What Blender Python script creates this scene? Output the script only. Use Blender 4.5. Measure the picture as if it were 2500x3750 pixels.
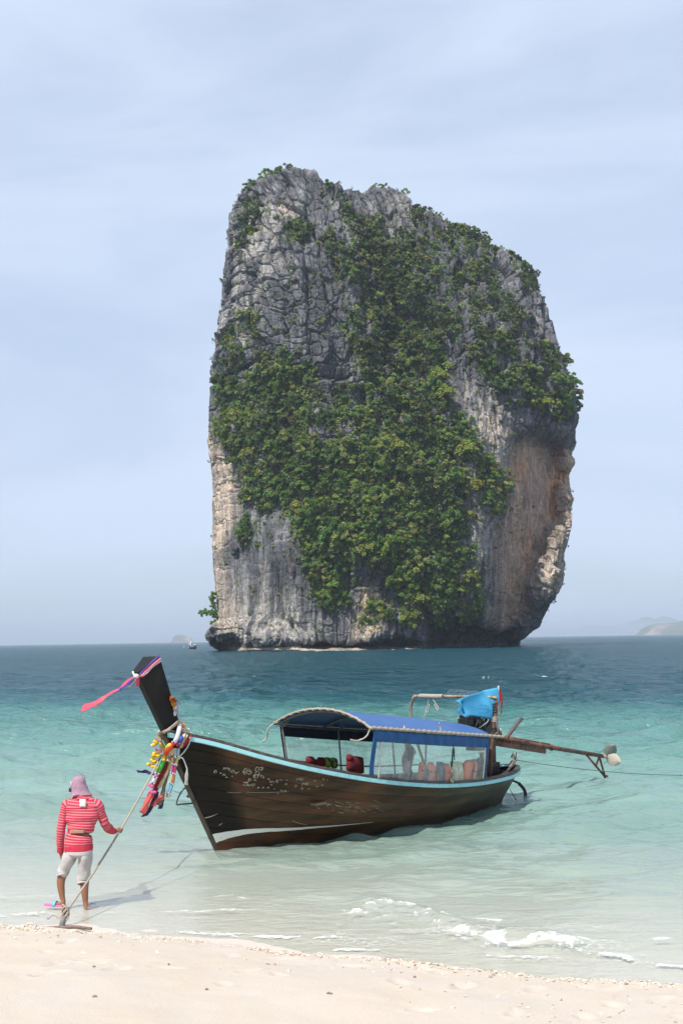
import bpy, math, random
import numpy as np
from mathutils import Vector, Matrix
for _o in list(bpy.data.objects): bpy.data.objects.remove(_o)
SC = bpy.context.scene
COL = SC.collection
PI = math.pi
# ---------------------------------------------------------------- camera
EYE = np.array([0.0, 0.0, 3.2]); FOC = 4500.0
_th = math.atan((2342-1875)/FOC); _ro = math.atan(.0162)
_F = np.array([0, math.cos(_th), math.sin(_th)]); _U0 = np.array([0, -math.sin(_th), math.cos(_th)]); _X = np.array([1.0, 0, 0])
_R = math.cos(_ro)*_X - math.sin(_ro)*_U0; _U = math.sin(_ro)*_X + math.cos(_ro)*_U0
cam_d = bpy.data.cameras.new('camera'); cam = bpy.data.objects.new('camera', cam_d); COL.objects.link(cam)
cam_d.sensor_fit = 'VERTICAL'; cam_d.sensor_height = 36.0; cam_d.sensor_width = 24.0; cam_d.lens = FOC/3750*36.0
cam_d.clip_start = 0.1; cam_d.clip_end = 60000
cam.matrix_world = Matrix(((_R[0], _U[0], -_F[0], EYE[0]), (_R[1], _U[1], -_F[1], EYE[1]), (_R[2], _U[2], -_F[2], EYE[2]), (0, 0, 0, 1)))
SC.camera = cam
# ---------------------------------------------------------------- light
SUN_AZ = math.radians(-146)      # compass style: 0 = +Y, clockwise; the sun stands behind the camera's left shoulder
SUN_EL = math.radians(54)
sun_vec = np.array([math.sin(SUN_AZ)*math.cos(SUN_EL), math.cos(SUN_AZ)*math.cos(SUN_EL), math.sin(SUN_EL)])
sun_d = bpy.data.lights.new('sun', 'SUN'); sun_d.energy = 4.2; sun_d.angle = math.radians(.6); sun_d.color = (1.0, .955, .88)
sun = bpy.data.objects.new('sun', sun_d); COL.objects.link(sun)
sun.rotation_euler = Vector(sun_vec).to_track_quat('Z', 'Y').to_euler()
sun.location = (-40, -30, 60)
W = bpy.data.worlds.new('World'); SC.world = W; W.use_nodes = True
nt = W.node_tree; nt.nodes.clear()
def N(t, **kw):
    n = nt.nodes.new(t)
    for k, v in kw.items(): setattr(n, k, v)
    return n
wo = N('ShaderNodeOutputWorld'); bg = N('ShaderNodeBackground'); sky = N('ShaderNodeTexSky')
sky.sky_type = 'NISHITA'; sky.sun_disc = False; sky.sun_elevation = SUN_EL; sky.sun_rotation = SUN_AZ
sky.altitude = 0; sky.air_density = 1.0; sky.dust_density = 1.6; sky.ozone_density = 2.2
tc = N('ShaderNodeTexCoord')
mp = N('ShaderNodeMapping'); mp.inputs['Scale'].default_value = (1.6, 1.6, 6.5); mp.inputs['Rotation'].default_value = (0, .10, .3)
nt.links.new(tc.outputs['Generated'], mp.inputs['Vector'])
n1 = N('ShaderNodeTexNoise'); n1.inputs['Scale'].default_value = 1.25; n1.inputs['Detail'].default_value = 7; n1.inputs['Roughness'].default_value = .52; n1.inputs['Distortion'].default_value = .5
nt.links.new(mp.outputs[0], n1.inputs['Vector'])
cr = N('ShaderNodeMapRange'); cr.inputs['From Min'].default_value = .34; cr.inputs['From Max'].default_value = .66; cr.inputs['To Min'].default_value = .68; cr.inputs['To Max'].default_value = .97
cr.interpolation_type = 'SMOOTHSTEP'
nt.links.new(n1.outputs['Fac'], cr.inputs['Value'])
mxs = N('ShaderNodeMixRGB'); mxs.inputs['Color2'].default_value = (5.25, 6.15, 7.7, 1)     # thin high cloud
nt.links.new(cr.outputs[0], mxs.inputs['Fac']); nt.links.new(sky.outputs[0], mxs.inputs['Color1'])
nt.links.new(mxs.outputs[0], bg.inputs['Color']); bg.inputs['Strength'].default_value = .1
nt.links.new(bg.outputs[0], wo.inputs['Surface'])
vs = SC.view_settings; vs.view_transform = 'Standard'; vs.look = 'None'; vs.exposure = 0.42; vs.gamma = 1.0; vs.use_curve_mapping = False
SC.render.engine = 'CYCLES'
cy = SC.cycles
cy.use_denoising = True
try: cy.denoiser = 'OPENIMAGEDENOISE'
except Exception: pass
cy.max_bounces = 6; cy.diffuse_bounces = 3; cy.glossy_bounces = 3; cy.transmission_bounces = 4; cy.transparent_max_bounces = 12; cy.volume_bounces = 0
cy.caustics_reflective = False; cy.caustics_refractive = False; cy.use_adaptive_sampling = True; cy.adaptive_threshold = .02
# ---------------------------------------------------------------- survey helpers: from a sight line to a place
def ray(px, py): return _F + (px-1250)/FOC*_R + (1875-py)/FOC*_U
def ground(px, py, z=0.0):
    d = ray(px, py); return EYE + d*(z-EYE[2])/d[2]
def atY(px, py, Y):
    d = ray(px, py); return EYE + d*(Y/d[1])
def proj(p):
    d = np.asarray(p, float)-EYE; z = d @ _F
    return np.stack([1250+FOC*(d @ _R)/z, 1875-FOC*(d @ _U)/z], -1)
rng = np.random.default_rng(7)
# ---------------------------------------------------------------- noise
_T3 = np.random.default_rng(11).random((64, 64, 64)).astype(np.float32)
def vn(p):
    p = np.asarray(p, np.float32); i = np.floor(p).astype(np.int32); f = p-i; f = f*f*(3-2*f); i &= 63; j = (i+1) & 63
    x0, y0, z0 = i[..., 0], i[..., 1], i[..., 2]; x1, y1, z1 = j[..., 0], j[..., 1], j[..., 2]; fx, fy, fz = f[..., 0], f[..., 1], f[..., 2]
    a = _T3[x0, y0, z0]*(1-fx)+_T3[x1, y0, z0]*fx; b = _T3[x0, y1, z0]*(1-fx)+_T3[x1, y1, z0]*fx
    c = _T3[x0, y0, z1]*(1-fx)+_T3[x1, y0, z1]*fx; d = _T3[x0, y1, z1]*(1-fx)+_T3[x1, y1, z1]*fx
    a = a*(1-fy)+b*fy; c = c*(1-fy)+d*fy
    return (a*(1-fz)+c*fz)*2-1
def fbm(p, o=4, g=.5):
    p = np.asarray(p, np.float32); s = 0; a = 1.0
    for k in range(o): s = s+a*vn(p*(2.03**k)+17.3*k); a *= g
    return s
def ridged(p, o=4, g=.5):
    p = np.asarray(p, np.float32); s = 0; a = 1.0
    for k in range(o): s = s+a*(1-2*np.abs(vn(p*(2.03**k)+9.1*k))); a *= g
    return s
_T2 = np.random.default_rng(5).random((97, 97, 3)).astype(np.float32)
def worley(u, v, square=False):
    du = np.zeros(u.shape); dv_ = du.copy(); iu = np.floor(u).astype(int); iv = np.floor(v).astype(int); f1 = np.full(u.shape, 9.0); f2 = f1.copy(); idv = np.zeros(u.shape)
    for a in (-1, 0, 1):
        for b in (-1, 0, 1):
            t = _T2[(iu+a) % 97, (iv+b) % 97]
            eu = iu+a+.15+.7*t[..., 0]-u; ev = iv+b+.15+.7*t[..., 1]-v; d = np.maximum(np.abs(eu), np.abs(ev)*.9+.1*np.abs(eu)) if square else np.hypot(eu, ev)
            m = d < f1; f2 = np.where(m, f1, np.minimum(f2, d)); idv = np.where(m, t[..., 2], idv); du = np.where(m, eu, du); dv_ = np.where(m, ev, dv_); f1 = np.where(m, d, f1)
    if square: return f1, f2, idv, du, dv_
    return f1, f2, idv
def inpoly(x, y, poly):
    r = np.zeros(x.shape, bool); n = len(poly)
    for i in range(n):
        (x0, y0), (x1, y1) = poly[i], poly[(i+1) % n]
        if y0 == y1: continue
        c = ((y0 > y) != (y1 > y)) & (x < (x1-x0)*(y-y0)/(y1-y0)+x0); r ^= c
    return r
def blur(a, s):
    if s <= 0: return a
    k = int(3*s)+1; w = np.exp(-.5*(np.arange(-k, k+1)/s)**2); w /= w.sum()
    for ax in (0, 1):
        pad = [(0, 0), (0, 0)]; pad[ax] = (k, k); b = np.pad(a, pad, mode='edge'); r = np.zeros_like(a)
        for i, ww in enumerate(w):
            r += ww*(b[i:i+a.shape[0], :] if ax == 0 else b[:, i:i+a.shape[1]])
        a = r
    return a
def sstep(a, b, x):
    t = np.clip((x-a)/(b-a), 0, 1); return t*t*(3-2*t)
# ---------------------------------------------------------------- materials
def newmat(name):
    m = bpy.data.materials.new(name); m.use_nodes = True; t = m.node_tree; t.nodes.clear()
    o = t.nodes.new('ShaderNodeOutputMaterial'); b = t.nodes.new('ShaderNodeBsdfPrincipled'); t.links.new(b.outputs[0], o.inputs['Surface'])
    return m, t, b, o
def c4(c): return (c[0], c[1], c[2], 1)
def mat(name, col, rough=.6, metal=0, col2=None, scale=8, stretch=(1, 1, 1), bump=0, bscale=None, attr=None, alpha=1, spec=.5, lo=.35, hi=.68, coat=0, detail=5, transl=0):
    m, t, b, o = newmat(name); L = t.links.new; nn = t.nodes.new
    b.inputs['Roughness'].default_value = rough; b.inputs['Metallic'].default_value = metal; b.inputs['Specular IOR Level'].default_value = spec
    b.inputs['Alpha'].default_value = alpha; b.inputs['Coat Weight'].default_value = coat
    co = nn('ShaderNodeTexCoord'); mpn = nn('ShaderNodeMapping'); mpn.inputs['Scale'].default_value = stretch; L(co.outputs['Object'], mpn.inputs['Vector'])
    nz = nn('ShaderNodeTexNoise'); nz.inputs['Scale'].default_value = scale; nz.inputs['Detail'].default_value = detail; nz.inputs['Roughness'].default_value = .6; L(mpn.outputs[0], nz.inputs['Vector'])
    mr = nn('ShaderNodeMapRange'); mr.inputs['From Min'].default_value = lo; mr.inputs['From Max'].default_value = hi; L(nz.outputs['Fac'], mr.inputs['Value'])
    if col2 is None: col2 = tuple(c*.72 for c in col)
    mx = nn('ShaderNodeMixRGB'); mx.inputs['Color1'].default_value = c4(col); mx.inputs['Color2'].default_value = c4(col2); L(mr.outputs[0], mx.inputs['Fac'])
    out = mx.outputs[0]
    if attr:
        at = nn('ShaderNodeAttribute'); at.attribute_name = attr; ml = nn('ShaderNodeMixRGB'); ml.blend_type = 'MULTIPLY'; ml.inputs['Fac'].default_value = 1
        L(out, ml.inputs['Color1']); L(at.outputs['Color'], ml.inputs['Color2']); out = ml.outputs[0]
    L(out, b.inputs['Base Color'])
    if bump:
        nb = nn('ShaderNodeTexNoise'); nb.inputs['Scale'].default_value = bscale or scale*4; nb.inputs['Detail'].default_value = 4; L(mpn.outputs[0], nb.inputs['Vector'])
        bp = nn('ShaderNodeBump'); bp.inputs['Strength'].default_value = bump; bp.inputs['Distance'].default_value = .01; L(nb.outputs['Fac'], bp.inputs['Height']); L(bp.outputs[0], b.inputs['Normal'])
    if transl:
        tr = nn('ShaderNodeBsdfTranslucent'); L(out, tr.inputs['Color']); ms = nn('ShaderNodeMixShader'); ms.inputs['Fac'].default_value = transl
        L(b.outputs[0], ms.inputs[1]); L(tr.outputs[0], ms.inputs[2]); L(ms.outputs[0], o.inputs['Surface'])
    return m
# ---------------------------------------------------------------- meshes
class G:
    def __init__(s): s.v = []; s.f = []; s.m = []; s.c = []
    def add(s, v, f, m=0, c=None):
        o = len(s.v); s.v += [tuple(map(float, p)) for p in v]; s.f += [tuple(int(i)+o for i in q) for q in f]; s.m += [m]*len(f)
        s.c += [tuple(c) if c is not None and not hasattr(c[0], '__len__') else None]*len(v) if (c is None or not hasattr(c[0], '__len__')) else [tuple(q) for q in c]
        return s
    def box(s, c, h, R=None, m=0, taper=1.0, col=None):
        v = []
        for z in (-1, 1):
            k = taper if z > 0 else 1
            for x, y in ((-1, -1), (1, -1), (1, 1), (-1, 1)): v.append((x*h[0]*k, y*h[1]*k, z*h[2]))
        v = np.array(v)
        if R is not None: v = v @ np.array(R).T
        return s.add(v+np.array(c), [(3, 2, 1, 0), (4, 5, 6, 7), (0, 1, 5, 4), (1, 2, 6, 5), (2, 3, 7, 6), (3, 0, 4, 7)], m, col)
    def tube(s, pts, r, n=8, m=0, cap=True, flat=None, col=None, up=None):
        P = np.array(pts, float); k = len(P); r = np.broadcast_to(np.asarray(r, float), (k,)) if np.ndim(r) < 2 else np.asarray(r, float)
        T = np.gradient(P, axis=0); T /= np.linalg.norm(T, axis=1)[:, None]+1e-12
        u = np.array(up if up is not None else ((0, 0, 1) if abs(T[0][2]) < .9 else (1, 0, 0)), float); u -= T[0]*(u @ T[0]); u /= np.linalg.norm(u)
        V = []; cs = []
        for i in range(k):
            u = u-T[i]*(u @ T[i]); u /= np.linalg.norm(u)+1e-12; w = np.cross(T[i], u)
            ra, rb = (r[i], r[i]*(flat or 1)) if r.ndim == 1 else r[i]
            for j in range(n):
                a = 2*PI*j/n; V.append(P[i]+u*math.cos(a)*ra+w*math.sin(a)*rb)
                if col is not None: cs.append(col[i] if hasattr(col[0], '__len__') else col)
        F = [(i*n+j, i*n+(j+1) % n, (i+1)*n+(j+1) % n, (i+1)*n+j) for i in range(k-1) for j in range(n)]
        if cap: F += [tuple(range(n-1, -1, -1)), tuple((k-1)*n+j for j in range(n))]
        return s.add(V, F, m, cs if cs else None)
    def ball(s, c, r, n=10, k=7, m=0, R=None, col=None):
        r = np.broadcast_to(np.asarray(r, float), (3,)); V = [(0, 0, 1)]
        for i in range(1, k):
            a = PI*i/k
            for j in range(n): V.append((math.sin(a)*math.cos(2*PI*j/n), math.sin(a)*math.sin(2*PI*j/n), math.cos(a)))
        V.append((0, 0, -1)); V = np.array(V)*r
        if R is not None: V = V @ np.array(R).T
        F = [(0, 1+j, 1+(j+1) % n) for j in range(n)]
        for i in range(k-2): F += [(1+i*n+j, 1+(i+1)*n+j, 1+(i+1)*n+(j+1) % n, 1+i*n+(j+1) % n) for j in range(n)]
        b = 1+(k-2)*n; F += [(b+j, len(V)-1, b+(j+1) % n) for j in range(n)]
        return s.add(V+np.array(c), F, m, col)
    def sheet(s, P, th=0.0, m=0, m2=None, closed=False):
        """grid of points P[i][j]; th thickens it along the normals"""
        P = np.array(P, float); a, b = P.shape[:2]
        idx = lambda i, j: i*b+j
        F = [(idx(i, j), idx(i+1, j), idx(i+1, j+1), idx(i, j+1)) for i in range(a-1) for j in range(b-1)]
        if not th: return s.add(P.reshape(-1, 3), F, m)
        nx = np.cross(np.gradient(P, axis=0), np.gradient(P, axis=1)); nx /= np.linalg.norm(nx, axis=2)[..., None]+1e-12
        V = np.concatenate([P.reshape(-1, 3), (P-nx*th).reshape(-1, 3)]); o = a*b
        s.add(V, F, m); k = len(s.v)-len(V); mm = m if m2 is None else m2
        F2 = [tuple(o+q for q in reversed(f)) for f in F]
        E = [(idx(i, 0), idx(i, 0)+o, idx(i+1, 0)+o, idx(i+1, 0)) for i in range(a-1)]+[(idx(i+1, b-1), idx(i+1, b-1)+o, idx(i, b-1)+o, idx(i, b-1)) for i in range(a-1)]
        E += [(idx(0, j+1), idx(0, j+1)+o, idx(0, j)+o, idx(0, j)) for j in range(b-1)]+[(idx(a-1, j), idx(a-1, j)+o, idx(a-1, j+1)+o, idx(a-1, j+1)) for j in range(b-1)]
        for f in F2+E: s.f.append(tuple(int(q)+k for q in f)); s.m.append(mm)
        return s
def put(name, g, mats, parent=None, smooth=True, loc=None, sharp=None, **props):
    me = bpy.data.meshes.new(name); me.from_pydata(g.v, [], g.f)
    for mm in (mats if isinstance(mats, (list, tuple)) else [mats]): me.materials.append(mm)
    if len(g.f): me.polygons.foreach_set('material_index', g.m)
    if any(c is not None for c in g.c):
        a = me.color_attributes.new('tint', 'FLOAT_COLOR', 'POINT'); a.data.foreach_set('color', [q for c in g.c for q in ((c[0], c[1], c[2], 1) if c is not None else (1, 1, 1, 1))])
    if smooth: me.polygons.foreach_set('use_smooth', [True]*len(me.polygons))
    me.update()
    if smooth and sharp: me.set_sharp_from_angle(angle=math.radians(sharp))
    o = bpy.data.objects.new(name, me); COL.objects.link(o)
    if parent is not None: o.parent = parent
    if loc is not None: o.location = loc
    for k, v in props.items(): o[k] = v
    return o
def bigmesh(name, V, F, mats, parent=None, smooth=True, attrs=None, color=None, **props):
    me = bpy.data.meshes.new(name); V = np.asarray(V, np.float32); F = np.asarray(F, np.int32); k = F.shape[1]
    me.vertices.add(len(V)); me.vertices.foreach_set('co', V.ravel()); me.loops.add(F.size); me.loops.foreach_set('vertex_index', F.ravel())
    me.polygons.add(len(F)); me.polygons.foreach_set('loop_start', np.arange(0, F.size, k, dtype=np.int32))
    me.polygons.foreach_set('use_smooth', np.full(len(F), smooth))
    for mm in (mats if isinstance(mats, (list, tuple)) else [mats]): me.materials.append(mm)
    for nme, a in (attrs or {}).items():
        q = me.attributes.new(nme, 'FLOAT', 'POINT'); q.data.foreach_set('value', np.asarray(a, np.float32).ravel())
    if color is not None:
        q = me.color_attributes.new('tint', 'FLOAT_COLOR', 'POINT'); cc = np.ones((len(V), 4), np.float32); cc[:, :3] = color; q.data.foreach_set('color', cc.ravel())
    me.update(calc_edges=True); me.validate()
    o = bpy.data.objects.new(name, me); COL.objects.link(o)
    if parent is not None: o.parent = parent
    for kk, v in props.items(): o[kk] = v
    return o
def gridF(a, b):
    i, j = np.meshgrid(np.arange(a-1), np.arange(b-1), indexing='ij'); q = i*b+j
    return np.stack([q, q+1, q+b+1, q+b], -1).reshape(-1, 4)
def thing(name, label, cat, loc=(0, 0, 0), rotz=0, group=None):
    o = bpy.data.objects.new(name, None); COL.objects.link(o); o.empty_display_size = .2
    o.location = tuple(map(float, loc)); o.rotation_euler = (0, 0, rotz); o['label'] = label; o['category'] = cat
    if group: o['group'] = group
    return o
def tag(o, label, cat, group=None):
    o['label'] = label; o['category'] = cat
    if group: o['group'] = group
    return o
def dup(root, loc, rotz, scale, label, group=None):
    r = root.copy(); COL.objects.link(r); r.location = tuple(map(float, loc)); r.rotation_euler = (0, 0, rotz); r.scale = (scale,)*3 if np.ndim(scale) == 0 else scale
    r['label'] = label
    if group: r['group'] = group
    for ch in list(root.children):
        c = ch.copy(); COL.objects.link(c); c.parent = r
        for gch in ch.children:
            d = gch.copy(); COL.objects.link(d); d.parent = c
    return r
def catmull(pts, n=6):
    P = np.array(pts, float); P = np.vstack([2*P[0]-P[1], P, 2*P[-1]-P[-2]]); out = []
    for i in range(1, len(P)-2):
        for k in range(n):
            t = k/n; a, b, c, d = P[i-1:i+3]
            out.append(.5*((2*b)+(-a+c)*t+(2*a-5*b+4*c-d)*t*t+(-a+3*b-3*c+d)*t**3))
    out.append(P[-2]); return np.array(out)
def rotZ(a): return np.array([[math.cos(a), -math.sin(a), 0], [math.sin(a), math.cos(a), 0], [0, 0, 1]])
def rotX(a): return np.array([[1, 0, 0], [0, math.cos(a), -math.sin(a)], [0, math.sin(a), math.cos(a)]])
def rotY(a): return np.array([[math.cos(a), 0, math.sin(a)], [0, 1, 0], [-math.sin(a), 0, math.cos(a)]])
# ---------------------------------------------------------------- beach and sea
def shore_y(x): return np.interp(x, [-9, -4.4, -3.2, -1.4, 0, 1.2, 3.2, 9], [.1, .08, .22, -.02, -.28, -.40, -.18, -.1])+12.98-.375*x+.16*np.sin(x*.75+1.2)+.07*np.sin(x*2.3+.4)
def sdist(x, y): return (y-shore_y(x))*.936
def depth_of(d): return np.where(d > 0, .034*d+.0019*d*d, .0)
def sand_z(x, y):
    d = sdist(x, y); land = -d
    z = np.where(d < 0, .045*sstep(0, .5, land)+.105*land, -np.minimum(.034*d+.0019*np.minimum(d, 90)**2, 14.0))
    return np.where(d < 0, np.minimum(z, 1.7+.02*land), z)
# sand sheet
ys = np.concatenate([np.linspace(-40, 6.5, 24)[:-1], np.linspace(6.5, 16.5, 330)[:-1], np.linspace(16.5, 30, 60)[:-1], np.geomspace(30, 130, 24)])
xs = np.concatenate([np.linspace(-120, -7, 24)[:-1], np.linspace(-7, 7, 430)[:-1], np.linspace(7, 120, 24)])
YY, XX = np.meshgrid(ys, xs, indexing='ij')
ZZ = sand_z(XX, YY)
P3 = np.stack([XX, YY, 0*XX], -1)
dry = sstep(-.1, .9, -sdist(XX, YY))
near = sstep(6, 7, YY)*(np.abs(XX) < 7)
ZZ = ZZ+dry*(.035*fbm(P3*.55, 3)+.012*fbm(P3*2.1, 3))+.004*fbm(P3*1.4, 2)
# trampled patches and footprints
fr = np.random.default_rng(3)
for k in range(95):
    fx, fy = fr.uniform(-4.5, 4.5), fr.uniform(7.5, 13.8)
    if sdist(np.array(fx), np.array(fy)) > -.35: continue
    an = fr.uniform(-.6, .6)+PI/2*(fr.random() < .3); ca, sa = math.cos(an), math.sin(an); sz = fr.uniform(.7, 1.15)
    m = (np.abs(XX-fx) < .6) & (np.abs(YY-fy) < .6); u = ((XX[m]-fx)*ca+(YY[m]-fy)*sa)/(.075*sz); v = (-(XX[m]-fx)*sa+(YY[m]-fy)*ca)/(.15*sz)
    r = np.sqrt(u*u+v*v)+.25*vn(P3[m]*9); dp = fr.uniform(.012, .032)
    ZZ[m] += -dp*np.exp(-r**3*.8)+.45*dp*np.exp(-((r-1.35)/.35)**2)
# mound of sand heaped over the left end of the anchor bar
for mx_, my_, mh, mr_ in ((-3.52, 14.12, .05, .16), (-4.0, 14.2, .045, .3), (-3.1, 14.36, .03, .25)):
    ZZ += mh*np.exp(-((XX-mx_)**2+(YY-my_)**2)/mr_**2*(1+.5*vn(P3*6)))
edge = np.exp(-((sdist(XX, YY)+.22)/.2)**2); ZZ += edge*(.02*fbm(P3*7, 3)+.012)
m_sand, t, b, o = newmat('sand'); L = t.links.new; nn = t.nodes.new
geo = nn('ShaderNodeNewGeometry'); co = nn('ShaderNodeTexCoord')
nz = nn('ShaderNodeTexNoise'); nz.inputs['Scale'].default_value = 1.6; nz.inputs['Detail'].default_value = 8; nz.inputs['Roughness'].default_value = .65; L(co.outputs['Object'], nz.inputs['Vector'])
r1 = nn('ShaderNodeMapRange'); r1.inputs['From Min'].default_value = .35; r1.inputs['From Max'].default_value = .7; L(nz.outputs['Fac'], r1.inputs['Value'])
mx = nn('ShaderNodeMixRGB'); mx.inputs['Color1'].default_value = (.54, .472, .41, 1); mx.inputs['Color2'].default_value = (.535, .452, .365, 1); L(r1.outputs[0], mx.inputs['Fac'])
gr = nn('ShaderNodeTexNoise'); gr.inputs['Scale'].default_value = 160; gr.inputs['Detail'].default_value = 3; L(co.outputs['Object'], gr.inputs['Vector'])
r2 = nn('ShaderNodeMapRange'); r2.inputs['From Min'].default_value = .3; r2.inputs['From Max'].default_value = .7; r2.inputs['To Min'].default_value = .84; r2.inputs['To Max'].default_value = 1.08; L(gr.outputs['Fac'], r2.inputs['Value'])
ml = nn('ShaderNodeMixRGB'); ml.blend_type = 'MULTIPLY'; ml.inputs['Fac'].default_value = 1; L(mx.outputs[0], ml.inputs['Color1']); L(r2.outputs[0], ml.inputs['Color2'])
wet = nn('ShaderNodeAttribute'); wet.attribute_name = 'wet'
mw = nn('ShaderNodeMixRGB'); mw.inputs['Color2'].default_value = (.63, .54, .465, 1); L(wet.outputs['Fac'], mw.inputs['Fac']); L(ml.outputs[0], mw.inputs['Color1'])
L(mw.outputs[0], b.inputs['Base Color'])
rr = nn('ShaderNodeMapRange'); rr.inputs['To Min'].default_value = .95; rr.inputs['To Max'].default_value = .35; L(wet.outputs['Fac'], rr.inputs['Value']); L(rr.outputs[0], b.inputs['Roughness'])
b.inputs['Specular IOR Level'].default_value = .25
bn = nn('ShaderNodeTexNoise'); bn.inputs['Scale'].default_value = 38; bn.inputs['Detail'].default_value = 6; bn.inputs['Roughness'].default_value = .7; L(co.outputs['Object'], bn.inputs['Vector'])
bp = nn('ShaderNodeBump'); bp.inputs['Strength'].default_value = .38; bp.inputs['Distance'].default_value = .03; L(bn.outputs['Fac'], bp.inputs['Height']); L(bp.outputs[0], b.inputs['Normal'])
wetv = sstep(-.16, .06, sdist(XX, YY)+.08*fbm(P3*2.2, 3))
beach = bigmesh('beach', np.stack([XX, YY, ZZ], -1).reshape(-1, 3), gridF(len(ys), len(xs)), m_sand, attrs={'wet': wetv}, kind='structure')

# wave spectrum, one tile
def wave_tile(n, size, wind, wdir, seed, cut=.25, spread=2, lmax=None):
    r = np.random.default_rng(seed); k1 = np.fft.fftfreq(n, size/n)*2*PI; kx, ky = np.meshgrid(k1, k1, indexing='ij'); k = np.hypot(kx, ky); k[0, 0] = 1e-6
    Lw = wind**2/9.81; ph = np.exp(-1/(k*Lw)**2)/k**4*np.abs((kx*wdir[0]+ky*wdir[1])/k)**(2*spread)*np.exp(-(k*cut/2/PI)**2)
    if lmax: ph *= sstep(2*PI/lmax*.6, 2*PI/lmax*1.2, k)
    ph[0, 0] = 0; h = (r.normal(size=(n, n))+1j*r.normal(size=(n, n)))*np.sqrt(ph)
    z = np.fft.ifft2(h).real; return z/z.std()
def samp(t, size, x, y, ang=0):
    n = t.shape[0]; c, s_ = math.cos(ang), math.sin(ang); u = ((x*c+y*s_)/size*n); v = ((-x*s_+y*c)/size*n); i = np.floor(u).astype(int); j = np.floor(v).astype(int); f = u-i; g = v-j
    i %= n; j %= n; i1 = (i+1) % n; j1 = (j+1) % n
    return t[i, j]*(1-f)*(1-g)+t[i1, j]*f*(1-g)+t[i, j1]*(1-f)*g+t[i1, j1]*f*g
wA = wave_tile(512, 34.0, 3.0, (.25, -.97), 1, .35, 2, 4.5)
wB = wave_tile(512, 9.7, 1.9, (-.2, -.98), 2, .12, 1, 1.6)
wC = wave_tile(512, 310.0, 7.5, (.3, -.95), 4, 2.2, 2, 30)
rows = np.concatenate([1/np.linspace(1/9.0, 1/170.0, 560)[:-1], np.geomspace(170, 45000, 66)])
an = np.concatenate([np.linspace(-50, -19, 130)[:-1], np.linspace(-19, 19, 640)[:-1], np.linspace(19, 50, 130)])
RY, TA = np.meshgrid(rows, np.tan(np.radians(an)), indexing='ij'); RX = RY*TA
d_ = sdist(RX, RY); dep = depth_of(d_)+.25*fbm(np.stack([RX, RY, 0*RX], -1)*.035, 3)*sstep(10, 40, d_)+1.9*fbm(np.stack([RX, RY*.6, 0*RX+5], -1)*.022, 3)*sstep(25, 55, d_)
env = .005+.055*sstep(.5, 9, d_)+.06*sstep(7, 30, d_)
hz = env*.75*samp(wA, 34.0, RX, RY)+.55*env*samp(wA, 34.0*1.37, RX+3.1, RY, .33)+(.003+.019*sstep(1, 9, d_))*samp(wB, 9.7, RX, RY, -.2)*(1-sstep(60, 120, RY))
hz += .055*sstep(14, 70, d_)*samp(wC, 310.0, RX, RY)*(1-sstep(500, 2000, RY))
hz *= 1-sstep(500, 1500, RY)*.9
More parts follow.
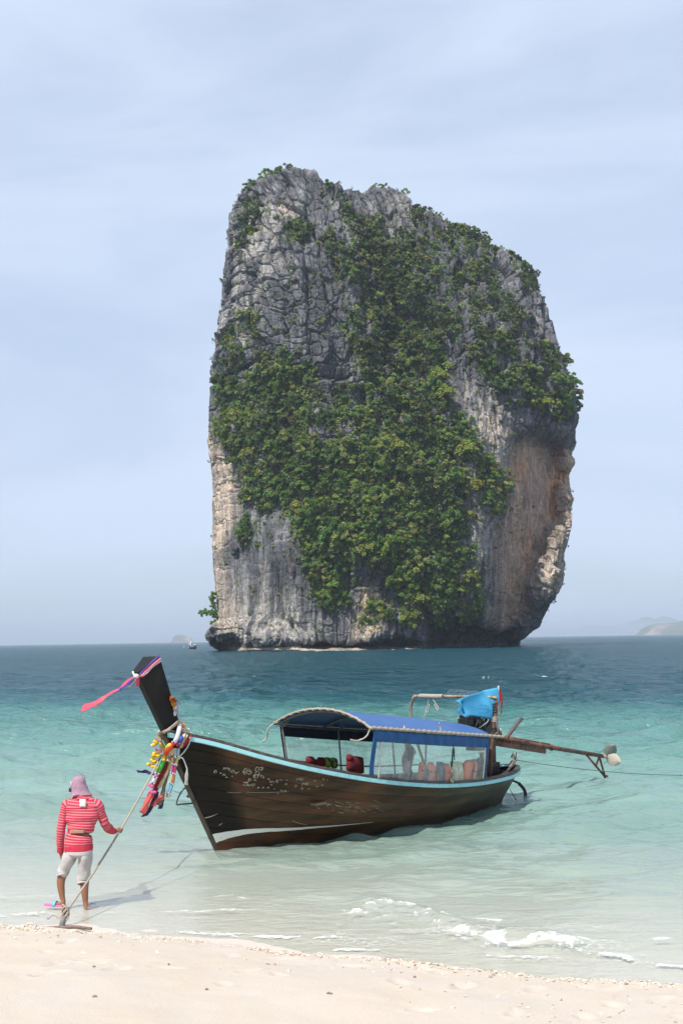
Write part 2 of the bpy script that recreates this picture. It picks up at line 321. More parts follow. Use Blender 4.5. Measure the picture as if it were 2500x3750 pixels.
# foam
def PX(l): return [tuple(ground(*p)[:2]) for p in l]
def dseg(poly, x, y):
    best = np.full(x.shape, 1e9)
    for (x0, y0), (x1, y1) in zip(poly[:-1], poly[1:]):
        dx, dy = x1-x0, y1-y0; t_ = np.clip(((x-x0)*dx+(y-y0)*dy)/(dx*dx+dy*dy+1e-9), 0, 1); best = np.minimum(best, np.hypot(x-x0-t_*dx, y-y0-t_*dy))
    return best
z4 = lambda l: [(1250+.797*a, 3150+.797*c) for a, c in l]
z3 = lambda l: [(.797*a, 3150+.797*c) for a, c in l]
FO = [(z3([(-60, 300), (60, 296), (200, 300), (330, 312), (480, 322), (640, 330), (820, 342)]), .03, .55), (z3([(330, 250), (520, 262), (700, 258), (900, 262), (1100, 262)]), .035, .45), (z4([(1000, 404), (1200, 420), (1400, 436), (1580, 446)]), .04, .5), (z4([(60, 320), (240, 330), (420, 348), (560, 372)]), .05, .45), (z3([(-60, 262), (0, 258), (60, 255), (130, 244), (240, 246), (330, 246)]), .075, 1.0), (z3([(330, 246), (480, 240), (560, 236), (680, 232)]), .04, .6), (z3([(740, 240), (860, 232)]), .05, .9), (z3([(900, 236), (1010, 226), (1130, 228)]), .05, .85),
      (z3([(820, 330), (930, 337), (980, 340), (1100, 342)]), .05, 1.0), (z3([(1100, 342), (1200, 349), (1300, 352), (1480, 350), (1568, 344)]), .055, 1.0), (z3([(150, 272), (300, 266), (420, 274)]), .04, .45),
      (z4([(60, 235), (120, 215), (250, 208), (335, 218)]), .10, 1.0), (z4([(110, 240), (160, 262), (225, 250)]), .07, .8), (z4([(222, 272), (250, 285), (345, 290), (430, 300), (500, 322)]), .12, 1.0), (z4([(335, 252), (400, 250), (490, 260), (560, 268)]), .05, 1.0),
      (z4([(500, 322), (600, 350), (700, 372), (800, 388), (920, 386), (1050, 382)]), .13, 1.0), (z4([(520, 345), (640, 375), (760, 395)]), .10, .8), (z4([(1050, 384), (1060, 400), (1170, 428), (1300, 440), (1320, 466), (1420, 480), (1590, 492)]), .055, 1.0),
      (z4([(1090, 370), (1190, 376), (1300, 382)]), .05, .9), (z4([(1180, 436), (1300, 442)]), .08, .7), (z4([(570, 268), (640, 270), (715, 278)]), .045, 1.0), (z4([(680, 438), (800, 440), (980, 446)]), .04, .8), (z4([(-20, 415), (140, 415), (280, 418)]), .05, .8),
      (z4([(750, 300), (850, 298)]), .06, .5), (z4([(1380, 362), (1470, 362), (1570, 366)]), .05, .8), (z3([(980, 170), (1080, 160), (1120, 178)]), .05, .55), (z3([(1230, 268), (1320, 264)]), .04, .7), (z3([(840, 186), (960, 200)]), .05, .4),
      ([(1764, 2486), (1782, 2484), (1800, 2488)], .5, 1.0), ([(1952, 2479), (1985, 2477), (2012, 2483)], .5, .9), ([(2080, 2479), (2105, 2481)], .5, .6), ([(2020, 2494), (2040, 2496)], .3, .8), ([(905, 2479), (930, 2477)], .35, .6), ([(1830, 2503), (1850, 2512)], .3, .5),
      ([(1580, 2372), (1610, 2369), (1640, 2371)], 2.2, 1.0), ([(1840, 2355), (1905, 2353), (2010, 2350)], 3.0, .6), ([(1940, 2903), (2000, 2900), (2060, 2887)], .10, .5), ([(1860, 2935), (1920, 2932)], .06, .7)]
foam = np.zeros_like(RX); NP = np.stack([RX, RY, 0*RX], -1)
nj = fbm(NP*np.array([4.5, 7.5, 1]), 4, .62); nl = fbm(NP*1.3, 2)
for pl, w, a in FO:
    q = PX(pl); far_ = np.mean([p[1] for p in q]); bx = [p[0] for p in q]; by = [p[1] for p in q]; mg = w*9
    m = (RX > min(bx)-mg) & (RX < max(bx)+mg) & (RY > min(by)-mg*3) & (RY < max(by)+mg*3)
    if not m.any(): continue
    dd = dseg([(p[0], p[1]) for p in q], RX[m], RY[m]); njm = nj[m] if far_ < 40 else .4*nl[m]
    ww = .82*w*(.75+.8*njm+.5*nl[m]); core = a*np.clip(1.2-dd/np.maximum(ww, w*.08)*.8, 0, 1)*np.clip(.8+.6*njm, 0, 1)
    foam[m] = np.maximum(foam[m], core)
    if far_ < 40:   # fine curling strands round the core
        sd_ = dd+w*.9*njm; st_ = np.maximum(np.exp(-((sd_-w*1.1)/.018)**2), .7*np.exp(-((sd_-w*2.2)/.022)**2))*np.clip(1.2-dd/(w*4.5), 0, 1); foam[m] = np.maximum(foam[m], .7*a*st_)
# thin lacy residue in the swash
foam = np.maximum(foam, .42*sstep(.28, .95, fbm(NP*np.array([1.1, 2.6, 1]), 4)+.1)*sstep(.1, .5, d_)*(1-sstep(2.4, 4.5, d_)))
foam = np.maximum(foam, .33*sstep(.9, 1.4, fbm(NP*np.array([.25, .6, 1]), 3))*sstep(30, 60, d_)*(1-sstep(160, 260, RY)))
# the little breaker: a real ridge under the foam
brk = PX(z4([(60, 222), (150, 212), (335, 232), (430, 268), (520, 308), (620, 338), (720, 358), (900, 372), (1050, 376)]))
db = dseg(brk, RX, RY); sgn = RY-np.interp(RX, [p[0] for p in brk], [p[1] for p in brk]); inb = sstep(brk[0][0]-.3, brk[0][0]+.3, RX)*(1-sstep(brk[-1][0]-.3, brk[-1][0]+.4, RX))
hz += inb*.07*np.exp(-(np.where(sgn > 0, sgn/.55, sgn/.17))**2)*(1+.35*nj)
hz += .008*foam*(RY < 40)*(.6+.8*np.clip(nj, -1, 1))
sea_z = hz*sstep(-.6, .4, d_+.3)
m_sea, t, b, o = newmat('sea_water'); L = t.links.new; nn = t.nodes.new
at = nn('ShaderNodeAttribute'); at.attribute_name = 'depth'; af = nn('ShaderNodeAttribute'); af.attribute_name = 'foam'; co = nn('ShaderNodeTexCoord')
rp = nn('ShaderNodeValToRGB'); el = rp.color_ramp.elements
el[0].position = 0; el[0].color = (.70, .66, .59, 1); el[1].position = 1; el[1].color = (.005, .048, .068, 1)
for p_, c_ in ((.10, (.43, .515, .435)), (.20, (.185, .295, .25)), (.40, (.098, .218, .192)), (.60, (.052, .165, .155)), (.76, (.010, .075, .090))):
    e = el.new(p_); e.color = c4(c_)
lg = nn('ShaderNodeMath'); lg.operation = 'DIVIDE'; lg.inputs[1].default_value = 12.0; L(at.outputs['Fac'], lg.inputs[0]); pw = nn('ShaderNodeMath'); pw.operation = 'POWER'; pw.inputs[1].default_value = .5; L(lg.outputs[0], pw.inputs[0]); L(pw.outputs[0], rp.inputs['Fac'])
mpn = nn('ShaderNodeMapping'); mpn.inputs['Scale'].default_value = (1, 2.6, 1); L(co.outputs['Object'], mpn.inputs['Vector'])
na = nn('ShaderNodeTexNoise'); na.inputs['Scale'].default_value = 22; na.inputs['Detail'].default_value = 5; na.inputs['Roughness'].default_value = .7; L(mpn.outputs[0], na.inputs['Vector'])
fm = nn('ShaderNodeMath'); fm.operation = 'MULTIPLY_ADD'; fm.inputs[1].default_value = 2.0; fm.inputs[2].default_value = -1.05; L(na.outputs['Fac'], fm.inputs[0])
fs = nn('ShaderNodeMath'); fs.operation = 'ADD'; L(af.outputs['Fac'], fs.inputs[0]); L(fm.outputs[0], fs.inputs[1])
vl = nn('ShaderNodeTexVoronoi'); vl.feature = 'DISTANCE_TO_EDGE'; vl.inputs['Scale'].default_value = 9; mpv = nn('ShaderNodeMapping'); mpv.inputs['Scale'].default_value = (1, 2.2, 1); L(co.outputs['Object'], mpv.inputs['Vector']); mxv = nn('ShaderNodeMixRGB'); mxv.inputs['Fac'].default_value = .12; L(mpv.outputs[0], mxv.inputs['Color1']); L(na.outputs['Color'], mxv.inputs['Color2']); L(mxv.outputs[0], vl.inputs['Vector'])
lv = nn('ShaderNodeMapRange'); lv.inputs['From Min'].default_value = .02; lv.inputs['From Max'].default_value = .22; lv.inputs['To Min'].default_value = .32; lv.inputs['To Max'].default_value = -.12; L(vl.outputs['Distance'], lv.inputs['Value'])
fs0 = fs; fs = nn('ShaderNodeMath'); fs.operation = 'ADD'; L(fs0.outputs[0], fs.inputs[0]); L(lv.outputs[0], fs.inputs[1])
fr_ = nn('ShaderNodeMapRange'); fr_.inputs['From Min'].default_value = .25; fr_.inputs['From Max'].default_value = 1.05; fr_.interpolation_type = 'SMOOTHSTEP'; L(fs.outputs[0], fr_.inputs['Value'])
ff = nn('ShaderNodeMath'); ff.operation = 'MULTIPLY'; L(fr_.outputs[0], ff.inputs[0])
f0 = nn('ShaderNodeMapRange'); f0.inputs['From Min'].default_value = .02; f0.inputs['From Max'].default_value = .5; L(af.outputs['Fac'], f0.inputs['Value']); L(f0.outputs[0], ff.inputs[1])
mc = nn('ShaderNodeMixRGB'); mc.inputs['Color2'].default_value = (.62, .62, .61, 1); L(ff.outputs[0], mc.inputs['Fac']); L(rp.outputs[0], mc.inputs['Color1']); L(mc.outputs[0], b.inputs['Base Color'])
# body of water: sand shows through where it is shallow
ex = nn('ShaderNodeMath'); ex.operation = 'MULTIPLY'; ex.inputs[1].default_value = -3.6; L(at.outputs['Fac'], ex.inputs[0]); ee = nn('ShaderNodeMath'); ee.operation = 'EXPONENT'; L(ex.outputs[0], ee.inputs[0])
oa = nn('ShaderNodeMath'); oa.operation = 'SUBTRACT'; oa.inputs[0].default_value = 1.0; L(ee.outputs[0], oa.inputs[1]); al = nn('ShaderNodeMath'); al.operation = 'MAXIMUM'; L(oa.outputs[0], al.inputs[0]); L(ff.outputs[0], al.inputs[1])
b.inputs['IOR'].default_value = 1.33; b.inputs['Specular IOR Level'].default_value = 0.0; b.inputs['Roughness'].default_value = .6
tr = nn('ShaderNodeBsdfTransparent'); tr.inputs['Color'].default_value = (.93, .985, .96, 1); ms = nn('ShaderNodeMixShader'); L(al.outputs[0], ms.inputs['Fac']); L(tr.outputs[0], ms.inputs[1]); L(b.outputs[0], ms.inputs[2])
# ripples
ma = nn('ShaderNodeMapping'); ma.inputs['Scale'].default_value = (.55, 1.25, 1); ma.inputs['Rotation'].default_value = (0, 0, .22); L(co.outputs['Object'], ma.inputs['Vector'])
w1 = nn('ShaderNodeTexNoise'); w1.inputs['Scale'].default_value = 5.5; w1.inputs['Detail'].default_value = 4; w1.inputs['Roughness'].default_value = .55; w1.inputs['Distortion'].default_value = .6; L(ma.outputs[0], w1.inputs['Vector'])
w2 = nn('ShaderNodeTexNoise'); w2.inputs['Scale'].default_value = .55; w2.inputs['Detail'].default_value = 5; w2.inputs['Roughness'].default_value = .62; w2.inputs['Distortion'].default_value = .4; L(ma.outputs[0], w2.inputs['Vector'])
w3 = nn('ShaderNodeTexNoise'); w3.inputs['Scale'].default_value = .05; w3.inputs['Detail'].default_value = 4; w3.inputs['Roughness'].default_value = .6; L(ma.outputs[0], w3.inputs['Vector'])
dn = nn('ShaderNodeMapRange'); dn.inputs['From Min'].default_value = .0; dn.inputs['From Max'].default_value = 2.5; L(at.outputs['Fac'], dn.inputs['Value'])
b1 = nn('ShaderNodeBump'); b1.inputs['Distance'].default_value = .05; b1.inputs['Strength'].default_value = .6; L(w1.outputs['Fac'], b1.inputs['Height'])
b2 = nn('ShaderNodeBump'); b2.inputs['Distance'].default_value = .85; L(dn.outputs[0], b2.inputs['Strength']); L(w2.outputs['Fac'], b2.inputs['Height']); L(b1.outputs[0], b2.inputs['Normal'])
dn3 = nn('ShaderNodeMapRange'); dn3.inputs['From Min'].default_value = 6; dn3.inputs['From Max'].default_value = 12; L(at.outputs['Fac'], dn3.inputs['Value'])
b3 = nn('ShaderNodeBump'); b3.inputs['Distance'].default_value = 4.0; L(dn3.outputs[0], b3.inputs['Strength']); L(w3.outputs['Fac'], b3.inputs['Height']); L(b2.outputs[0], b3.inputs['Normal'])
gl = nn('ShaderNodeBsdfGlossy'); gl.inputs['Roughness'].default_value = .17; gl.inputs['Color'].default_value = (1, 1, 1, 1); L(b3.outputs[0], gl.inputs['Normal']); L(b3.outputs[0], b.inputs['Normal'])
fz = nn('ShaderNodeFresnel'); fz.inputs['IOR'].default_value = 1.33; L(b3.outputs[0], fz.inputs['Normal'])
fq = nn('ShaderNodeMath'); fq.operation = 'MINIMUM'; fq.inputs[1].default_value = .33; L(fz.outputs[0], fq.inputs[0])
nf = nn('ShaderNodeMath'); nf.operation = 'SUBTRACT'; nf.inputs[0].default_value = 1; L(ff.outputs[0], nf.inputs[1]); fx_ = nn('ShaderNodeMath'); fx_.operation = 'MULTIPLY'; L(fq.outputs[0], fx_.inputs[0]); L(nf.outputs[0], fx_.inputs[1])
m2 = nn('ShaderNodeMixShader'); L(fx_.outputs[0], m2.inputs['Fac']); L(ms.outputs[0], m2.inputs[1]); L(gl.outputs[0], m2.inputs[2]); L(m2.outputs[0], o.inputs['Surface'])
sea = bigmesh('sea', np.stack([RX, RY, sea_z], -1).reshape(-1, 3), gridF(len(rows), len(an)), m_sea, attrs={'depth': dep, 'foam': foam}, kind='structure')
def sea_h(x, y): return 0.0
# ---------------------------------------------------------------- the limestone island
KD = 2500/1568
def D(l): return [(a*KD, b*KD) for a, b in l]
ROCK_Y = 375.0
left = D([(536, 1512), (504, 1497), (471, 1471), (470, 1458), (480, 1444), (499, 1425), (500, 1400), (497, 1350), (493, 1300), (490, 1255), (494, 1180), (493, 1120), (485, 1050), (479, 990), (480, 940), (486, 870), (497, 835), (510, 805), (514, 760), (512, 720), (517, 665), (524, 610), (529, 560), (529, 520), (533, 492)])
top = D([(533, 492), (543, 466), (556, 446), (568, 430), (585, 418), (600, 411), (622, 404), (640, 398), (655, 391), (672, 388), (700, 388), (722, 393), (732, 408), (748, 420), (765, 425), (778, 424), (792, 434), (806, 432), (820, 446), (834, 440), (850, 432), (872, 431), (895, 432), (912, 440), (928, 452), (938, 466), (958, 473), (976, 487), (1000, 492), (1018, 505), (1040, 513), (1062, 522), (1090, 538), (1112, 552), (1130, 564), (1150, 572), (1168, 580), (1190, 600), (1206, 612), (1216, 632), (1222, 648)])
right = D([(1192, 1494), (1195, 1468), (1216, 1450), (1236, 1434), (1250, 1411), (1264, 1387), (1280, 1371), (1290, 1340), (1296, 1310), (1300, 1296), (1297, 1272), (1304, 1240), (1311, 1200), (1312, 1150), (1307, 1110), (1304, 1092), (1313, 1066), (1310, 1036), (1318, 1010), (1314, 985), (1323, 962), (1322, 925), (1312, 895), (1295, 858), (1280, 815), (1270, 775), (1258, 742), (1246, 706), (1237, 680), (1228, 660), (1222, 648)])
bot = D([(536, 1512), (700, 1512), (950, 1509), (1010, 1504), (1100, 1498), (1192, 1494)])
def resample(P, n):
    P = np.array(P, float); s = np.r_[0, np.cumsum(np.hypot(*np.diff(P, axis=0).T))]; t = np.linspace(0, s[-1], n)
    return np.stack([np.interp(t, s, P[:, 0]), np.interp(t, s, P[:, 1])], -1)
NS, NQ = 560, 700
vv = np.linspace(0, 1, NQ); uu = .5-.5*np.cos(np.linspace(0, PI, NS)*.86+PI*.07); uu = (uu-uu[0])/(uu[-1]-uu[0])
Lc = resample(left, NQ); Rc = resample(right, NQ)
def at_u(P):
    Q = resample(P, 2000); return np.stack([np.interp(uu, np.linspace(0, 1, 2000), Q[:, i]) for i in (0, 1)], -1)
Bc = at_u(bot); Tc = at_u(top)
u_, v_ = uu[None, :, None], vv[:, None, None]
PXY = (1-u_)*Lc[:, None]+u_*Rc[:, None]+(1-v_)*Bc[None]+v_*Tc[None]-((1-u_)*(1-v_)*Lc[0]+u_*(1-v_)*Rc[0]+(1-u_)*v_*Lc[-1]+u_*v_*Rc[-1])
PXr, PYr = PXY[..., 0], PXY[..., 1]
# feature maps on a coarse chart of the face (one cell = half a metre)
CW = 12.0*.5; gx = np.arange(720, 2140, CW); gy = np.arange(590, 2410, CW); MX, MY = np.meshgrid(gx, gy, indexing='xy')
def chart(polys, s=0, wp=10):
    a = np.zeros(MX.shape)
    wx = wp*fbm(np.stack([MX/70, MY/70, 0*MX], -1), 3); wy = wp*fbm(np.stack([MX/70, MY/70, 0*MX+5], -1), 3)
    for p in polys: a = np.maximum(a, inpoly(MX+wx, MY+wy, D(p)).astype(float))
    return blur(a, s/.5) if s else a
def look(a, x=None, y=None):
    x = PXr if x is None else x; y = PYr if y is None else y
    fx = np.clip((x-gx[0])/CW, 0, len(gx)-1.001); fy = np.clip((y-gy[0])/CW, 0, len(gy)-1.001); i = fx.astype(int); j = fy.astype(int); f = fx-i; g = fy-j
    return a[j, i]*(1-f)*(1-g)+a[j, i+1]*f*(1-g)+a[j+1, i]*(1-f)*g+a[j+1, i+1]*f*g
tower = [(535, 480), (600, 400), (720, 385), (765, 425), (800, 520), (815, 600), (822, 640), (845, 680), (870, 740), (885, 890), (820, 880), (760, 860), (700, 850), (600, 830), (500, 850), (520, 640)]
buttress = [(565, 1200), (600, 1190), (650, 1180), (690, 1215), (700, 1290), (730, 1370), (720, 1430), (640, 1480), (520, 1480), (545, 1350)]
talus = [(560, 1000), (700, 900), (1000, 900), (1080, 990), (1140, 1100), (1100, 1200), (1060, 1300), (1090, 1400), (900, 1350), (720, 1300), (690, 1200), (560, 1150)]
gully = [(820, 560), (880, 600), (950, 760), (960, 860), (900, 900), (885, 830), (870, 740), (820, 640)]
cave = [(1172, 1012), (1195, 1000), (1235, 1002), (1290, 1035), (1296, 1100), (1285, 1190), (1255, 1240), (1235, 1300), (1225, 1370), (1180, 1430), (1140, 1450), (1130, 1330), (1128, 1240), (1160, 1160), (1164, 1080)]
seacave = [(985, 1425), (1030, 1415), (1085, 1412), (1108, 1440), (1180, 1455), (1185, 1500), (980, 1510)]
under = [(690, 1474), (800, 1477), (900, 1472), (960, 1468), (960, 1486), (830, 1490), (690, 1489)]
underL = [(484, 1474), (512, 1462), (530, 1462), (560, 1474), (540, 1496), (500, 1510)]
wedge = [(528, 1496), (560, 1474), (600, 1456), (640, 1450), (685, 1456), (712, 1480), (705, 1500), (530, 1500)]
ledge = [(528, 1492), (700, 1490), (840, 1490), (955, 1484), (955, 1500), (528, 1502)]
spur = [(905, 1390), (930, 1375), (950, 1400), (965, 1430), (975, 1470), (900, 1480), (830, 1470), (850, 1430)]
rib = [(1035, 890), (1110, 880), (1165, 960), (1175, 1005), (1160, 1080), (1150, 1140), (1125, 1060), (1075, 990)]
rrib = [(1298, 1040), (1330, 1000), (1325, 1200), (1316, 1300), (1285, 1390), (1240, 1385), (1228, 1345), (1262, 1290), (1296, 1215)]
hole = [(540, 1268), (555, 1265), (556, 1290), (542, 1292)]
smooth_p = [cave, rib, [(1060, 1180), (1130, 1180), (1130, 1460), (1080, 1460)], [(478, 980), (540, 1060), (560, 1150), (700, 1180), (740, 1480), (490, 1480)], [(740, 1340), (960, 1400), (960, 1480), (740, 1480)]]
bump = 7*chart([tower], 3.5)+4.5*chart([buttress], 4)+9*chart([talus], 9)-7*chart([gully], 4)-12*chart([cave], 1.6)+7*chart([rrib], 2.0)-20*chart([seacave], 1.0, 4)-10*chart([under], .4, 2)-18*chart([underL], .5, 2)+6*chart([wedge], 1.5)+4*chart([ledge], .4, 2)+4*chart([spur], 2)+2.5*chart([rib], 2.5)-3*chart([hole], .5)
smo = look(chart(smooth_p, 4))
q = vv[:, None]; s_ = (2*uu-1)[None, :]
Dp = 46*np.power(np.clip(1-np.where(s_ > 0, np.abs(s_)**4.5, np.abs(s_)**2.6), 0, 1), .62)
Dp = Dp*(1-.55*np.clip((q-.72)/.28, 0, 1)**2)*(1-.12*q)
# the right-hand face turns away from the shore
Dp = Dp-9*sstep(.30, 1.0, s_)*(1-sstep(.8, 1, np.abs(s_)))+look(bump)*np.clip((1-np.abs(s_))/.025, 0, 1)
Yr = ROCK_Y+46-Dp
fx = (PXr-1250)/FOC; fy = (1875-PYr)/FOC
def dirs(px, py):
    fx = (px-1250)/FOC; fy = (1875-py)/FOC
    return _F+fx[..., None]*_R+fy[..., None]*_U
dv = dirs(PXr, PYr); PW = EYE+dv*(Yr/dv[..., 1])[..., None]
nrm = np.cross(np.gradient(PW, axis=1), np.gradient(PW, axis=0)); nrm /= np.linalg.norm(nrm, axis=2)[..., None]+1e-9
if nrm[NQ//2, NS//2, 1] > 0: nrm = -nrm
# relief: buttresses, joint blocks, beds, flutes
S = PW.copy(); x, y, z = S[..., 0], S[..., 1], S[..., 2]; arc = x+.55*y
wob = fbm(S/9.0, 3)
big = 1.7*fbm(S*np.array([1/17, 1/17, 1/26]), 3)+.8*ridged(S*np.array([1/9, 1/9, 1/24.]), 3)
wv_ = fbm(S/6.0+4, 3)
def slabs(cu, cv, ou, ov, wb_):
    f1, f2, i_, du, dw = worley(arc/cu+wb_*wob+ou, z/cv+wb_*wv_+ov, True); a_ = np.sin(i_*91.7)*1.0; b_ = np.sin(i_*57.3+1)
    return (i_-.5)*1.2+du*a_*1.1+dw*(b_*.5-.35), f2-f1
sl1, e1 = slabs(5.2, 9.0, 0, 0, .16); sl2, e2 = slabs(2.3, 4.6, 40, 9, .18); sl3, e3 = slabs(1.15, 1.9, 10, 3, .15)
cr1 = sstep(.13, .02, e1); cr2 = sstep(.17, .03, e2); cr3 = sstep(.22, .05, e3)
flute = ridged(S*np.array([1/1.5, 1/1.5, 1/16.]), 3)
rgh = 1-.9*smo
relief = big*(.55+.45*rgh)+rgh*(2.1*sl1-1.15*cr1+.72*sl2-.6*cr2+.2*sl3-.16*cr3)+(.10+.55*smo)*flute+.10*fbm(S/1.1, 3)
edgef = np.clip((1-np.abs(s_))/.03, 0, 1)*np.clip((1-q)/.012, 0, 1)
relief = relief*(.35+.65*edgef)
low = np.clip(z/3.0, .25, 1)
PW2 = PW+nrm*(relief*low)[..., None]
# colour of the stone, with shade painted into the sea cave and undercuts
grey = np.array([.122, .121, .127]); lgrey = np.array([.40, .385, .365]); cream = np.array([.58, .465, .365]); orange = np.array([.56, .29, .14]); brown = np.array([.56, .375, .265]); dark = np.array([.055, .055, .055])
def mixc(a, b, t): return a*(1-t[..., None])+b*t[..., None]
st = fbm(S*np.array([1/1.3, 1/1.3, 1/22.]), 4); st2 = fbm(S*np.array([1/4., 1/4., 1/12.])+31, 4)
colr = mixc(np.broadcast_to(grey, S.shape)*(1+.32*st2+.16*st)[..., None], lgrey, .36*sstep(.25, 1.1, st2+.45*st)+.2*sstep(.45, 1.2, fbm(S/5.5+3, 3)))
m_cream = look(chart([[(478, 985), (500, 1000), (532, 1060), (556, 1150), (545, 1180), (520, 1230), (508, 1300), (530, 1350), (560, 1420), (540, 1470), (500, 1440), (497, 1350), (488, 1250), (490, 1120), (484, 1040)], [(1284, 1060), (1325, 1030), (1316, 1200), (1306, 1290), (1285, 1380), (1240, 1380), (1222, 1345), (1262, 1285), (1288, 1215), (1296, 1150)], [(952, 852), (985, 850), (988, 905), (965, 912)], [(634, 470), (668, 478), (668, 502), (640, 500)], [(1078, 960), (1110, 940), (1118, 980), (1090, 985)], [(820, 1350), (870, 1350), (880, 1440), (850, 1480), (810, 1480)], [(1130, 1075), (1165, 1050), (1160, 1160), (1135, 1130)], [(1085, 945), (1150, 960), (1172, 1010), (1150, 1080), (1110, 1030)]], 1.2))
m_semi = look(chart([[(500, 1440), (520, 1300), (560, 1380), (640, 1345), (700, 1400), (720, 1480), (950, 1480), (970, 1440), (950, 1500), (530, 1500)], rib, [(1030, 1210), (1130, 1190), (1120, 1450), (1090, 1450)], [(540, 470), (660, 470), (640, 640), (600, 780), (520, 800)], [(880, 470), (940, 470), (940, 530), (900, 520)]], 3))
m_or = look(chart([[(832, 1345), (852, 1340), (866, 1400), (836, 1405)], [(1255, 1012), (1312, 1045), (1310, 1100), (1270, 1100)], [(1150, 1325), (1180, 1325), (1180, 1370), (1155, 1370)], [(1172, 1060), (1200, 1050), (1200, 1110), (1172, 1100)], [(1240, 1100), (1300, 1090), (1296, 1180), (1250, 1190)], [(1190, 1230), (1215, 1230), (1220, 1300), (1190, 1290)]], 1.3))
m_br = look(chart([cave], 2.2))
colr = mixc(colr, cream, np.clip(m_cream*(.78+.5*st)+.0, 0, 1))
colr = mixc(colr, lgrey*np.array([1.02, .98, .92]), np.clip(m_semi*sstep(-.6, .55, st+.4*st2)*.9, 0, 1))
colr = mixc(colr, brown*(1+.0), np.clip(m_br*(1-.8*m_cream)*(.85+.25*st2), 0, 1))
colr = mixc(colr, orange, np.clip(m_or*(.6+.7*st2), 0, .9)*.9+.10*sstep(.5, 1.1, fbm(S*np.array([1/3., 1/3., 1/6.])+77, 3))*smo)
colr = mixc(colr, np.broadcast_to(dark, S.shape), .6*sstep(.40, 1.0, fbm(S*np.array([1/1.8, 1/1.8, 1/30.])+51, 4))*(.35+.65*smo)*(1-.6*m_cream)*(1-.5*m_br))
m_dk = look(chart([seacave, under, underL], .6, 3)); colr = mixc(colr, np.array([.06, .058, .055]), .75*m_dk)  # shade of the sea cave and undercuts, painted as a darker stone colour
tide = sstep(1.5, .7, z+.3*wob)*sstep(-.6, -.1, z+.5); wetz = sstep(3.4, 1.6, z+.5*wob)*(1-tide)
colr = mixc(colr, np.array([.06, .055, .048]), wetz*.7); colr = mixc(colr, np.array([.56, .47, .36]), tide*.9*(look(chart([ledge, wedge], 1))))
colr = np.clip(colr*(1+.18*fbm(S/.8, 3))[..., None], .02, .8)
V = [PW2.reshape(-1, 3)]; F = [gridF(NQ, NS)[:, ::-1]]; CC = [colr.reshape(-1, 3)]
# back of the island: the rim swept away from the shore
rim = np.concatenate([PW2[:, 0], PW2[-1, 1:], PW2[-2::-1, -1], PW2[0, -2:0:-1]]); cen = np.array([rim[:, 0].mean(), ROCK_Y+60, 0]); nr = len(rim); rings = [rim]
for k in range(1, 13):
    a = k/12*PI/2; f = math.cos(a)**.7 if k < 12 else 0.02
    r = rim.copy(); r[:, 0] = cen[0]+(rim[:, 0]-cen[0])*f; r[:, 1] = rim[:, 1]+(60*math.sin(a)); r[:, 2] = rim[:, 2]*(.25+.75*f if k < 12 else .25)
    r += 1.2*np.stack([fbm(r/9, 2)]*3, -1)*min(1, k/2); rings.append(r)
Vb = np.concatenate(rings); j = np.arange(nr); j1 = (j+1) % nr; o0 = len(V[0]); Fb = np.concatenate([np.stack([o0+k*nr+j, o0+k*nr+j1, o0+(k+1)*nr+j1, o0+(k+1)*nr+j], -1) for k in range(12)])
V.append(Vb); F.append(Fb); CC.append(np.broadcast_to(grey, Vb.shape))
m_rock, t, b, o = newmat('limestone'); L = t.links.new; nn = t.nodes.new
at = nn('ShaderNodeAttribute'); at.attribute_name = 'tint'; co = nn('ShaderNodeTexCoord')
mpn = nn('ShaderNodeMapping'); mpn.inputs['Scale'].default_value = (1.3, 1.3, .16); L(co.outputs['Object'], mpn.inputs['Vector'])
nz = nn('ShaderNodeTexNoise'); nz.inputs['Scale'].default_value = 1.4; nz.inputs['Detail'].default_value = 6; nz.inputs['Roughness'].default_value = .65; L(mpn.outputs[0], nz.inputs['Vector'])
mr = nn('ShaderNodeMapRange'); mr.inputs['From Min'].default_value = .3; mr.inputs['From Max'].default_value = .7; mr.inputs['To Min'].default_value = .52; mr.inputs['To Max'].default_value = 1.36; L(nz.outputs['Fac'], mr.inputs['Value'])
ml = nn('ShaderNodeMixRGB'); ml.blend_type = 'MULTIPLY'; ml.inputs['Fac'].default_value = 1; L(at.outputs['Color'], ml.inputs['Color1']); L(mr.outputs[0], ml.inputs['Color2']); L(ml.outputs[0], b.inputs['Base Color'])
b.inputs['Roughness'].default_value = .9; b.inputs['Specular IOR Level'].default_value = .2
vo = nn('ShaderNodeTexVoronoi'); vo.feature = 'DISTANCE_TO_EDGE'; vo.inputs['Scale'].default_value = .9; mp2 = nn('ShaderNodeMapping'); mp2.inputs['Scale'].default_value = (1, 1, .75); L(co.outputs['Object'], mp2.inputs['Vector']); L(mp2.outputs[0], vo.inputs['Vector'])
mr2 = nn('ShaderNodeMapRange'); mr2.inputs['From Max'].default_value = .08; L(vo.outputs['Distance'], mr2.inputs['Value'])
b1 = nn('ShaderNodeBump'); b1.inputs['Distance'].default_value = .25; b1.inputs['Strength'].default_value = .55; L(mr2.outputs[0], b1.inputs['Height'])
b2 = nn('ShaderNodeBump'); b2.inputs['Distance'].default_value = .35; b2.inputs['Strength'].default_value = .6; L(nz.outputs['Fac'], b2.inputs['Height']); L(b1.outputs[0], b2.inputs['Normal']); L(b2.outputs[0], b.inputs['Normal'])
island = bigmesh('rock_island', np.concatenate(V), np.concatenate(F), m_rock, color=np.concatenate(CC), smooth=False, kind='structure')
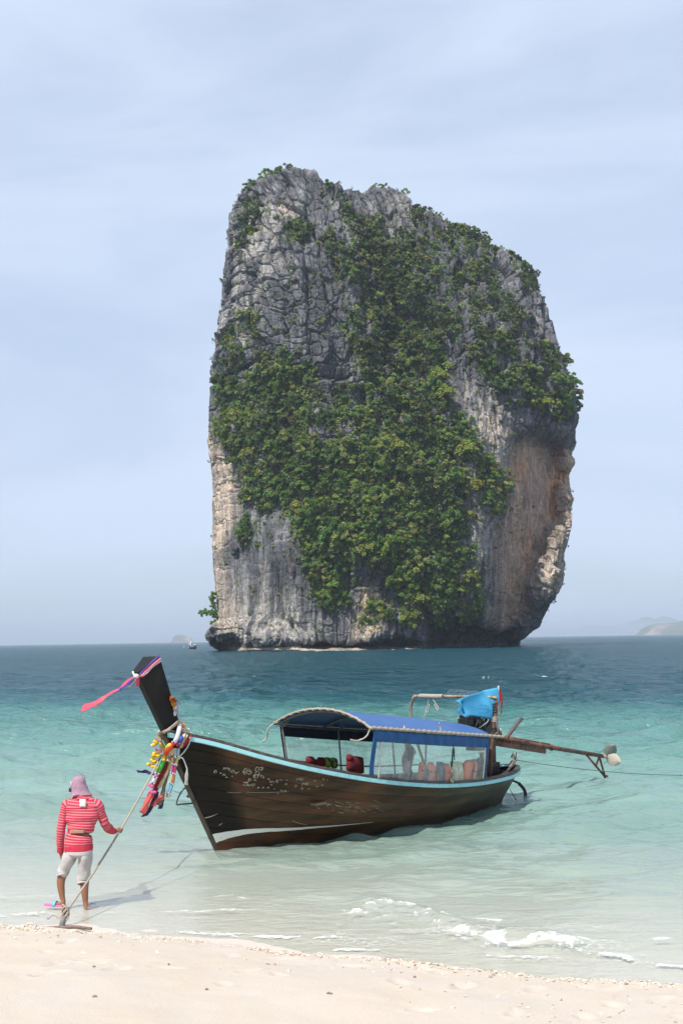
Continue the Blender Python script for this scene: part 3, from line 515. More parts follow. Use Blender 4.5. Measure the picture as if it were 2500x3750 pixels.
# surface lookup for planting: chart point -> place and outward direction
from mathutils.kdtree import KDTree
_pts = np.stack([PXr, PYr], -1).reshape(-1, 2)[::3]; _kd = KDTree(len(_pts))
for i, p in enumerate(_pts): _kd.insert((p[0], p[1], 0), i)
_kd.balance(); _pw = PW2.reshape(-1, 3)[::3]; _nw = nrm.reshape(-1, 3)[::3]
def on_rock(px, py):
    _, i, _ = _kd.find((px, py, 0)); return _pw[i], _nw[i]
# ---------------------------------------------------------------- far islands
m_far = mat('far_forest', (.10, .115, .075), .9, col2=(.30, .24, .19), scale=.009, lo=.5, hi=.62, bump=.6, bscale=.02)
def far_island(name, prof, dist, label, dpt=.35, base_px=2356):
    """prof: (photo x, height above the waterline in photo px)"""
    P = np.array(prof, float); k = dist/FOC; xs_ = np.linspace(P[0, 0], P[-1, 0], 90); hs = np.interp(xs_, P[:, 0], P[:, 1])
    X0 = np.array([atY(x, 2345, dist)[0] for x in xs_]); H = hs*k
    wdt = (X0[-1]-X0[0])*dpt; rows_ = []
    for tt in np.linspace(-1, 1, 25):
        f = max(0, 1-abs(tt)**2.2)**.6; n_ = fbm(np.stack([X0/130, X0*0+tt*6, X0*0+dist], -1), 4)
        rows_.append(np.stack([X0, X0*0+dist+tt*wdt*.5, -3+(H+3)*f*(1+.10*n_)], -1))
    g = G(); g.sheet(np.array(rows_)); ob = put(name, g, m_far, smooth=False); ob['kind'] = 'structure'; ob['label'] = label; return ob
far_island('far_islet', [(625, 0), (631, 6), (634, 18), (642, 24), (652, 28), (664, 29), (676, 26), (688, 23), (698, 20), (703, 10), (708, 4), (716, 0)], 7400, 'small hazy rock islet on the horizon left of the great rock')
far_island('far_headland', [(2340, 0), (2352, 10), (2362, 26), (2380, 33), (2410, 38), (2450, 41), (2480, 43), (2500, 48), (2560, 70), (2640, 95), (2760, 110), (2900, 60), (3000, 0)], 6400, 'hazy wooded headland at the right edge of the horizon')
far_island('far_hills', [(560, 0), (575, 8), (586, 14), (600, 16), (615, 12), (635, 4), (660, 9), (700, 14), (760, 16), (840, 12), (900, 0)], 20700, 'pale distant hills behind the small islet')
far_island('far_ridge', [(1930, 0), (1975, 26), (1990, 28), (2010, 12), (2050, 30), (2070, 25), (2110, 20), (2150, 38), (2190, 30), (2250, 32), (2290, 40), (2330, 50), (2370, 62), (2400, 50), (2430, 64), (2470, 50), (2550, 40), (2600, 0)], 21850, 'faint blue mountain ridge on the horizon right of the great rock')
# ---------------------------------------------------------------- greenery
m_leaf, t, b, o = newmat('cliff_leaves'); L = t.links.new; nn = t.nodes.new
at = nn('ShaderNodeAttribute'); at.attribute_name = 'tint'; L(at.outputs['Color'], b.inputs['Base Color']); b.inputs['Roughness'].default_value = .6; b.inputs['Specular IOR Level'].default_value = .3
tr = nn('ShaderNodeBsdfTranslucent'); L(at.outputs['Color'], tr.inputs['Color']); ms = nn('ShaderNodeMixShader'); ms.inputs['Fac'].default_value = .34; L(b.outputs[0], ms.inputs[1]); L(tr.outputs[0], ms.inputs[2]); L(ms.outputs[0], o.inputs['Surface'])
m_bark = mat('bark', (.16, .125, .10), .9, col2=(.09, .07, .055), scale=1.5, bump=.5)
m_deadwood = mat('dead_wood', (.42, .38, .34), .9, scale=2)
GREENS = 2.6*np.array([1.0, 1.0, .66])*np.array([[.058, .098, .026], [.040, .074, .024], [.078, .120, .030], [.100, .135, .030], [.070, .082, .034], [.046, .066, .030], [.092, .102, .036], [.034, .056, .024]])
def leaves(C, R, K, A, hue, r, leaf=(.33, .20), flat=.8, wild=1.0):
    """leaf sprays of many crowns at once. C centres, R radii, K leaves each, A growth axis, hue base colours"""
    n = len(C); nl = 9
    lo_ = r.normal(size=(n, nl, 3)); lo_ /= np.linalg.norm(lo_, axis=2)[..., None]; lo_ *= r.uniform(.25, .8+.4*wild, (n, nl, 1)); lo_[..., 2] *= flat
    lr = r.uniform(.20, .56, (n, nl)); lt = r.uniform(.72, 1.28, (n, nl))
    b_ = np.repeat(np.arange(n), K); m = len(b_); li = (nl*r.random(m)**1.0).astype(int)
    d = r.normal(size=(m, 3)); d /= np.linalg.norm(d, axis=1)[:, None]; d = d+.75*A[b_]+np.array([0, 0, .25]); d /= np.linalg.norm(d, axis=1)[:, None]
    p = C[b_]+R[b_][:, None]*(lo_[b_, li]+d*(lr[b_, li]*np.power(r.random(m), .25))[:, None])
    nv = d+.75*r.normal(size=(m, 3)); nv /= np.linalg.norm(nv, axis=1)[:, None]
    tx = np.cross(nv, r.normal(size=(m, 3))); tx /= np.linalg.norm(tx, axis=1)[:, None]; ty = np.cross(nv, tx); sz = r.uniform(.65, 1.35, (m, 1))
    tx = tx*sz*leaf[0]; ty = ty*sz*leaf[1]
    V = np.stack([p-tx-ty*.3, p+ty-tx*.1, p+tx+ty*.2, p-ty+tx*.1], 1).reshape(-1, 3)
    c = hue[b_]*lt[b_, li][:, None]*r.uniform(.75, 1.28, (m, 1))*(1+.10*r.normal(size=(m, 3)))
    return V, np.arange(4*m).reshape(-1, 4), np.repeat(np.clip(c, .012, .35), 4, 0)
VEG = [[(560, 470), (590, 445), (612, 470), (585, 500), (572, 560), (560, 560)], [(770, 440), (790, 470), (815, 520), (840, 500), (900, 540), (940, 470), (985, 492), (1005, 545), (1040, 515), (1130, 566), (1150, 640), (1165, 690), (1190, 740), (1215, 800), (1280, 815), (1318, 905), (1300, 960), (1245, 960), (1235, 930), (1190, 930), (1150, 950), (1120, 905), (1085, 870), (1075, 820), (1100, 740), (1050, 760), (1020, 770), (1010, 850), (1000, 900), (960, 900), (955, 850), (930, 870), (890, 880), (870, 800), (845, 690), (822, 640), (815, 580)],
       [(1175, 560), (1215, 610), (1230, 665), (1205, 670), (1190, 630)],
       [(497, 880), (520, 860), (560, 900), (600, 860), (650, 830), (700, 850), (710, 880), (760, 900), (820, 880), (880, 900), (960, 890), (1005, 900), (1060, 940), (1075, 1000), (1110, 1050), (1148, 1100), (1138, 1170), (1090, 1185), (1040, 1215), (1060, 1290), (1090, 1345), (1095, 1400), (1050, 1418), (985, 1412), (945, 1400), (905, 1360), (890, 1300), (800, 1290), (750, 1330), (715, 1320), (700, 1250), (690, 1190), (640, 1160), (600, 1180), (575, 1140), (560, 1080), (535, 1030), (500, 960)],
       [(730, 1340), (770, 1310), (815, 1330), (800, 1380), (760, 1400), (735, 1390)], [(825, 1420), (860, 1395), (905, 1385), (880, 1420), (840, 1440)], [(920, 1395), (950, 1385), (965, 1440), (925, 1450)],
       [(520, 790), (560, 730), (600, 720), (590, 780), (540, 830), (510, 850)], [(580, 830), (610, 800), (640, 840), (690, 800), (715, 860), (690, 900), (600, 920)], [(850, 800), (900, 880), (870, 900), (830, 850)],
       [(550, 1200), (575, 1195), (580, 1250), (555, 1250)], [(800, 700), (860, 800), (830, 810), (800, 760)], [(750, 560), (810, 600), (820, 660), (780, 640)], [(665, 505), (715, 520), (705, 545), (670, 535)]]
BARE = [[(985, 645), (1010, 635), (1040, 655), (1100, 655), (1090, 690), (1020, 690), (1005, 720), (985, 690)], [(1018, 770), (1075, 765), (1078, 830), (1120, 850), (1130, 890), (1165, 940), (1060, 950), (1015, 860)], [(958, 850), (982, 850), (985, 905), (968, 910)], [(1175, 600), (1200, 610), (1200, 655), (1180, 655)], [(690, 980), (800, 970), (825, 1020), (790, 1030), (700, 1015)], [(880, 440), (940, 470), (945, 520), (890, 510)], [(965, 500), (1000, 500), (1000, 540), (970, 540)], [(930, 540), (955, 545), (960, 570), (935, 560)], [(1215, 690), (1245, 720), (1270, 800), (1215, 800), (1200, 740)], [(930, 610), (960, 620), (960, 650), (935, 640)], [(1040, 1130), (1100, 1120), (1110, 1180), (1050, 1185)], [(740, 880), (760, 885), (765, 940), (745, 945)], [(850, 960), (880, 960), (885, 1000), (855, 1000)]]
vmask = np.clip(chart(VEG, .8)-chart(BARE, .8), 0, 1)
vr = np.random.default_rng(21)
MOT = chart([[(500, 700), (640, 720), (730, 800), (735, 905), (640, 880), (560, 870), (500, 860)], [(690, 860), (890, 880), (895, 1030), (690, 1020)], [(880, 480), (1010, 490), (1180, 590), (1215, 760), (1000, 770), (880, 570)], [(1075, 740), (1200, 790), (1310, 900), (1300, 950), (1130, 940)], [(880, 895), (1060, 935), (1070, 1010), (890, 985)], [(700, 1230), (900, 1300), (960, 1400), (760, 1390)]], 3)
cand = []
tries = 0
cell = {}
while tries < 60000:
    tries += 1
    px, py = vr.uniform(760, 2110), vr.uniform(600, 2290)
    w = float(look(vmask, np.array([px]), np.array([py]))[0])
    nzv = float(vn(np.array([px/26, py/26, 3.])))
    if w < .5 and not (w > .05 and nzv > .45): continue
    mo_ = float(look(MOT, np.array([px]), np.array([py]))[0])
    if mo_*(.62+.5*float(vn(np.array([px/34, py/34, 6.])))) > vr.uniform(.40, .74): continue
    R = (1-.3*mo_)*(.75+2.3*vr.random()**2.1)*(1.15 if py > 1350 else .82)
    if w > .8 and (nzv+.4*vn(np.array([px/60, py/60, 4.])) < -.50 or (py < 1330 and nzv+.5*vn(np.array([px/55, py/55, 1.])) < -.22)): continue
    rp_ = R*12*.62; key = (int(px//30), int(py//30)); ok = True
    for a in (-1, 0, 1):
        for c in (-1, 0, 1):
            for (qx, qy, qr) in cell.get((key[0]+a, key[1]+c), []):
                if (qx-px)**2+(qy-py)**2 < (.55*(qr+rp_))**2: ok = False
    if not ok: continue
    cell.setdefault(key, []).append((px, py, rp_)); cand.append((px, py, R))
print('bushes', len(cand))
C, R, A, HU = [], [], [], []
for px, py, r0 in cand:
    p, n_ = on_rock(px, py); n_ = n_+np.array([0, 0, .55]); n_ /= np.linalg.norm(n_)
    C.append(p+n_*r0*.55); R.append(r0); A.append(n_*.7+np.array([0, 0, .5]))
    patch = vn(np.array([px/75, py/75, 9.])); up = np.clip((2000-py)/1300, 0, 1)
    k = vr.choice(8, p=np.array([.2, .16, .17+.1*max(0, patch), .13+.08*max(0, patch), .1, .1, .07, .07])/np.sum([.2, .16, .17+.1*max(0, patch), .13+.08*max(0, patch), .1, .1, .07, .07]))
    h = GREENS[k]*(1+.42*patch)*(1-.32*up); h = h*(1-.35*up)+h.mean()*np.array([1.05, 1.1, .78])*.35*up; h = h*np.array([1.25, .82, .7]) if vr.random() < .03 else h
    HU.append(h*vr.uniform(.75, 1.25))
C, R, A, HU = map(np.array, (C, R, A, HU))
# prominent crowns become trees of their own, the rest is the green mass
order = np.argsort(-R); TREES = [i for i in order if R[i] > 2.2][:90]; rest = np.array(sorted(set(range(len(R)))-set(TREES)))
K = (185*R[rest]**1.75).astype(int)
V, F, CL = leaves(C[rest], R[rest], K, A[rest], HU[rest], vr)
Vn = []
# grass and creeper tufts: small sprays between the crowns
gx_, gy_ = vr.uniform(760, 2110, 26000), vr.uniform(600, 2310, 26000)
wv = look(blur(vmask*(1-.45*MOT), 5), gx_, gy_); kp = vr.random(len(gx_)) < np.clip(wv*1.1, .022, .5); gp = [on_rock(a, c) for a, c in zip(gx_[kp], gy_[kp])]
C2 = np.array([p+n*.25 for p, n in gp]); A2 = np.array([n+np.array([0, 0, .6]) for p, n in gp]); A2 /= np.linalg.norm(A2, axis=1)[:, None]; R2 = vr.uniform(.35, .85, len(C2)); H2 = GREENS[vr.integers(0, 8, len(C2))]*vr.uniform(.8, 1.5, (len(C2), 1))
hv = [cand[int(i)] for i in vr.integers(0, len(cand), 420)]
hc_, hh_ = [], []
for px, py, r0 in hv:
    hu = GREENS[vr.integers(0, 8)]*vr.uniform(.7, 1.2)
    for q in range(int(vr.integers(3, 8))):
        p, n_ = on_rock(px+vr.uniform(-6, 6), py+q*9); hc_.append(p+n_*.5); hh_.append(hu)
C2 = np.concatenate([C2, hc_]); A2 = np.concatenate([A2, np.tile([[0, -.5, .2]], (len(hc_), 1))]); R2 = np.concatenate([R2, vr.uniform(.4, .8, len(hc_))]); H2 = np.concatenate([H2, hh_])
V2, F2, CL2 = leaves(C2, R2, np.full(len(C2), 13), A2, H2, vr, leaf=(.36, .16))
fol = bigmesh('cliff_foliage', np.concatenate([V, V2]), np.concatenate([F, F2+len(V)]), m_leaf, color=np.concatenate([CL, CL2]), smooth=False, kind='stuff')
fol['label'] = 'dense green scrub and creepers covering the gullies of the great rock'
print('leaf quads', len(F)+len(F2))
# bare pale stems showing between the crowns
g = G()
for q in range(170):
    px, py = cand[int(vr.integers(0, len(cand)))][:2]; p, n_ = on_rock(px+vr.uniform(-14, 14), py+vr.uniform(-10, 10)); l_ = vr.uniform(1.2, 3.4); d_s = n_*vr.uniform(.6, 1.2)+np.array([vr.uniform(-.5, .5), 0, vr.uniform(.6, 1.3)]); d_s /= np.linalg.norm(d_s)
    g.tube(catmull([p, p+d_s*l_*.5+vr.normal(0, .15, 3), p+d_s*l_*1.25], 2), [.07, .065, .055, .05, .035], 4)
stems = put('bare_stems', g, m_deadwood, kind='stuff'); stems['label'] = 'thin pale bare stems between the crowns on the rock'
# ---- crown and trunk prototypes shared by the single trees and shrubs
CROWNS = []
for k in range(8):
    r = np.random.default_rng(300+k); fl = (.8, .7, .9, .6)[k % 4]
    V, F, CL = leaves(np.array([[0, 0, .95]]), np.array([1.0]), np.array([900]), np.array([[0, -.35, .75]]), np.array([[1.0, 1.0, 1.0]]), r, leaf=(.13, .08), flat=fl)
    hue = GREENS[k]; me_ = (V, F, np.clip(CL*0+np.repeat(r.uniform(.7, 1.3, (len(F), 1)), 4, 0)*hue, .012, .3)); CROWNS.append(me_)
_cr, _tk = {}, {}
def plant(name, label, cat, p, size, k, group=None, lean=(0, -.3), trunk_len=1.0):
    e = thing(name, label, cat, p, 0, group); e.scale = (size,)*3; e.rotation_euler = (lean[1]*.5, lean[0]*.8, k*1.9)
    e.rotation_euler = (0, 0, 0)
    if k not in _cr:
        c = bigmesh('crown', *CROWNS[k][:2], m_leaf, parent=e, color=CROWNS[k][2], smooth=False); _cr[k] = c.data
        g = G(); r = np.random.default_rng(k)
        top_ = np.array([r.uniform(-.2, .2), -.15, .75]); g.tube(catmull([(0, .1, -.25), (.03, 0, .2), (top_*.6), top_], 3), np.linspace(.085, .035, 10), 6)
        for q in range(4):
            a = q*1.6+r.uniform(0, .6); g.tube([top_*.55, top_*.7+np.array([.25*math.cos(a), .25*math.sin(a), .15]), top_*.8+np.array([.55*math.cos(a), .5*math.sin(a), .3])], [.04, .028, .014], 5)
        tk = put('trunk', g, m_bark, e); _tk[k] = tk.data
    else:
        c = bpy.data.objects.new('crown', _cr[k]); COL.objects.link(c); c.parent = e
        tk = bpy.data.objects.new('trunk', _tk[k]); COL.objects.link(tk); tk.parent = e
    return e
HUEN = ['mid green', 'dark green', 'bright green', 'yellow green', 'olive', 'dull green', 'pale olive', 'very dark green']
ORD = ['topmost', 'second', 'third', 'fourth', 'fifth', 'sixth', 'seventh', 'eighth', 'ninth', 'tenth', 'eleventh', 'twelfth']
def region(px, py):
    x_, y_ = px/KD, py/KD
    if y_ < 620: return 'on the upper slope below the right ridge' if x_ > 900 else 'in the gully beside the summit'
    if x_ > 1150 and y_ < 1000: return 'on the right shoulder above the overhang'
    if y_ < 880: return 'in the central gully right of the grey tower' if x_ > 780 else 'on the left side of the grey tower'
    if x_ < 680: return 'on the left shoulder below the tower' if y_ < 1060 else 'by the pale left wall'
    if y_ < 1080: return 'in the middle of the green slope'
    if x_ > 1000: return 'at the right rim of the green slope'
    return 'on the lower green slope' if y_ < 1250 else 'low down above the sea caves'
tl = []
for i in TREES: tl.append([region(cand[i][0], cand[i][1]), int(vr.integers(0, 8)), cand[i][1], i])
seen_ = {}
for rg_, k, py, i in sorted(tl, key=lambda q: q[2]):
    n0 = seen_.get((rg_, k), 0); seen_[(rg_, k)] = n0+1
for kk_ in list(seen_): seen_[kk_] = [seen_[kk_], 0]
for rg_, k, py, i in sorted(tl, key=lambda q: q[2]):
    tot, n0 = seen_[(rg_, k)]; seen_[(rg_, k)][1] += 1
    lab = f'{HUEN[k]} rounded tree {rg_}' if tot == 1 else f'{HUEN[k]} rounded tree {rg_}, {ORD[n0]}{" from top" if n0 else ""}'
    p, n_ = on_rock(cand[i][0], cand[i][1])
    plant('cliff_tree', lab, 'tree', p-np.array([0, -.3, .2*R[i]]), R[i]*1.1, k, 'trees standing out of the scrub on the rock')
# shrubs rooted singly on bare rock, and the trees of the skyline (photo points)
def zz(lst, x0, y0, f): return [(x0+a*f, y0+b*f, s) for a, b, s in lst]
shrubs = zz([(450, 640, 22), (450, 740, 22), (660, 530, 22), (840, 600, 34), (850, 400, 30), (1040, 600, 24), (610, 870, 16), (770, 900, 32), (725, 1020, 20), (900, 1010, 24), (520, 1060, 22), (900, 1140, 16), (740, 1300, 18), (975, 1320, 34), (650, 1390, 28), (730, 1410, 20), (810, 1385, 10), (940, 1460, 20), (1010, 1510, 17), (1090, 1570, 16), (1180, 1220, 28), (1230, 1400, 30), (1250, 1700, 14), (460, 870, 18), (640, 1790, 18), (460, 1260, 34), (330, 1500, 34), (1160, 570, 20), (1060, 700, 30), (960, 730, 18)], 700, 550, .4783)
shrubs += zz([(410, 1140, 32), (520, 1250, 26), (630, 1180, 22), (770, 1150, 20), (560, 1370, 8), (475, 1610, 7), (605, 1665, 9), (680, 1615, 8), (795, 1490, 14), (960, 1520, 11), (530, 1540, 8), (815, 1865, 7)], 700, 1400, .4783)
shrubs += zz([(640, 2000-1400, 20), (815, 430, 18), (915, 410, 12), (930, 290, 22), (760, 350, 14), (1390, 650, 16)], 1350, 1400, .51)
def sregion(px, py):
    x_, y_ = px/KD, py/KD
    if y_ < 560: return 'near the top of the grey tower'
    if y_ < 730: return 'on the middle of the grey tower'
    if y_ < 950: return 'on the lower part of the grey tower' if x_ < 880 else 'on the bare patch right of the gully'
    if x_ > 850: return 'on the pale wall beside the overhang'
    return 'on the grey buttress at the lower left' if y_ < 1330 else 'on the rock just above the sea ledge'
sq = []
for px, py, s in shrubs:
    sz_ = 'tiny' if s < 13 else ('small' if s < 21 else ('middling' if s < 28 else 'large')); sq.append([sregion(px, py), sz_, py, px, s])
cnt = {}
for q in sq: cnt[(q[0], q[1])] = cnt.get((q[0], q[1]), 0)+1
num = {}
for rg_, sz_, py, px, s in sorted(sq, key=lambda q: q[2]):
    n0 = num.get((rg_, sz_), 0); num[(rg_, sz_)] = n0+1; tot = cnt[(rg_, sz_)]
    p, n_ = on_rock(px, py); lab = f'{sz_} shrub rooted {rg_}' if tot == 1 else f'{sz_} shrub rooted {rg_}, {ORD[n0]}{" from the top" if n0 else ""}'
    plant('cliff_shrub', lab, 'shrub', p-np.array([0, -.1, s*.03]), max(.7, s/12*.92*.478*1.25), int(vr.integers(0, 8)), 'shrubs rooted singly on the bare rock face')
sky_trees = [(598, 412, 2.0, 'wispy tree leaning out from the rock\'s upper left corner', 2), (622, 400, 2.6, 'wide feathery tree on the skyline left of the bare summit', 0), (640, 392, 2.4, 'tallest bushy tree on the skyline just left of the bare summit', 1), (662, 390, 1.5, 'small round tree touching the left side of the bare summit', 5), (585, 428, 2.2, 'dark bush under the wispy tree at the upper left corner', 7), (752, 424, 2.2, 'dark tree hanging in the notch right of the bare summit', 1), (820, 445, 1.7, 'dark tree in the dip between the two crests', 7), (775, 428, 1.0, 'low shrub on the small knob right of the notch', 4), (860, 432, 1.3, 'low shrub along the top of the second crest', 4), (880, 430, 1.5, 'spreading shrub on the highest point of the second crest', 0), (925, 448, 1.7, 'twiggy tree at the right end of the second crest', 2), (960, 476, 1.9, 'pale green bush on the slope below the second crest', 6), (1008, 497, 1.2, 'thin shrub on the rocky knob halfway down the right ridge', 4), (1060, 522, 2.1, 'dark tree on the right ridge past the rocky knob', 7), (1085, 538, 2.0, 'rounded tree in the middle of the right ridge line', 1), (1125, 566, 1.6, 'bush near the lower bend of the right ridge line', 5), (1150, 578, 1.3, 'small bush at the corner where the right ridge turns down', 4), (1205, 622, 2.3, 'dark tree crowning the right shoulder of the rock', 1), (1218, 652, 1.7, 'bushy tree overhanging the right edge below the shoulder', 7), (1286, 852, 1.5, 'tree jutting from the right edge above the orange overhang', 1), (1306, 908, 1.4, 'tree at the outermost bulge of the right edge', 4), (522, 650, 1.3, 'dark shrub sticking out of the upper left edge into the sky', 7), (513, 725, 1.0, 'small shrub sticking out of the left edge halfway up', 4), (508, 800, 1.1, 'grey green tuft on the left edge above the big dark bush', 4), (520, 900, 3.4, 'big dark green bush on the left shoulder', 1), (545, 960, 3.0, 'bright green bush below the dark one on the left shoulder', 3)]
for i, (dx, dy, s, lab, k) in enumerate(sky_trees):
    p, n_ = on_rock(dx*KD, dy*KD)
    plant('ridge_tree', lab, 'tree', p-np.array([0 if dx < 1150 else s*.45, -1.0 if dy < 640 else -.2, s*.62]), s, k)
# the tree reaching over the sea at the foot of the left edge
bt, _ = on_rock(503*KD, 1425*KD)
e = thing('overhanging_tree', 'tree reaching out over the sea from the foot of the rock\'s left edge', 'tree', bt)
g = G(); Cb = []; Rb = []
for pts in ([(0, 0, 0), (-1.8, -.3, 1.9), (-4.2, -.4, 3.2), (-6.0, -.5, 2.6)], [(0, 0, .5), (-1.0, -.2, 3), (-2.2, -.3, 6.2), (-1.5, -.3, 9.2)], [(0, 0, .3), (-.6, -.4, 1.6), (-1.3, -.6, 3.4)], [(-.2, 0, -.3), (-1.0, -.3, -.5), (-1.7, -.3, -.8)]):
    c = catmull(pts, 4); g.tube(c, np.linspace(.22, .07, len(c)), 6)
    for q in c[3:]: Cb.append(q+rng.normal(0, .25, 3)); Rb.append(rng.uniform(.7, 1.35))
Cb = np.array(Cb); Rb = np.array(Rb)
V, F, CL = leaves(Cb, Rb, np.full(len(Cb), 210), np.tile([[0, -.3, .3]], (len(Cb), 1)), np.tile([GREENS[0]*1.1], (len(Cb), 1)), vr, leaf=(.26, .15))
put('trunk', g, m_bark, e); bigmesh('crown', V, F, m_leaf, parent=e, color=CL, smooth=False)
# bleached dead tree in the middle of the green slope
p, n_ = on_rock(732*KD, 1088*KD); e = thing('dead_tree', 'bleached leafless tree in the middle of the green slope', 'tree', p+n_*2.4)
g = G()
for q in range(7):
    a = -1.2+q*.4; g.tube(catmull([(0, 0, -1.2), (.25*math.sin(a), -.2, .2), (1.0*math.sin(a), -.5, 1.1+.3*math.cos(a)), (1.5*math.sin(a), -.6, 1.0+.9*math.cos(a))], 3), np.linspace(.13, .04, 10), 5)
put('branch', g, m_deadwood, e)
# ---------------------------------------------------------------- long-tail boat
BO = ground(805, 3128); BPHI = .85
BA = np.array([math.cos(BPHI), math.sin(BPHI), 0]); BN = np.array([-math.sin(BPHI), math.cos(BPHI), 0])   # aft; away from the beach
def BW(t, y, z): return BO+BA*t+BN*y+np.array([0, 0, z])
def btop(name, label, cat, t, y, z, group=None): return thing(name, label, cat, BW(t, y, z), BPHI, group)
M = {}
M['hull'] = mat('hull_wood', (.094, .046, .022), .4, col2=(.026, .018, .012), scale=1.6, stretch=(.7, 2, 5), bump=.35, bscale=14, attr='tint', spec=.2, detail=8)
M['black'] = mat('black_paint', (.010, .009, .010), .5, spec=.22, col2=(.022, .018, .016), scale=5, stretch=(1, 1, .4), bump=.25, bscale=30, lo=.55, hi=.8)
M['cyan'] = mat('cyan_paint', (.33, .64, .68), .5, col2=(.24, .46, .50), scale=9, bump=.2, bscale=30, lo=.5, hi=.75)
M['cap'] = mat('worn_dark_wood', (.060, .040, .034), .6, col2=(.13, .10, .085), scale=7, stretch=(.5, 3, 3), bump=.4, lo=.5)
M['white'] = mat('white_paint', (.74, .74, .68), .5, col2=(.50, .50, .44), scale=8, bump=.2, lo=.6, hi=.75)
M['chip'] = mat('peeled_paint', (.50, .46, .36), .7, col2=(.30, .26, .18), scale=20)
M['inner'] = mat('inner_wood', (.20, .15, .10), .7, col2=(.12, .085, .06), scale=3, stretch=(.5, 3, 3), bump=.4)
M['tarp'] = mat('blue_tarpaulin', (.060, .150, .37), .5, col2=(.045, .115, .30), scale=1.3, bump=.55, bscale=4, transl=.12, lo=.3, hi=.75)
M['tarpdk'] = mat('blue_tarpaulin_edge', (.020, .125, .37), .4, col2=(.018, .085, .27), scale=5, bump=.5, bscale=9, transl=.25)
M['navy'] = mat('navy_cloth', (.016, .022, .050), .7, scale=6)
M['steel'] = mat('dull_steel_tube', (.22, .22, .22), .45, metal=.5, col2=(.13, .12, .11), scale=9)
M['rope'] = mat('weathered_rope', (.42, .36, .28), .9, col2=(.30, .25, .19), scale=30, bump=.6, bscale=90)
M['rust'] = mat('rusty_iron', (.17, .070, .040), .8, col2=(.085, .045, .032), scale=12, bump=.4)
M['rustpole'] = mat('flaking_pole', (.33, .235, .16), .7, col2=(.16, .075, .045), scale=11, stretch=(1, 1, .5), lo=.45, hi=.62)
M['iron'] = mat('oily_black_iron', (.018, .017, .017), .38, metal=.4, col2=(.05, .045, .04), scale=14)
M['chrome'] = mat('bright_metal', (.75, .74, .72), .18, metal=1.0, scale=8)
def clear_mat():
    m, t, b, o = newmat('clear_vinyl'); L = t.links.new; nn = t.nodes.new
    b.inputs['Base Color'].default_value = (.82, .85, .83, 1); b.inputs['Roughness'].default_value = .25
    co = nn('ShaderNodeTexCoord'); mpn = nn('ShaderNodeMapping'); mpn.inputs['Scale'].default_value = (2.2, 1, .9); L(co.outputs['Object'], mpn.inputs['Vector'])
    nz = nn('ShaderNodeTexNoise'); nz.inputs['Scale'].default_value = 2.6; nz.inputs['Detail'].default_value = 6; nz.inputs['Roughness'].default_value = .65; nz.inputs['Distortion'].default_value = .8; L(mpn.outputs[0], nz.inputs['Vector'])
    mr = nn('ShaderNodeMapRange'); mr.inputs['From Min'].default_value = .42; mr.inputs['From Max'].default_value = .72; mr.inputs['To Min'].default_value = .2; mr.inputs['To Max'].default_value = .42; L(nz.outputs['Fac'], mr.inputs['Value']); L(mr.outputs[0], b.inputs['Alpha'])
    bp = nn('ShaderNodeBump'); bp.inputs['Strength'].default_value = .5; bp.inputs['Distance'].default_value = .03; L(nz.outputs['Fac'], bp.inputs['Height']); L(bp.outputs[0], b.inputs['Normal'])
    return m
M['vinyl'] = clear_mat()
# ---- hull form: t aft from the forefoot, gunwale and keel lines
GT = np.array([-1.09, -.42, .56, 1.55, 2.78, 4.2, 5.57, 6.8, 7.4, 7.84, 7.98]); GZ = np.array([1.88, 1.715, 1.40, 1.14, .89, .69, .59, .56, .57, .595, .605])
GB = np.array([.055, .27, .60, .82, .94, .96, .87, .64, .45, .22, .0])
KT = np.array([0, .35, 1.0, 2.0, 3.0, 4.2, 5.4, 6.5, 7.05, 7.4, 7.5]); KZ = np.array([-.02, -.06, -.14, -.24, -.30, -.32, -.30, -.22, -.14, -.06, -.03])
PW_ = np.array([1.0, 1.12, 1.05, .88, .66, .56, .55, .66, .74, .85, 1.0])
NSTN = 90; su = np.linspace(0, 10, NSTN); ii = np.arange(11)
def cub(y): # smooth interpolation over the stations
    return np.interp(su, np.linspace(0, 10, len(catmull(np.stack([y, y*0, y*0], 1), 8))), catmull(np.stack([y, y*0, y*0], 1), 8)[:, 0])
gT, gZ, gB, kT, kZ, pP = map(cub, (GT, GZ, GB, KT, KZ, PW_)); gB = np.maximum(gB, 0)
def hull_pt(i, v, side=-1, off=0.0):
    """i station index (float ok), v 0 keel .. 1 gunwale"""
    f = lambda a: np.interp(i, np.arange(NSTN), a)
    t_ = f(kT)+(f(gT)-f(kT))*v; z_ = f(kZ)+(f(gZ)-f(kZ))*v; b_ = np.maximum(f(gB), .012)*np.power(np.maximum(v, 1e-4), f(pP))*(1+.06*np.sin(PI*v)*sstep(15, 40, i)); b_ = b_+.028*(1-v)
    return np.stack([t_, side*(b_+off), z_], -1)
boat = thing('longtail_boat', 'dark wooden long-tail boat with blue canopy moored with its bow on the beach', 'boat', BO, BPHI)
# strakes: each plank its own piece, edges lapped by a few millimetres
NP_ = 9; vb = np.concatenate([[0], np.cumsum(np.array([1.0, 1.0, 1, 1, .95, .95, .9, .9, .85]))]); vb = vb/vb[-1]
pr = np.random.default_rng(4); ist = np.arange(0, NSTN, 1.5)
REDV = lambda t_, z_: None
STR = [(785, 3055), (850, 3043), (950, 3034), (1080, 3030), (1200, 3024), (1365, 3010)]       # upper edge of the white band, in the photograph
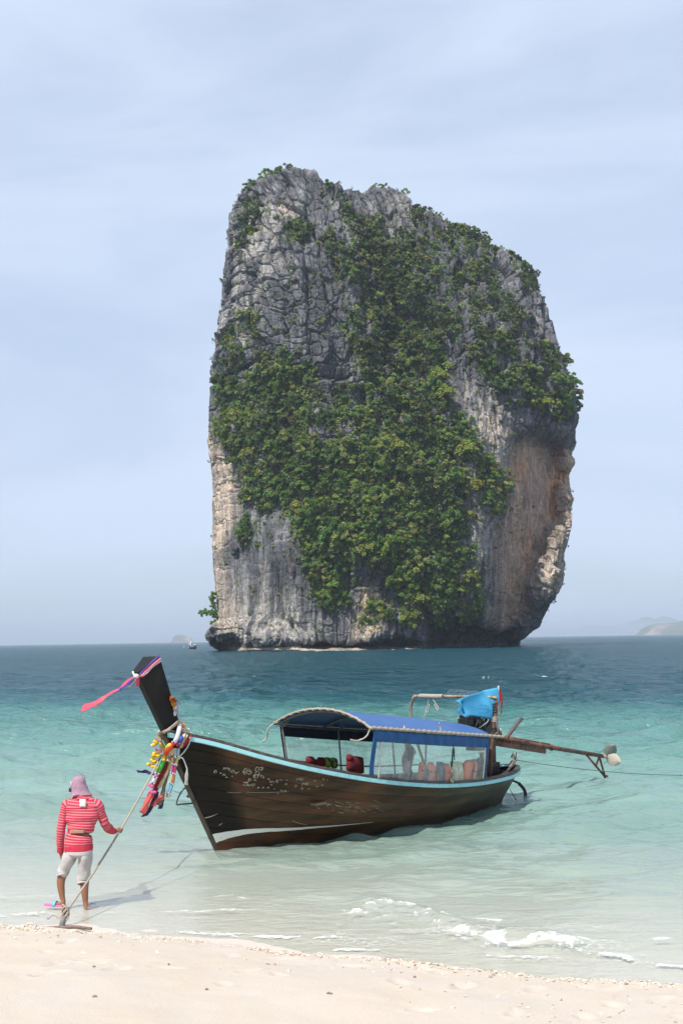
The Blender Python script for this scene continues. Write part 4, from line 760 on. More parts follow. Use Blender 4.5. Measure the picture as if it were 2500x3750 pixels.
# same edge in boat coordinates (t along, z up), measured on the near side
def hull_hit(px, py):
    ib = np.linspace(0, 75, 240)[:, None]; vbb = np.linspace(0, .9, 140)[None, :]; P = hull_pt(ib+0*vbb, vbb+0*ib); Wd = BO+P[..., :1]*BA+P[..., 1:2]*BN+P[..., 2:]*np.array([0, 0, 1]); q_ = proj(Wd); d = np.hypot(q_[..., 0]-px, q_[..., 1]-py); k = np.unravel_index(d.argmin(), d.shape)
    return float(ib[k[0], 0]), float(vbb[0, k[1]])
band = [hull_hit(*p) for p in STR]; bi = np.array([b_[0] for b_ in band]); bv = np.array([b_[1] for b_ in band]); bi[0] = 0; bi, iu_ = np.unique(bi, return_index=True); bv = bv[iu_]
print('band', list(zip(bi.round(1), bv.round(3))))
bw = np.interp(bi, [bi[0], bi[-1]], [.072, .005])
for side in (-1, 1):
    for k in range(NP_):
        nv = 7; vs_ = np.linspace(vb[k]+.0014, vb[k+1]-.0014, nv); sh = pr.uniform(.5, 1.6); warm = pr.uniform(-.15, .3); P = []; Cc = []
        for i in ist:
            row = [hull_pt(i, v, side, +.003+.013*(1-(v-vb[k])/(vb[k+1]-vb[k]))) for v in vs_]; P.append(row)
            for v, p in zip(vs_, row):
                red = i < 62 and v < np.interp(i, bi, bv-bw*.5) and i <= bi[-1]; low_ = v < np.interp(i, [bi[-1], 60, 90], [bv[-1], .42, .3]) and i > bi[-1]
                wv = vn(np.array([p[0]*1.7, p[2]*3.1+9, side*3.])); w2_ = vn(np.array([p[0]*.55+4, p[2]*1.1, side*7.]))
                stem = sstep(.66, .44, (p[0]+.59*p[2])*.8)            # black painted stem, about a forearm wide
                base = np.array([1.0+warm, 1.0, 1.0-.1*warm])*sh*(1+.45*wv)*(1-.45*sstep(.5, .85, v)*sstep(40, 10, i))
                worn = sstep(-.45, .4, w2_+.3*wv)*sstep(30, 4, i)*sstep(.75, .3, v); base = base*(1+1.7*worn)*np.array([1+.25*worn, 1, 1-.1*worn])
                grn = sstep(28, 70, i); base = base*(1-.25*grn)*np.array([1-.30*grn, 1+.12*grn, 1+.25*grn])
                if red: rf_ = sstep(26, 2, i); base = (np.array([1.35, .85, .72])*rf_+np.array([.75, .74, .60])*(1-rf_))*(1+.3*wv)
                elif low_: base = np.array([.72, .74, .62])*(1+.3*wv)
                base = base*(1-stem*(0 if red else 1))+(0 if red else stem*.16)
                Cc.append(np.clip(base, .05, 3.2))
        P = np.array(P); g = G(); g.sheet(P if side < 0 else P[:, ::-1], .022)
        col_ = [tuple(c) for c in Cc]; col_ = col_ if side < 0 else [col_[a*nv+nv-1-b_] for a in range(len(ist)) for b_ in range(nv)]
        g.c = col_+col_; put('plank', g, M['hull'], boat, sharp=40)
for side in (-1, 1):
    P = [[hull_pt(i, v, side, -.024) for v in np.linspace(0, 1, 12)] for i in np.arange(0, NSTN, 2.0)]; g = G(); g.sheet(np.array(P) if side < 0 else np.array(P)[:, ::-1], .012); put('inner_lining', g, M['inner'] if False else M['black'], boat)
# keel and stem timber
g = G(); keel = np.array([[np.interp(i, np.arange(NSTN), kT), 0, np.interp(i, np.arange(NSTN), kZ)-.01] for i in np.arange(0, NSTN, 3)]); g.tube(keel, .04, 6); put('keel', g, M['black'], boat)
g = G(); stemP = np.array([hull_pt(0, v)*[1, 0, 1] for v in np.linspace(0, 1, 12)]); R_ = [(a, .042) for a in np.linspace(.03, .05, 12)]
g.tube(stemP-np.array([.015, 0, 0]), np.array(R_), 8, up=(1, 0, 0)); put('stem', g, mat('stem_edge', (.085, .062, .04), .6, col2=(.03, .024, .02), scale=9), boat)
# carved prow post: wedge section, narrow face forward, sloping top
g = G(); secs = []
ft = [(-.78, 1.32), (-1.08, 1.83), (-1.25, 2.12), (-1.45, 2.46), (-1.64, 2.78)]
for j, (t_, z_) in enumerate(ft):
    f = (0, .25, .5, .75, 1)[j]; wf = .042+.020*f; wb = .085+.105*f; ln = .20+.11*f; up = .03+.19*f
    secs.append([(t_, -wf, z_), (t_+.012, -wf-.012, z_+.01), (t_+ln, -wb, z_+up), (t_+ln+.02, 0, z_+up+.005), (t_+ln, wb, z_+up), (t_+.012, wf+.012, z_+.01), (t_, wf, z_)])
S6 = np.array(secs); n7 = 7; V_ = S6.reshape(-1, 3); F_ = [(i*n7+j, i*n7+(j+1) % n7, (i+1)*n7+(j+1) % n7, (i+1)*n7+j) for i in range(4) for j in range(n7)]+[tuple(range(28, 35)), tuple(range(6, -1, -1))]
g.add(V_, F_); post = put('prow_post', g, M['black'], boat, smooth=False)
bmod = post.modifiers.new('soften', 'BEVEL'); bmod.width = .012; bmod.segments = 2
# rails
def railtop(side, off, dz): return np.array([hull_pt(i, 1.0, side, off)+np.array([0, 0, dz]) for i in np.linspace(0, NSTN-1, 90)])
for side in (-1, 1):
    a = railtop(side, .0, 0); g = G(); P = []
    for q in a: P.append([q+[0, side*.018, .015], q+[0, side*.052, .012], q+[0, side*.055, -.050], q+[0, side*.016, -.056], q+[0, side*.018, .015]])
    g.sheet(np.array(P) if side < 0 else np.array(P)[:, ::-1]); put('rub_rail', g, M['cyan'], boat, sharp=35)
    g = G(); P = []
    for q in a: P.append([q+[0, side*.05, .016], q+[0, side*.046, .058], q+[0, -side*.055, .062], q+[0, -side*.06, .012], q+[0, side*.05, .016]])
    g.sheet(np.array(P) if side < 0 else np.array(P)[:, ::-1]); put('cap_rail', g, M['cap'], boat, sharp=35)
g = G(); P = []
for i in np.linspace(70, NSTN-1, 24):
    q = hull_pt(i, 1.0); q2 = hull_pt(i, 1.0, 1); P.append([q+[-.02, .06, .02], (q+q2)/2+[-.02, 0, .0], q2+[-.02, -.06, .02]])
# inner rim in cyan seen at the stern, thwarts, floor
a = railtop(1, -.066, .03)[60:]; g = G(); g.tube(a, .018, 6); put('inner_trim', g, M['cyan'], boat)
g = G(); P = [[(hull_pt(i, .42)*[1, .93, 1]), hull_pt(i, .42)*[1, 0, 1], hull_pt(i, .42, 1)*[1, .93, 1]] for i in np.linspace(8, 86, 30)]; g.sheet(np.array(P), .02); put('floor', g, M['inner'], boat)
for tt in (1.6, 2.9, 4.0, 5.1):
    i = np.interp(tt, gT, np.arange(NSTN)); hb = float(np.interp(i, np.arange(NSTN), gB))*.92; g = G(); zz_ = float(np.interp(i, np.arange(NSTN), gZ))*.55; g.box((tt, 0, zz_), (.13, hb*.82, .02)); put('bench', g, M['inner'], boat, smooth=False)
g = G(); i0 = np.interp(-.45, gT, np.arange(NSTN)); P = []
for i in np.linspace(2, 24, 14):
    l, r_ = hull_pt(i, .93), hull_pt(i, .93, 1); P.append([l*[1, .9, 1], l*[1, 0, 1]+[0, 0, .03], r_*[1, .9, 1]])
g.sheet(np.array(P), .02); put('foredeck', g, M['inner'], boat)
# white band at the forefoot
g = G(); P = []
for i in np.linspace(0, bi[-1], 60):
    vt = np.interp(i, bi, bv); w_ = np.interp(i, bi, bw); nzz = .002*vn(np.array([i*.6, 2.2, 0]))+.002*vn(np.array([i*2.1, 4., 1]))
    P.append([hull_pt(i, v, -1, .0165+.002*j) for j, v in enumerate((vt-w_+nzz, vt-w_*.5, vt+nzz*.6))])
g.sheet(np.array(P)); put('painted_band', g, M['white'], boat)
g = G()
for px, py, s_ in ((952, 3052, .035), (1055, 3048, .04), (1072, 3042, .025), (806, 3066, .012), (872, 3062, .010)):
    i, v = hull_hit(px, py); cp = hull_pt(i, v, -1, .024); g.ball(cp, (s_, .004, s_*.35), 8, 4)
put('paint_chip', g, M['black'], boat)
# the faded white lettering and scrolls on the bow planks, thin proud strokes of paint
sr = np.random.default_rng(15); g = G()
def stroke(px, py, pts, w, gg):
    """pts in photo px offsets from the middle"""
    pp = []
    for dx, dy in pts:
        i, v = hull_hit2(px+dx, py+dy); pp.append(hull_pt(i, v, -1, .0185))
    pp = catmull(pp, 3); gg.tube(pp, np.stack([np.full(len(pp), w), np.full(len(pp), .004)], 1), 5, up=(0, 0, 1))
_ib = np.linspace(0, 80, 500)[:, None]; _vb = np.linspace(.15, .98, 200)[None, :]; _P = hull_pt(_ib+0*_vb, _vb+0*_ib); _q = proj(BO+_P[..., :1]*BA+_P[..., 1:2]*BN+_P[..., 2:]*np.array([0, 0, 1]))
def hull_hit2(px, py):
    d = np.hypot(_q[..., 0]-px, _q[..., 1]-py); k = np.unravel_index(d.argmin(), d.shape); return float(_ib[k[0], 0]), float(_vb[0, k[1]])
def zb(x, y): return 650+x*.4783, 2650+y*.4783
loop_ = [(-8, 5), (-4, -5), (5, -6), (7, 0), (1, 5), (-6, 6)]; arch = [(-9, 5), (-6, -5), (0, -6), (2, 2), (5, -5), (10, -4), (11, 4)]; esh = [(7, -5), (-4, -5), (-6, 0), (3, 0), (-5, 5), (7, 6)]; tick = [(-6, 4), (0, -4), (6, 3)]; hook = [(-5, -6), (5, -5), (6, 3), (-2, 6), (-7, 2)]; zig = [(-8, 4), (-4, -4), (0, 4), (4, -4), (9, 4)]
L1 = [(285, 368, loop_, 1.0), (355, 345, arch, .9), (392, 352, esh, .8), (418, 365, loop_, 1.0), (352, 392, tick, .9), (325, 378, tick, .6), (370, 410, tick, .6), (412, 403, tick, .7), (440, 378, hook, .6), (458, 368, tick, .6), (378, 340, tick, .6),
      (522, 362, arch, 1.9), (548, 375, hook, 1.3), (512, 378, loop_, 1.0), (610, 348, arch, 1.8), (635, 345, hook, 1.1), (605, 378, loop_, 1.5), (585, 402, esh, 1.2), (625, 405, arch, 1.5), (650, 412, tick, 1.1), (545, 430, loop_, 1.0), (590, 432, tick, 1.1), (510, 462, hook, 1.3), (548, 470, zig, 1.4), (575, 468, loop_, .9), (530, 450, tick, .9), (612, 490, tick, .7), (650, 490, tick, .7),
      (715, 445, zig, 1.4), (755, 440, esh, 1.0), (785, 432, tick, 1.0), (830, 430, tick, .7), (690, 425, tick, .6), (822, 462, tick, .8), (710, 468, tick, .6), (735, 500, tick, .6), (690, 490, tick, .8), (790, 512, zig, .7), (820, 516, tick, .8), (765, 536, tick, .4),
      (920, 428, arch, 1.1), (945, 425, loop_, .9), (900, 478, hook, .8), (960, 465, arch, 1.1), (985, 460, esh, .9), (945, 495, hook, .8), (1000, 500, tick, .7), (1045, 438, tick, .7), (1110, 425, esh, .7), (1060, 480, tick, .7), (1140, 430, tick, .6), (1100, 470, tick, .6)]
for k, (x_, y_, sh, s_) in enumerate(L1):
    px, py = zb(x_, y_); fade = 1 if x_ < 700 else .75
    g = G(); stroke(px, py, [(a*s_*.71, b_*s_*.71) for a, b_ in sh], .0085*fade*(1.25 if 500 < x_ < 650 else 1), g); put('painted_letter', g, M['chip'], boat)
pass
g = G()
for k in range(46):
    x_, y_ = sr.uniform(1060, 1560), 0; y_ = 625+sr.uniform(-40, 60)*(.4+.6*(x_ > 1180)); l_ = sr.uniform(4, 22)
    px, py = zb(x_, y_); stroke(px, py, [(-l_*.5, sr.uniform(-3, 1)), (0, sr.uniform(-2, 2)), (l_*.5, sr.uniform(-1, 4))], sr.uniform(.0015, .0035), g)
put('scuffing', g, M['chip'], boat, kind='stuff')
for (xa, ya, xb, yb) in ((520, 525, 850, 520), (200, 722, 300, 690), (310, 778, 335, 760), (870, 745, 990, 775), (375, 523, 480, 530)):
    (pa, qa), (pb, qb) = zb(xa, ya), zb(xb, yb); g = G(); stroke(pa, qa, [(0, 0), ((pb-pa)*.5, (qb-qa)*.5+1.5), (pb-pa, qb-qa)], .003, g); put('scratch', g, M['chip'], boat)
# ---- canopy frame and cover
CT0, CT1, CHW = 2.36, 5.95, 1.06
def cedge(t_): return 1.775-.107*(t_-2.36)
def chw(t_): return np.interp(t_, [2.3, 4.2, 6.2], [1.07, 1.04, .93])
def roof(t_, s_): # s -1 near .. 1 far
    crown = np.interp(t_, [2.2, 3.0, 5.2, 5.95], [.27, .25, .235, .20]); z_ = cedge(t_)+crown*(1-abs(s_)**2.1)
    return np.array([t_, s_*chw(t_), z_+.008*math.sin(t_*7+s_*3)*(1-abs(s_))])
g = G(); g.sheet([[roof(t_, s_) for s_ in np.linspace(1, -1, 25)] for t_ in np.linspace(CT0-.06, CT1, 30)], .006); put('canopy', g, M['tarp'], boat)
for nme, tt in (('roof_bow', CT0), ('roof_bow', 3.5), ('roof_bow', 4.7), ('roof_bow', 5.9)):
    g = G(); g.tube([roof(tt, s_)-[0, 0, .03] for s_ in np.linspace(-1, 1, 19)], .016, 7); put(nme, g, M['steel'], boat)
def lashed(pts, r, turns, seed, nm):
    P = catmull(pts, 8); g = G(); g.tube(P, r, 7); ob = put(nm, g, M['rope'], boat); L_ = np.linspace(0, len(P)-1.001, turns*10); cc = []
    T = np.gradient(P, axis=0); T /= np.linalg.norm(T, axis=1)[:, None]
    for k, q in enumerate(L_):
        i = int(q); f = q-i; c = P[i]*(1-f)+P[min(i+1, len(P)-1)]*f; tt = T[i]; u = np.cross(tt, [0, 0, 1.]); u /= np.linalg.norm(u); w = np.cross(tt, u); a = 2*PI*k/10
        cc.append(c+(u*math.cos(a)+w*math.sin(a))*(r+.008))
    g = G(); g.tube(cc, .006, 5); put('lashing', g, M['white_rope'], ob); return ob
M['white_rope'] = mat('pale_rope', (.50, .45, .38), .9, col2=(.33, .28, .22), scale=40, bump=.6, bscale=90)
lashed([roof(CT0-.06, s_)+[0, 0, .010] for s_ in np.linspace(-1.02, 1.04, 12)], .017, 13, 1, 'edge_pole')
lashed([roof(t_, -1)+[0, -.03, -.005] for t_ in np.linspace(CT0-.1, CT1+.33, 10)], .024, 27, 2, 'edge_pole')
g = G(); g.tube([roof(t_, 1)+[0, .03, -.01] for t_ in np.linspace(CT0-.05, CT1+.2, 10)], .022, 7); put('edge_pole', g, M['steel'], boat)
g = G(); g.tube([roof(t_, .93)+[0, 0, -.075] for t_ in np.linspace(CT0, CT1, 8)], .014, 6); put('frame_rail', g, M['steel'], boat)
for s_ in (-1, 1):
    for k, tt in enumerate((2.42, 3.85, 5.3) if s_ > 0 else (3.9, 5.85)):
        i = np.interp(tt, gT, np.arange(NSTN)); foot = hull_pt(i, 1, s_, -.04)+[0, 0, .03]; topq = roof(tt, s_*.94)-[0, 0, .06]; g = G(); g.tube(catmull([foot, foot*.35+topq*.65, topq-[0, 0, .04], topq-[0, s_*.06, -.01], roof(tt, s_*.80)-[0, 0, .03]], 4), .017, 7); put('frame_post', g, M['steel'], boat)
g = G(); g.tube([hull_pt(np.interp(tt, gT, np.arange(NSTN)), 1, 1, -.05)+[0, 0, .21] for tt in np.linspace(2.2, 5.9, 9)], .013, 6); put('hand_rail', g, M['steel'], boat)
# curtains: near side from amidships aft, far side the whole way; blue heading, clear window, blue end strip, white zips
def curtain(side, t0, t1, prefix_mat, nm):
    ts = np.linspace(t0, t1, 60)
    def pt(tt, f): # f 0 top .. 1 bottom
        i = np.interp(tt, gT, np.arange(NSTN)); lo_ = hull_pt(i, 1, side, .02)+[0, 0, .015]; hi_ = roof(tt, side)+[0, side*.012, -.03]; p = hi_*(1-f)+lo_*f
        return p+np.array([0, side*(.020*math.sin(tt*9+f*3)*f+.012*math.sin(tt*23)*(1-f)), 0])
    g = G(); g.sheet([[pt(tt, f) for f in np.linspace(0, .235, 7)] for tt in ts], .004); hd = put('curtain_heading', g, prefix_mat, boat)
    g = G(); g.sheet([[pt(tt, f)+[0, side*.004, 0] for f in np.linspace(.225, 1, 12)] for tt in np.linspace(t0+.02, t1-.02, 50)]); put('curtain_window', g, M['vinyl'], boat)
    for te, w_ in ((t0, .085), (t1-.05, .05)):
        g = G(); g.sheet([[pt(te+a*w_, f)+[0, side*.010, 0]+np.array([(.10 if te == t0 else .16)*max(0, f-.75)**1.5*4*(1 if te > t0 else .5), 0, 0]) for f in np.linspace(.2, 1.02, 14)] for a in np.linspace(0, 1, 5)], .006); put('curtain_border', g, prefix_mat, boat)
    for te in ((t0+.20, t1-.12) if side < 0 else ()):
        g = G(); g.tube([pt(te, f)+[0, side*.016, 0] for f in np.linspace(.24, .99, 14)], np.tile([.022, .005], (14, 1)), 6, up=(1, 0, 0)); put('zip', g, mat('zip_white', (.66, .66, .63), .5), boat)
curtain(-1, 2.40, 5.78, M['tarpdk'], 'near')
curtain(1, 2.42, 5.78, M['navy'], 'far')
# loose rope ends on the canopy corners and a white tie on top
for pts in ([roof(CT0-.08, 1.03), roof(CT0-.08, 1.03)+[-.07, .06, -.10], roof(CT0-.08, 1.03)+[-.06, .10, -.24], roof(CT0-.08, 1.03)+[-.11, .14, -.30]], [roof(CT0-.08, -1.02), roof(CT0-.1, -1.0)+[-.03, .02, -.14], roof(CT0-.1, -1.0)+[-.14, .10, -.20], roof(CT0-.1, -1.0)+[-.26, .16, -.18]], [roof(4.25, -1)+[0, 0, 0], roof(4.25, -1)+[-.01, .02, .10], roof(4.25, -1)+[-.03, .02, .17]], [roof(3.2, -1), roof(3.2, -1)+[.03, .02, .06]]):
    g = G(); P = catmull(pts, 5); g.tube(P, .011, 6); g.tube(P+rng.normal(0, .006, P.shape)+[.012, 0, 0], .009, 6); put('rope_end', g, M['white_rope'], boat)
# ---- stern: rusty near post, pipe arch across the boat, rope-wound samson post
i61 = np.interp(6.2, gT, np.arange(NSTN)); nf = hull_pt(i61, 1, -1, -.10); nf = nf-[0, 0, .12]
g = G(); g.tube([nf, (6.23, -.70, 1.1), (6.29, -.74, 1.6), (6.33, -.78, 2.02)], .032, 8); put('stern_post', g, M['rust'], boat)
g = G(); g.tube(catmull([(6.33, -.78, 1.98), (6.335, -.77, 2.045), (6.31, -.72, 2.075), (6.2, -.2, 2.085), (6.02, .80, 2.085), (6.0, .90, 2.075), (6.0, .955, 2.01), (6.02, 1.02, 1.80), (6.05, 1.0, 1.45), (6.1, .72, .62)], 6), .027, 8); put('pipe_arch', g, M['rustpole'], boat)
g = G(); g.tube([(6.33, -.77, 2.02), (6.335, -.76, 2.06), (6.31, -.69, 2.08)], .033, 8); put('pipe_elbow', g, M['iron'], boat)
g = G(); sp = hull_pt(np.interp(6.0, gT, np.arange(NSTN)), 1, -1, -.19); g.tube([sp-[0, 0, .25], sp+[.02, 0, .18], sp+[.03, 0, .34], sp+[.03, 0, .46]], [.05, .05, .045, .034], 9); g.tube([sp+[.03, 0, .46], sp+[.03, 0, .50]], [.042, .042], 9); put('samson_post', g, M['rust'], boat)
g = G(); hp = [sp+np.array([.012+.064*math.cos(a), .064*math.sin(a), .02+.0045*a]) for a in np.linspace(0, 2*PI*9, 110)]; g.tube(hp, .012, 5); put('rope_binding', g, mat('rusty_rope', (.33, .15, .06), .9, scale=40, bump=.5), boat)
for zz_ in (1.62, 1.42): 
    g = G(); g.tube([np.array([6.30-.02*(1.62-zz_)/.2, -.745, zz_])+np.array([.04*math.cos(a), .04*math.sin(a), .004*a]) for a in np.linspace(0, 25, 50)], .010, 5); put('rope_binding', g, M['white_rope'] if zz_ > 1.5 else M['iron'], boat)
g = G(); g.tube([np.array([6.31, -.755, 1.78])+np.array([.04*math.cos(a), .04*math.sin(a), .008*a]) for a in np.linspace(0, 25, 50)], .011, 5); put('rope_binding', g, M['iron'], boat)
# hawsers draped over the stern, dark rope end trailing in the water
g = G()
for k in range(5):
    o_ = rng.normal(0, .02, (6, 3)); g.tube(catmull(np.array([(6.7, -.45, .50), (7.1, -.42, .60), (7.5, -.30, .70), (7.85, -.15, .76), (8.0, -.02, .72), (7.92, .05, .66)])+o_, 4), .016, 6)
put('hawser', g, mat('grey_rope', (.25, .20, .16), .9, col2=(.13, .10, .08), scale=30, bump=.6), boat)
g = G()
for k in range(3): g.tube(catmull(np.array([(7.65, -.12, .42), (7.98, -.14, .30), (8.13, -.16, .10), (8.12, -.16, -.06)])+rng.normal(0, .018, (4, 3)), 5), .02, 6)
g.tube(catmull([(7.95, -.15, .30), (8.12, -.17, .14), (8.13, -.18, -.05)], 5), .034, 7); put('stern_rope', g, M['iron'], boat)
g = G(); g.tube([(7.58, -.18, .22), (7.78, -.22, -.05)], .008, 5); put('stern_line', g, M['iron'], boat)
# boarding ladder hung on the far side of the bow
g = G(); base = hull_pt(6, .52, 1, .02); 
for pts in ([base+[-.1, .0, .15], base+[-.28, .10, .10], base+[-.40, .12, -.10], base+[-.30, .10, -.12], base+[.1, .04, -.13]], [base+[.1, .02, .13], base+[-.20, .12, -.02], base+[.05, .06, -.02]]): g.tube(catmull(pts, 5), .013, 6)
put('boarding_ladder', g, M['steel'], boat)
# tyre-black water pump hose and battery box in the stern well
g = G(); g.tube(catmull([(6.5, -.35, .55), (6.3, -.45, .85), (6.1, -.5, .95), (5.98, -.55, .80), (5.95, -.55, .6)], 5), .022, 7); put('hose', g, M['iron'], boat)
g = G(); g.box((6.95, .05, .62), (.28, .25, .16)); g.box((6.95, .05, .80), (.22, .2, .03)); put('engine_bed', g, M['iron'], boat, smooth=False)
# ---------------------------------------------------------------- long-tail engine on its pivot
M['engine'] = mat('engine_black', (.020, .019, .018), .4, metal=.3, col2=(.075, .062, .05), scale=16, lo=.5, hi=.75)
M['rustshaft'] = mat('rusty_shaft', (.20, .085, .050), .75, col2=(.065, .035, .028), scale=7, stretch=(2, 2, 2), bump=.4, lo=.42, hi=.6)
EO = (6.75, .0, 1.45)
eng = btop('longtail_engine', 'black engine on the stern with long rusty shaft and propeller held over water', 'engine', *EO)
def el(pts): return np.array(pts, float)-np.array(EO)
def ep(nm, g, m, parent=None, **k): return put(nm, g, m, parent or eng, **k)
g = G(); g.box(el((6.75, 0, 1.56)), (.30, .17, .15)); g.box(el((6.72, 0, 1.74)), (.22, .13, .06)); g.box(el((6.95, .02, 1.50)), (.14, .20, .17)); blk = ep('engine_block', g, M['engine'], smooth=False)
for k in range(4):
    g = G(); g.box(el((6.58+.10*k, -.05, 1.83)), (.035, .07, .035)); ep('rocker_cover', g, M['engine'], blk, smooth=False)
for k, tt in enumerate((6.60, 6.68)):
    g = G(); g.tube(catmull(el([(tt+.06, -.17, 1.58), (tt+.05, -.2, 1.68), (tt-.0, -.17, 1.80), (tt-.05, -.10, 1.90)]), 5), .028, 8); ep('exhaust_pipe', g, M['chrome'])
for q, r_ in (((6.86, -.20, 1.60), .085), ((6.55, -.20, 1.57), .06), ((6.70, -.20, 1.52), .07), ((6.99, -.22, 1.72), .05)):
    c = el(q); g = G(); g.tube([c-[0, .03, 0], c+[0, .0, 0]], [r_, r_], 16); g.tube([c-[0, .05, 0], c-[0, .02, 0]], [r_*.45, r_*.45], 10); ep('pulley', g, M['engine'])
g = G(); g.tube(el([(6.28, -.12, 1.68), (6.42, -.12, 1.68)]), .07, 10); ep('air_filter', g, M['engine'])
g = G(); g.box(el((6.35, -.05, 1.60)), (.08, .13, .055)); ep('radiator', g, M['engine'], smooth=False)
for k in range(5):
    g = G(); a = rng.uniform(-.05, .05, (4, 3)); g.tube(catmull(el([(6.4+.1*k, -.18, 1.45), (6.5+.1*k, -.24, 1.60), (6.62+.08*k, -.22, 1.72), (6.75+.08*k, -.15, 1.80)])+a, 4), .014, 6); ep('hose', g, M['chrome'] if k == 2 else M['iron'])
g = G(); g.box(el((6.98, 0, 1.25)), (.52, .07, .05)); g.box(el((7.25, -.02, 1.02)), (.05, .05, .26)); g.tube(el([(7.15, 0, .72), (7.15, 0, 1.2)]), .05, 10); ep('pivot_frame', g, M['rust'], smooth=False)
g = G(); g.box(el((6.9, .02, 1.12)), (.25, .16, .09)); ep('gearbox', g, M['engine'], smooth=False)
sh0, sh1 = np.array([7.35, 0, 1.225]), np.array([11.55, 0, .535])
def shp(f, dz=0, dy=0): return el(sh0*(1-f)+sh1*f+[0, dy, dz])
g = G(); g.tube([shp(0), shp(.4), shp(1.0)], [.058, .05, .042], 10); g.tube([shp(.02, .055), shp(.48, .05)], [.030, .026], 8); shf = ep('drive_shaft', g, M['rustshaft'])
g = G()
sd = (sh1-sh0)/np.linalg.norm(sh1-sh0); RY_ = np.stack([sd, [0, 1, 0], np.cross(sd, [0, 1, 0])], 1)
g.box(shp(.215, -.095), (.95, .028, .055), R=RY_); ep('shaft_rail', g, M['rustshaft'], smooth=False)
g = G(); g.tube([shp(.06, .04), shp(.06, .15)], .016, 6); ep('grease_nipple', g, M['rust'])
for f in (.12, .25, .38, .5):
    g = G(); g.tube([shp(f-.004), shp(f+.004)], [.07, .07], 10); ep('shaft_collar', g, M['rustshaft'], shf)
g = G(); g.tube(el([(10.15, 0, .72), (11.15, 0, .17)])*1.0, .026, 6); ep('skeg', g, M['rustshaft']).location = (0, 0, 0)
# skeg struts and foot re-laid along the shaft end
bpy.data.objects.remove(eng.children[-1])
ft_ = el((11.62, 0, .075)); g = G(); g.tube([shp(.83, -.02), ft_], .026, 6); g.tube([shp(.965, -.02), ft_], .024, 6); g.tube([shp(.965, -.02), (shp(.83, -.02)*.48+ft_*.52)], .020, 6); g.tube([ft_-[.02, 0, 0], ft_+[.10, 0, .01]], .03, 6); ep('skeg', g, M['rustshaft'])
hub = shp(1.035); g = G(); g.tube([shp(.995), shp(1.07)], [.05, .035], 10); pr_ = ep('propeller', g, mat('worn_bronze', (.42, .40, .36), .5, metal=.35, col2=(.30, .25, .2), scale=9))
for ang, mt in ((math.radians(118), mat('grey_blade', (.25, .25, .23), .6, metal=.2, scale=12)), (math.radians(-52), mat('pale_blade', (.56, .49, .41), .4, metal=.25, col2=(.42, .30, .22), scale=9, lo=.55, hi=.72))):
    g = G(); u = np.array([0, -.62, .78]) if ang > 0 else np.array([.33, -.70, -.30]); u /= np.linalg.norm(u); w = np.cross(u, [-.8, -.6, .1]); w /= np.linalg.norm(w); P = []
    for a in np.linspace(0, 1, 9):
        hw = .135*math.sin(PI*min(1, a*.93+.07))**.6 if a < 1 else .01; hw = max(hw, .03 if a < .1 else .01)
        P.append([hub+u*(.03+.30*a)+w*hw*b_+np.cross(u, w)*(.05*b_*(1-.5*a)+.03*b_*b_) for b_ in np.linspace(-1, 1, 7)])
    g.sheet(P, .014); ep('blade', g, mt, pr_, sharp=60)
g = G(); g.tube(catmull(el([(7.30, -.05, 1.52), (7.36, -.10, 1.36), (7.46, -.12, 1.22), (7.60, -.12, 1.20), (7.68, -.12, 1.26)]), 5), .036, 9); ep('tiller_bracket', g, M['rustshaft'])
g = G(); g.tube(el([(7.62, -.12, 1.215), (7.90, -.12, 1.40), (8.17, -.12, 1.56)]), [.036, .038, .036], 9); ep('tiller_handle', g, mat('purple_brown_grip', (.115, .072, .072), .6, scale=8, bump=.3))
# ---------------------------------------------------------------- flags on the stern frame
m_cflag = mat('cyan_flag', (.075, .42, .66), .7, col2=(.055, .33, .55), scale=4, transl=.35); m_rflag = mat('red_flag', (.55, .018, .03), .7, scale=4, transl=.3)
TP = (6.36, -.80, 2.26); fl = btop('cyan_flag', 'bright cyan flag with a faint scroll emblem blown forward over the engine', 'flag', *TP)
g = G(); P = []
up_ = [(0, 0), (-.10, .02), (-.30, -.06), (-.52, -.10), (-.66, -.17), (-.80, -.21), (-.93, -.19), (-1.02, -.24)]
for a, (du, dz) in zip(np.linspace(0, 1, 8), up_): pass
top_ = catmull([(0, 0, .0), (-.14, 0, -.045), (-.34, 0, -.075), (-.52, 0, -.13), (-.62, 0, -.20), (-.78, 0, -.235)], 4); bot_ = catmull([(-.02, 0, -.62), (-.16, 0, -.60), (-.34, 0, -.55), (-.50, 0, -.52), (-.66, 0, -.54), (-.72, 0, -.43)], 4)
for a, (p0, p1) in enumerate(zip(top_, bot_)):
    P.append([p0*(1-f)+p1*f+np.array([0, .09*math.sin(a*.5+f*2.6)*min(1, a/5)+.035*math.sin(a*.33-f*5), 0]) for f in np.linspace(0, 1, 16)])
P = np.array(P); P[:, :, 1] += P[:, :, 0]*-.85; P[:, :, 0] *= .62; FL = P
g.sheet(P, .003); put('cloth', g, m_cflag, fl)
g = G()
for cx, cz, r_, a0, a1 in ((8, 9, .045, 0, 5.2), (8, 11, .05, 1, 6.2), (10, 10, .035, 0, 6.0), (6, 11, .03, 2, 7)):
    pp = []
    for a in np.linspace(a0, a1, 14):
        i = cx+math.cos(a)*r_*30; j = cz+math.sin(a)*r_*26; i0 = int(np.clip(i, 0, len(FL)-2)); j0 = int(np.clip(j, 0, 14)); pp.append(FL[i0, j0]*(1-(i-i0))+FL[i0+1, j0]*(i-i0)+(FL[i0, j0+1]-FL[i0, j0])*(j-j0)+[.006, -.012, 0])
    g.tube(pp, .0045, 5)
put('emblem', g, mat('emblem_blue', (.02, .20, .42), .7), fl)
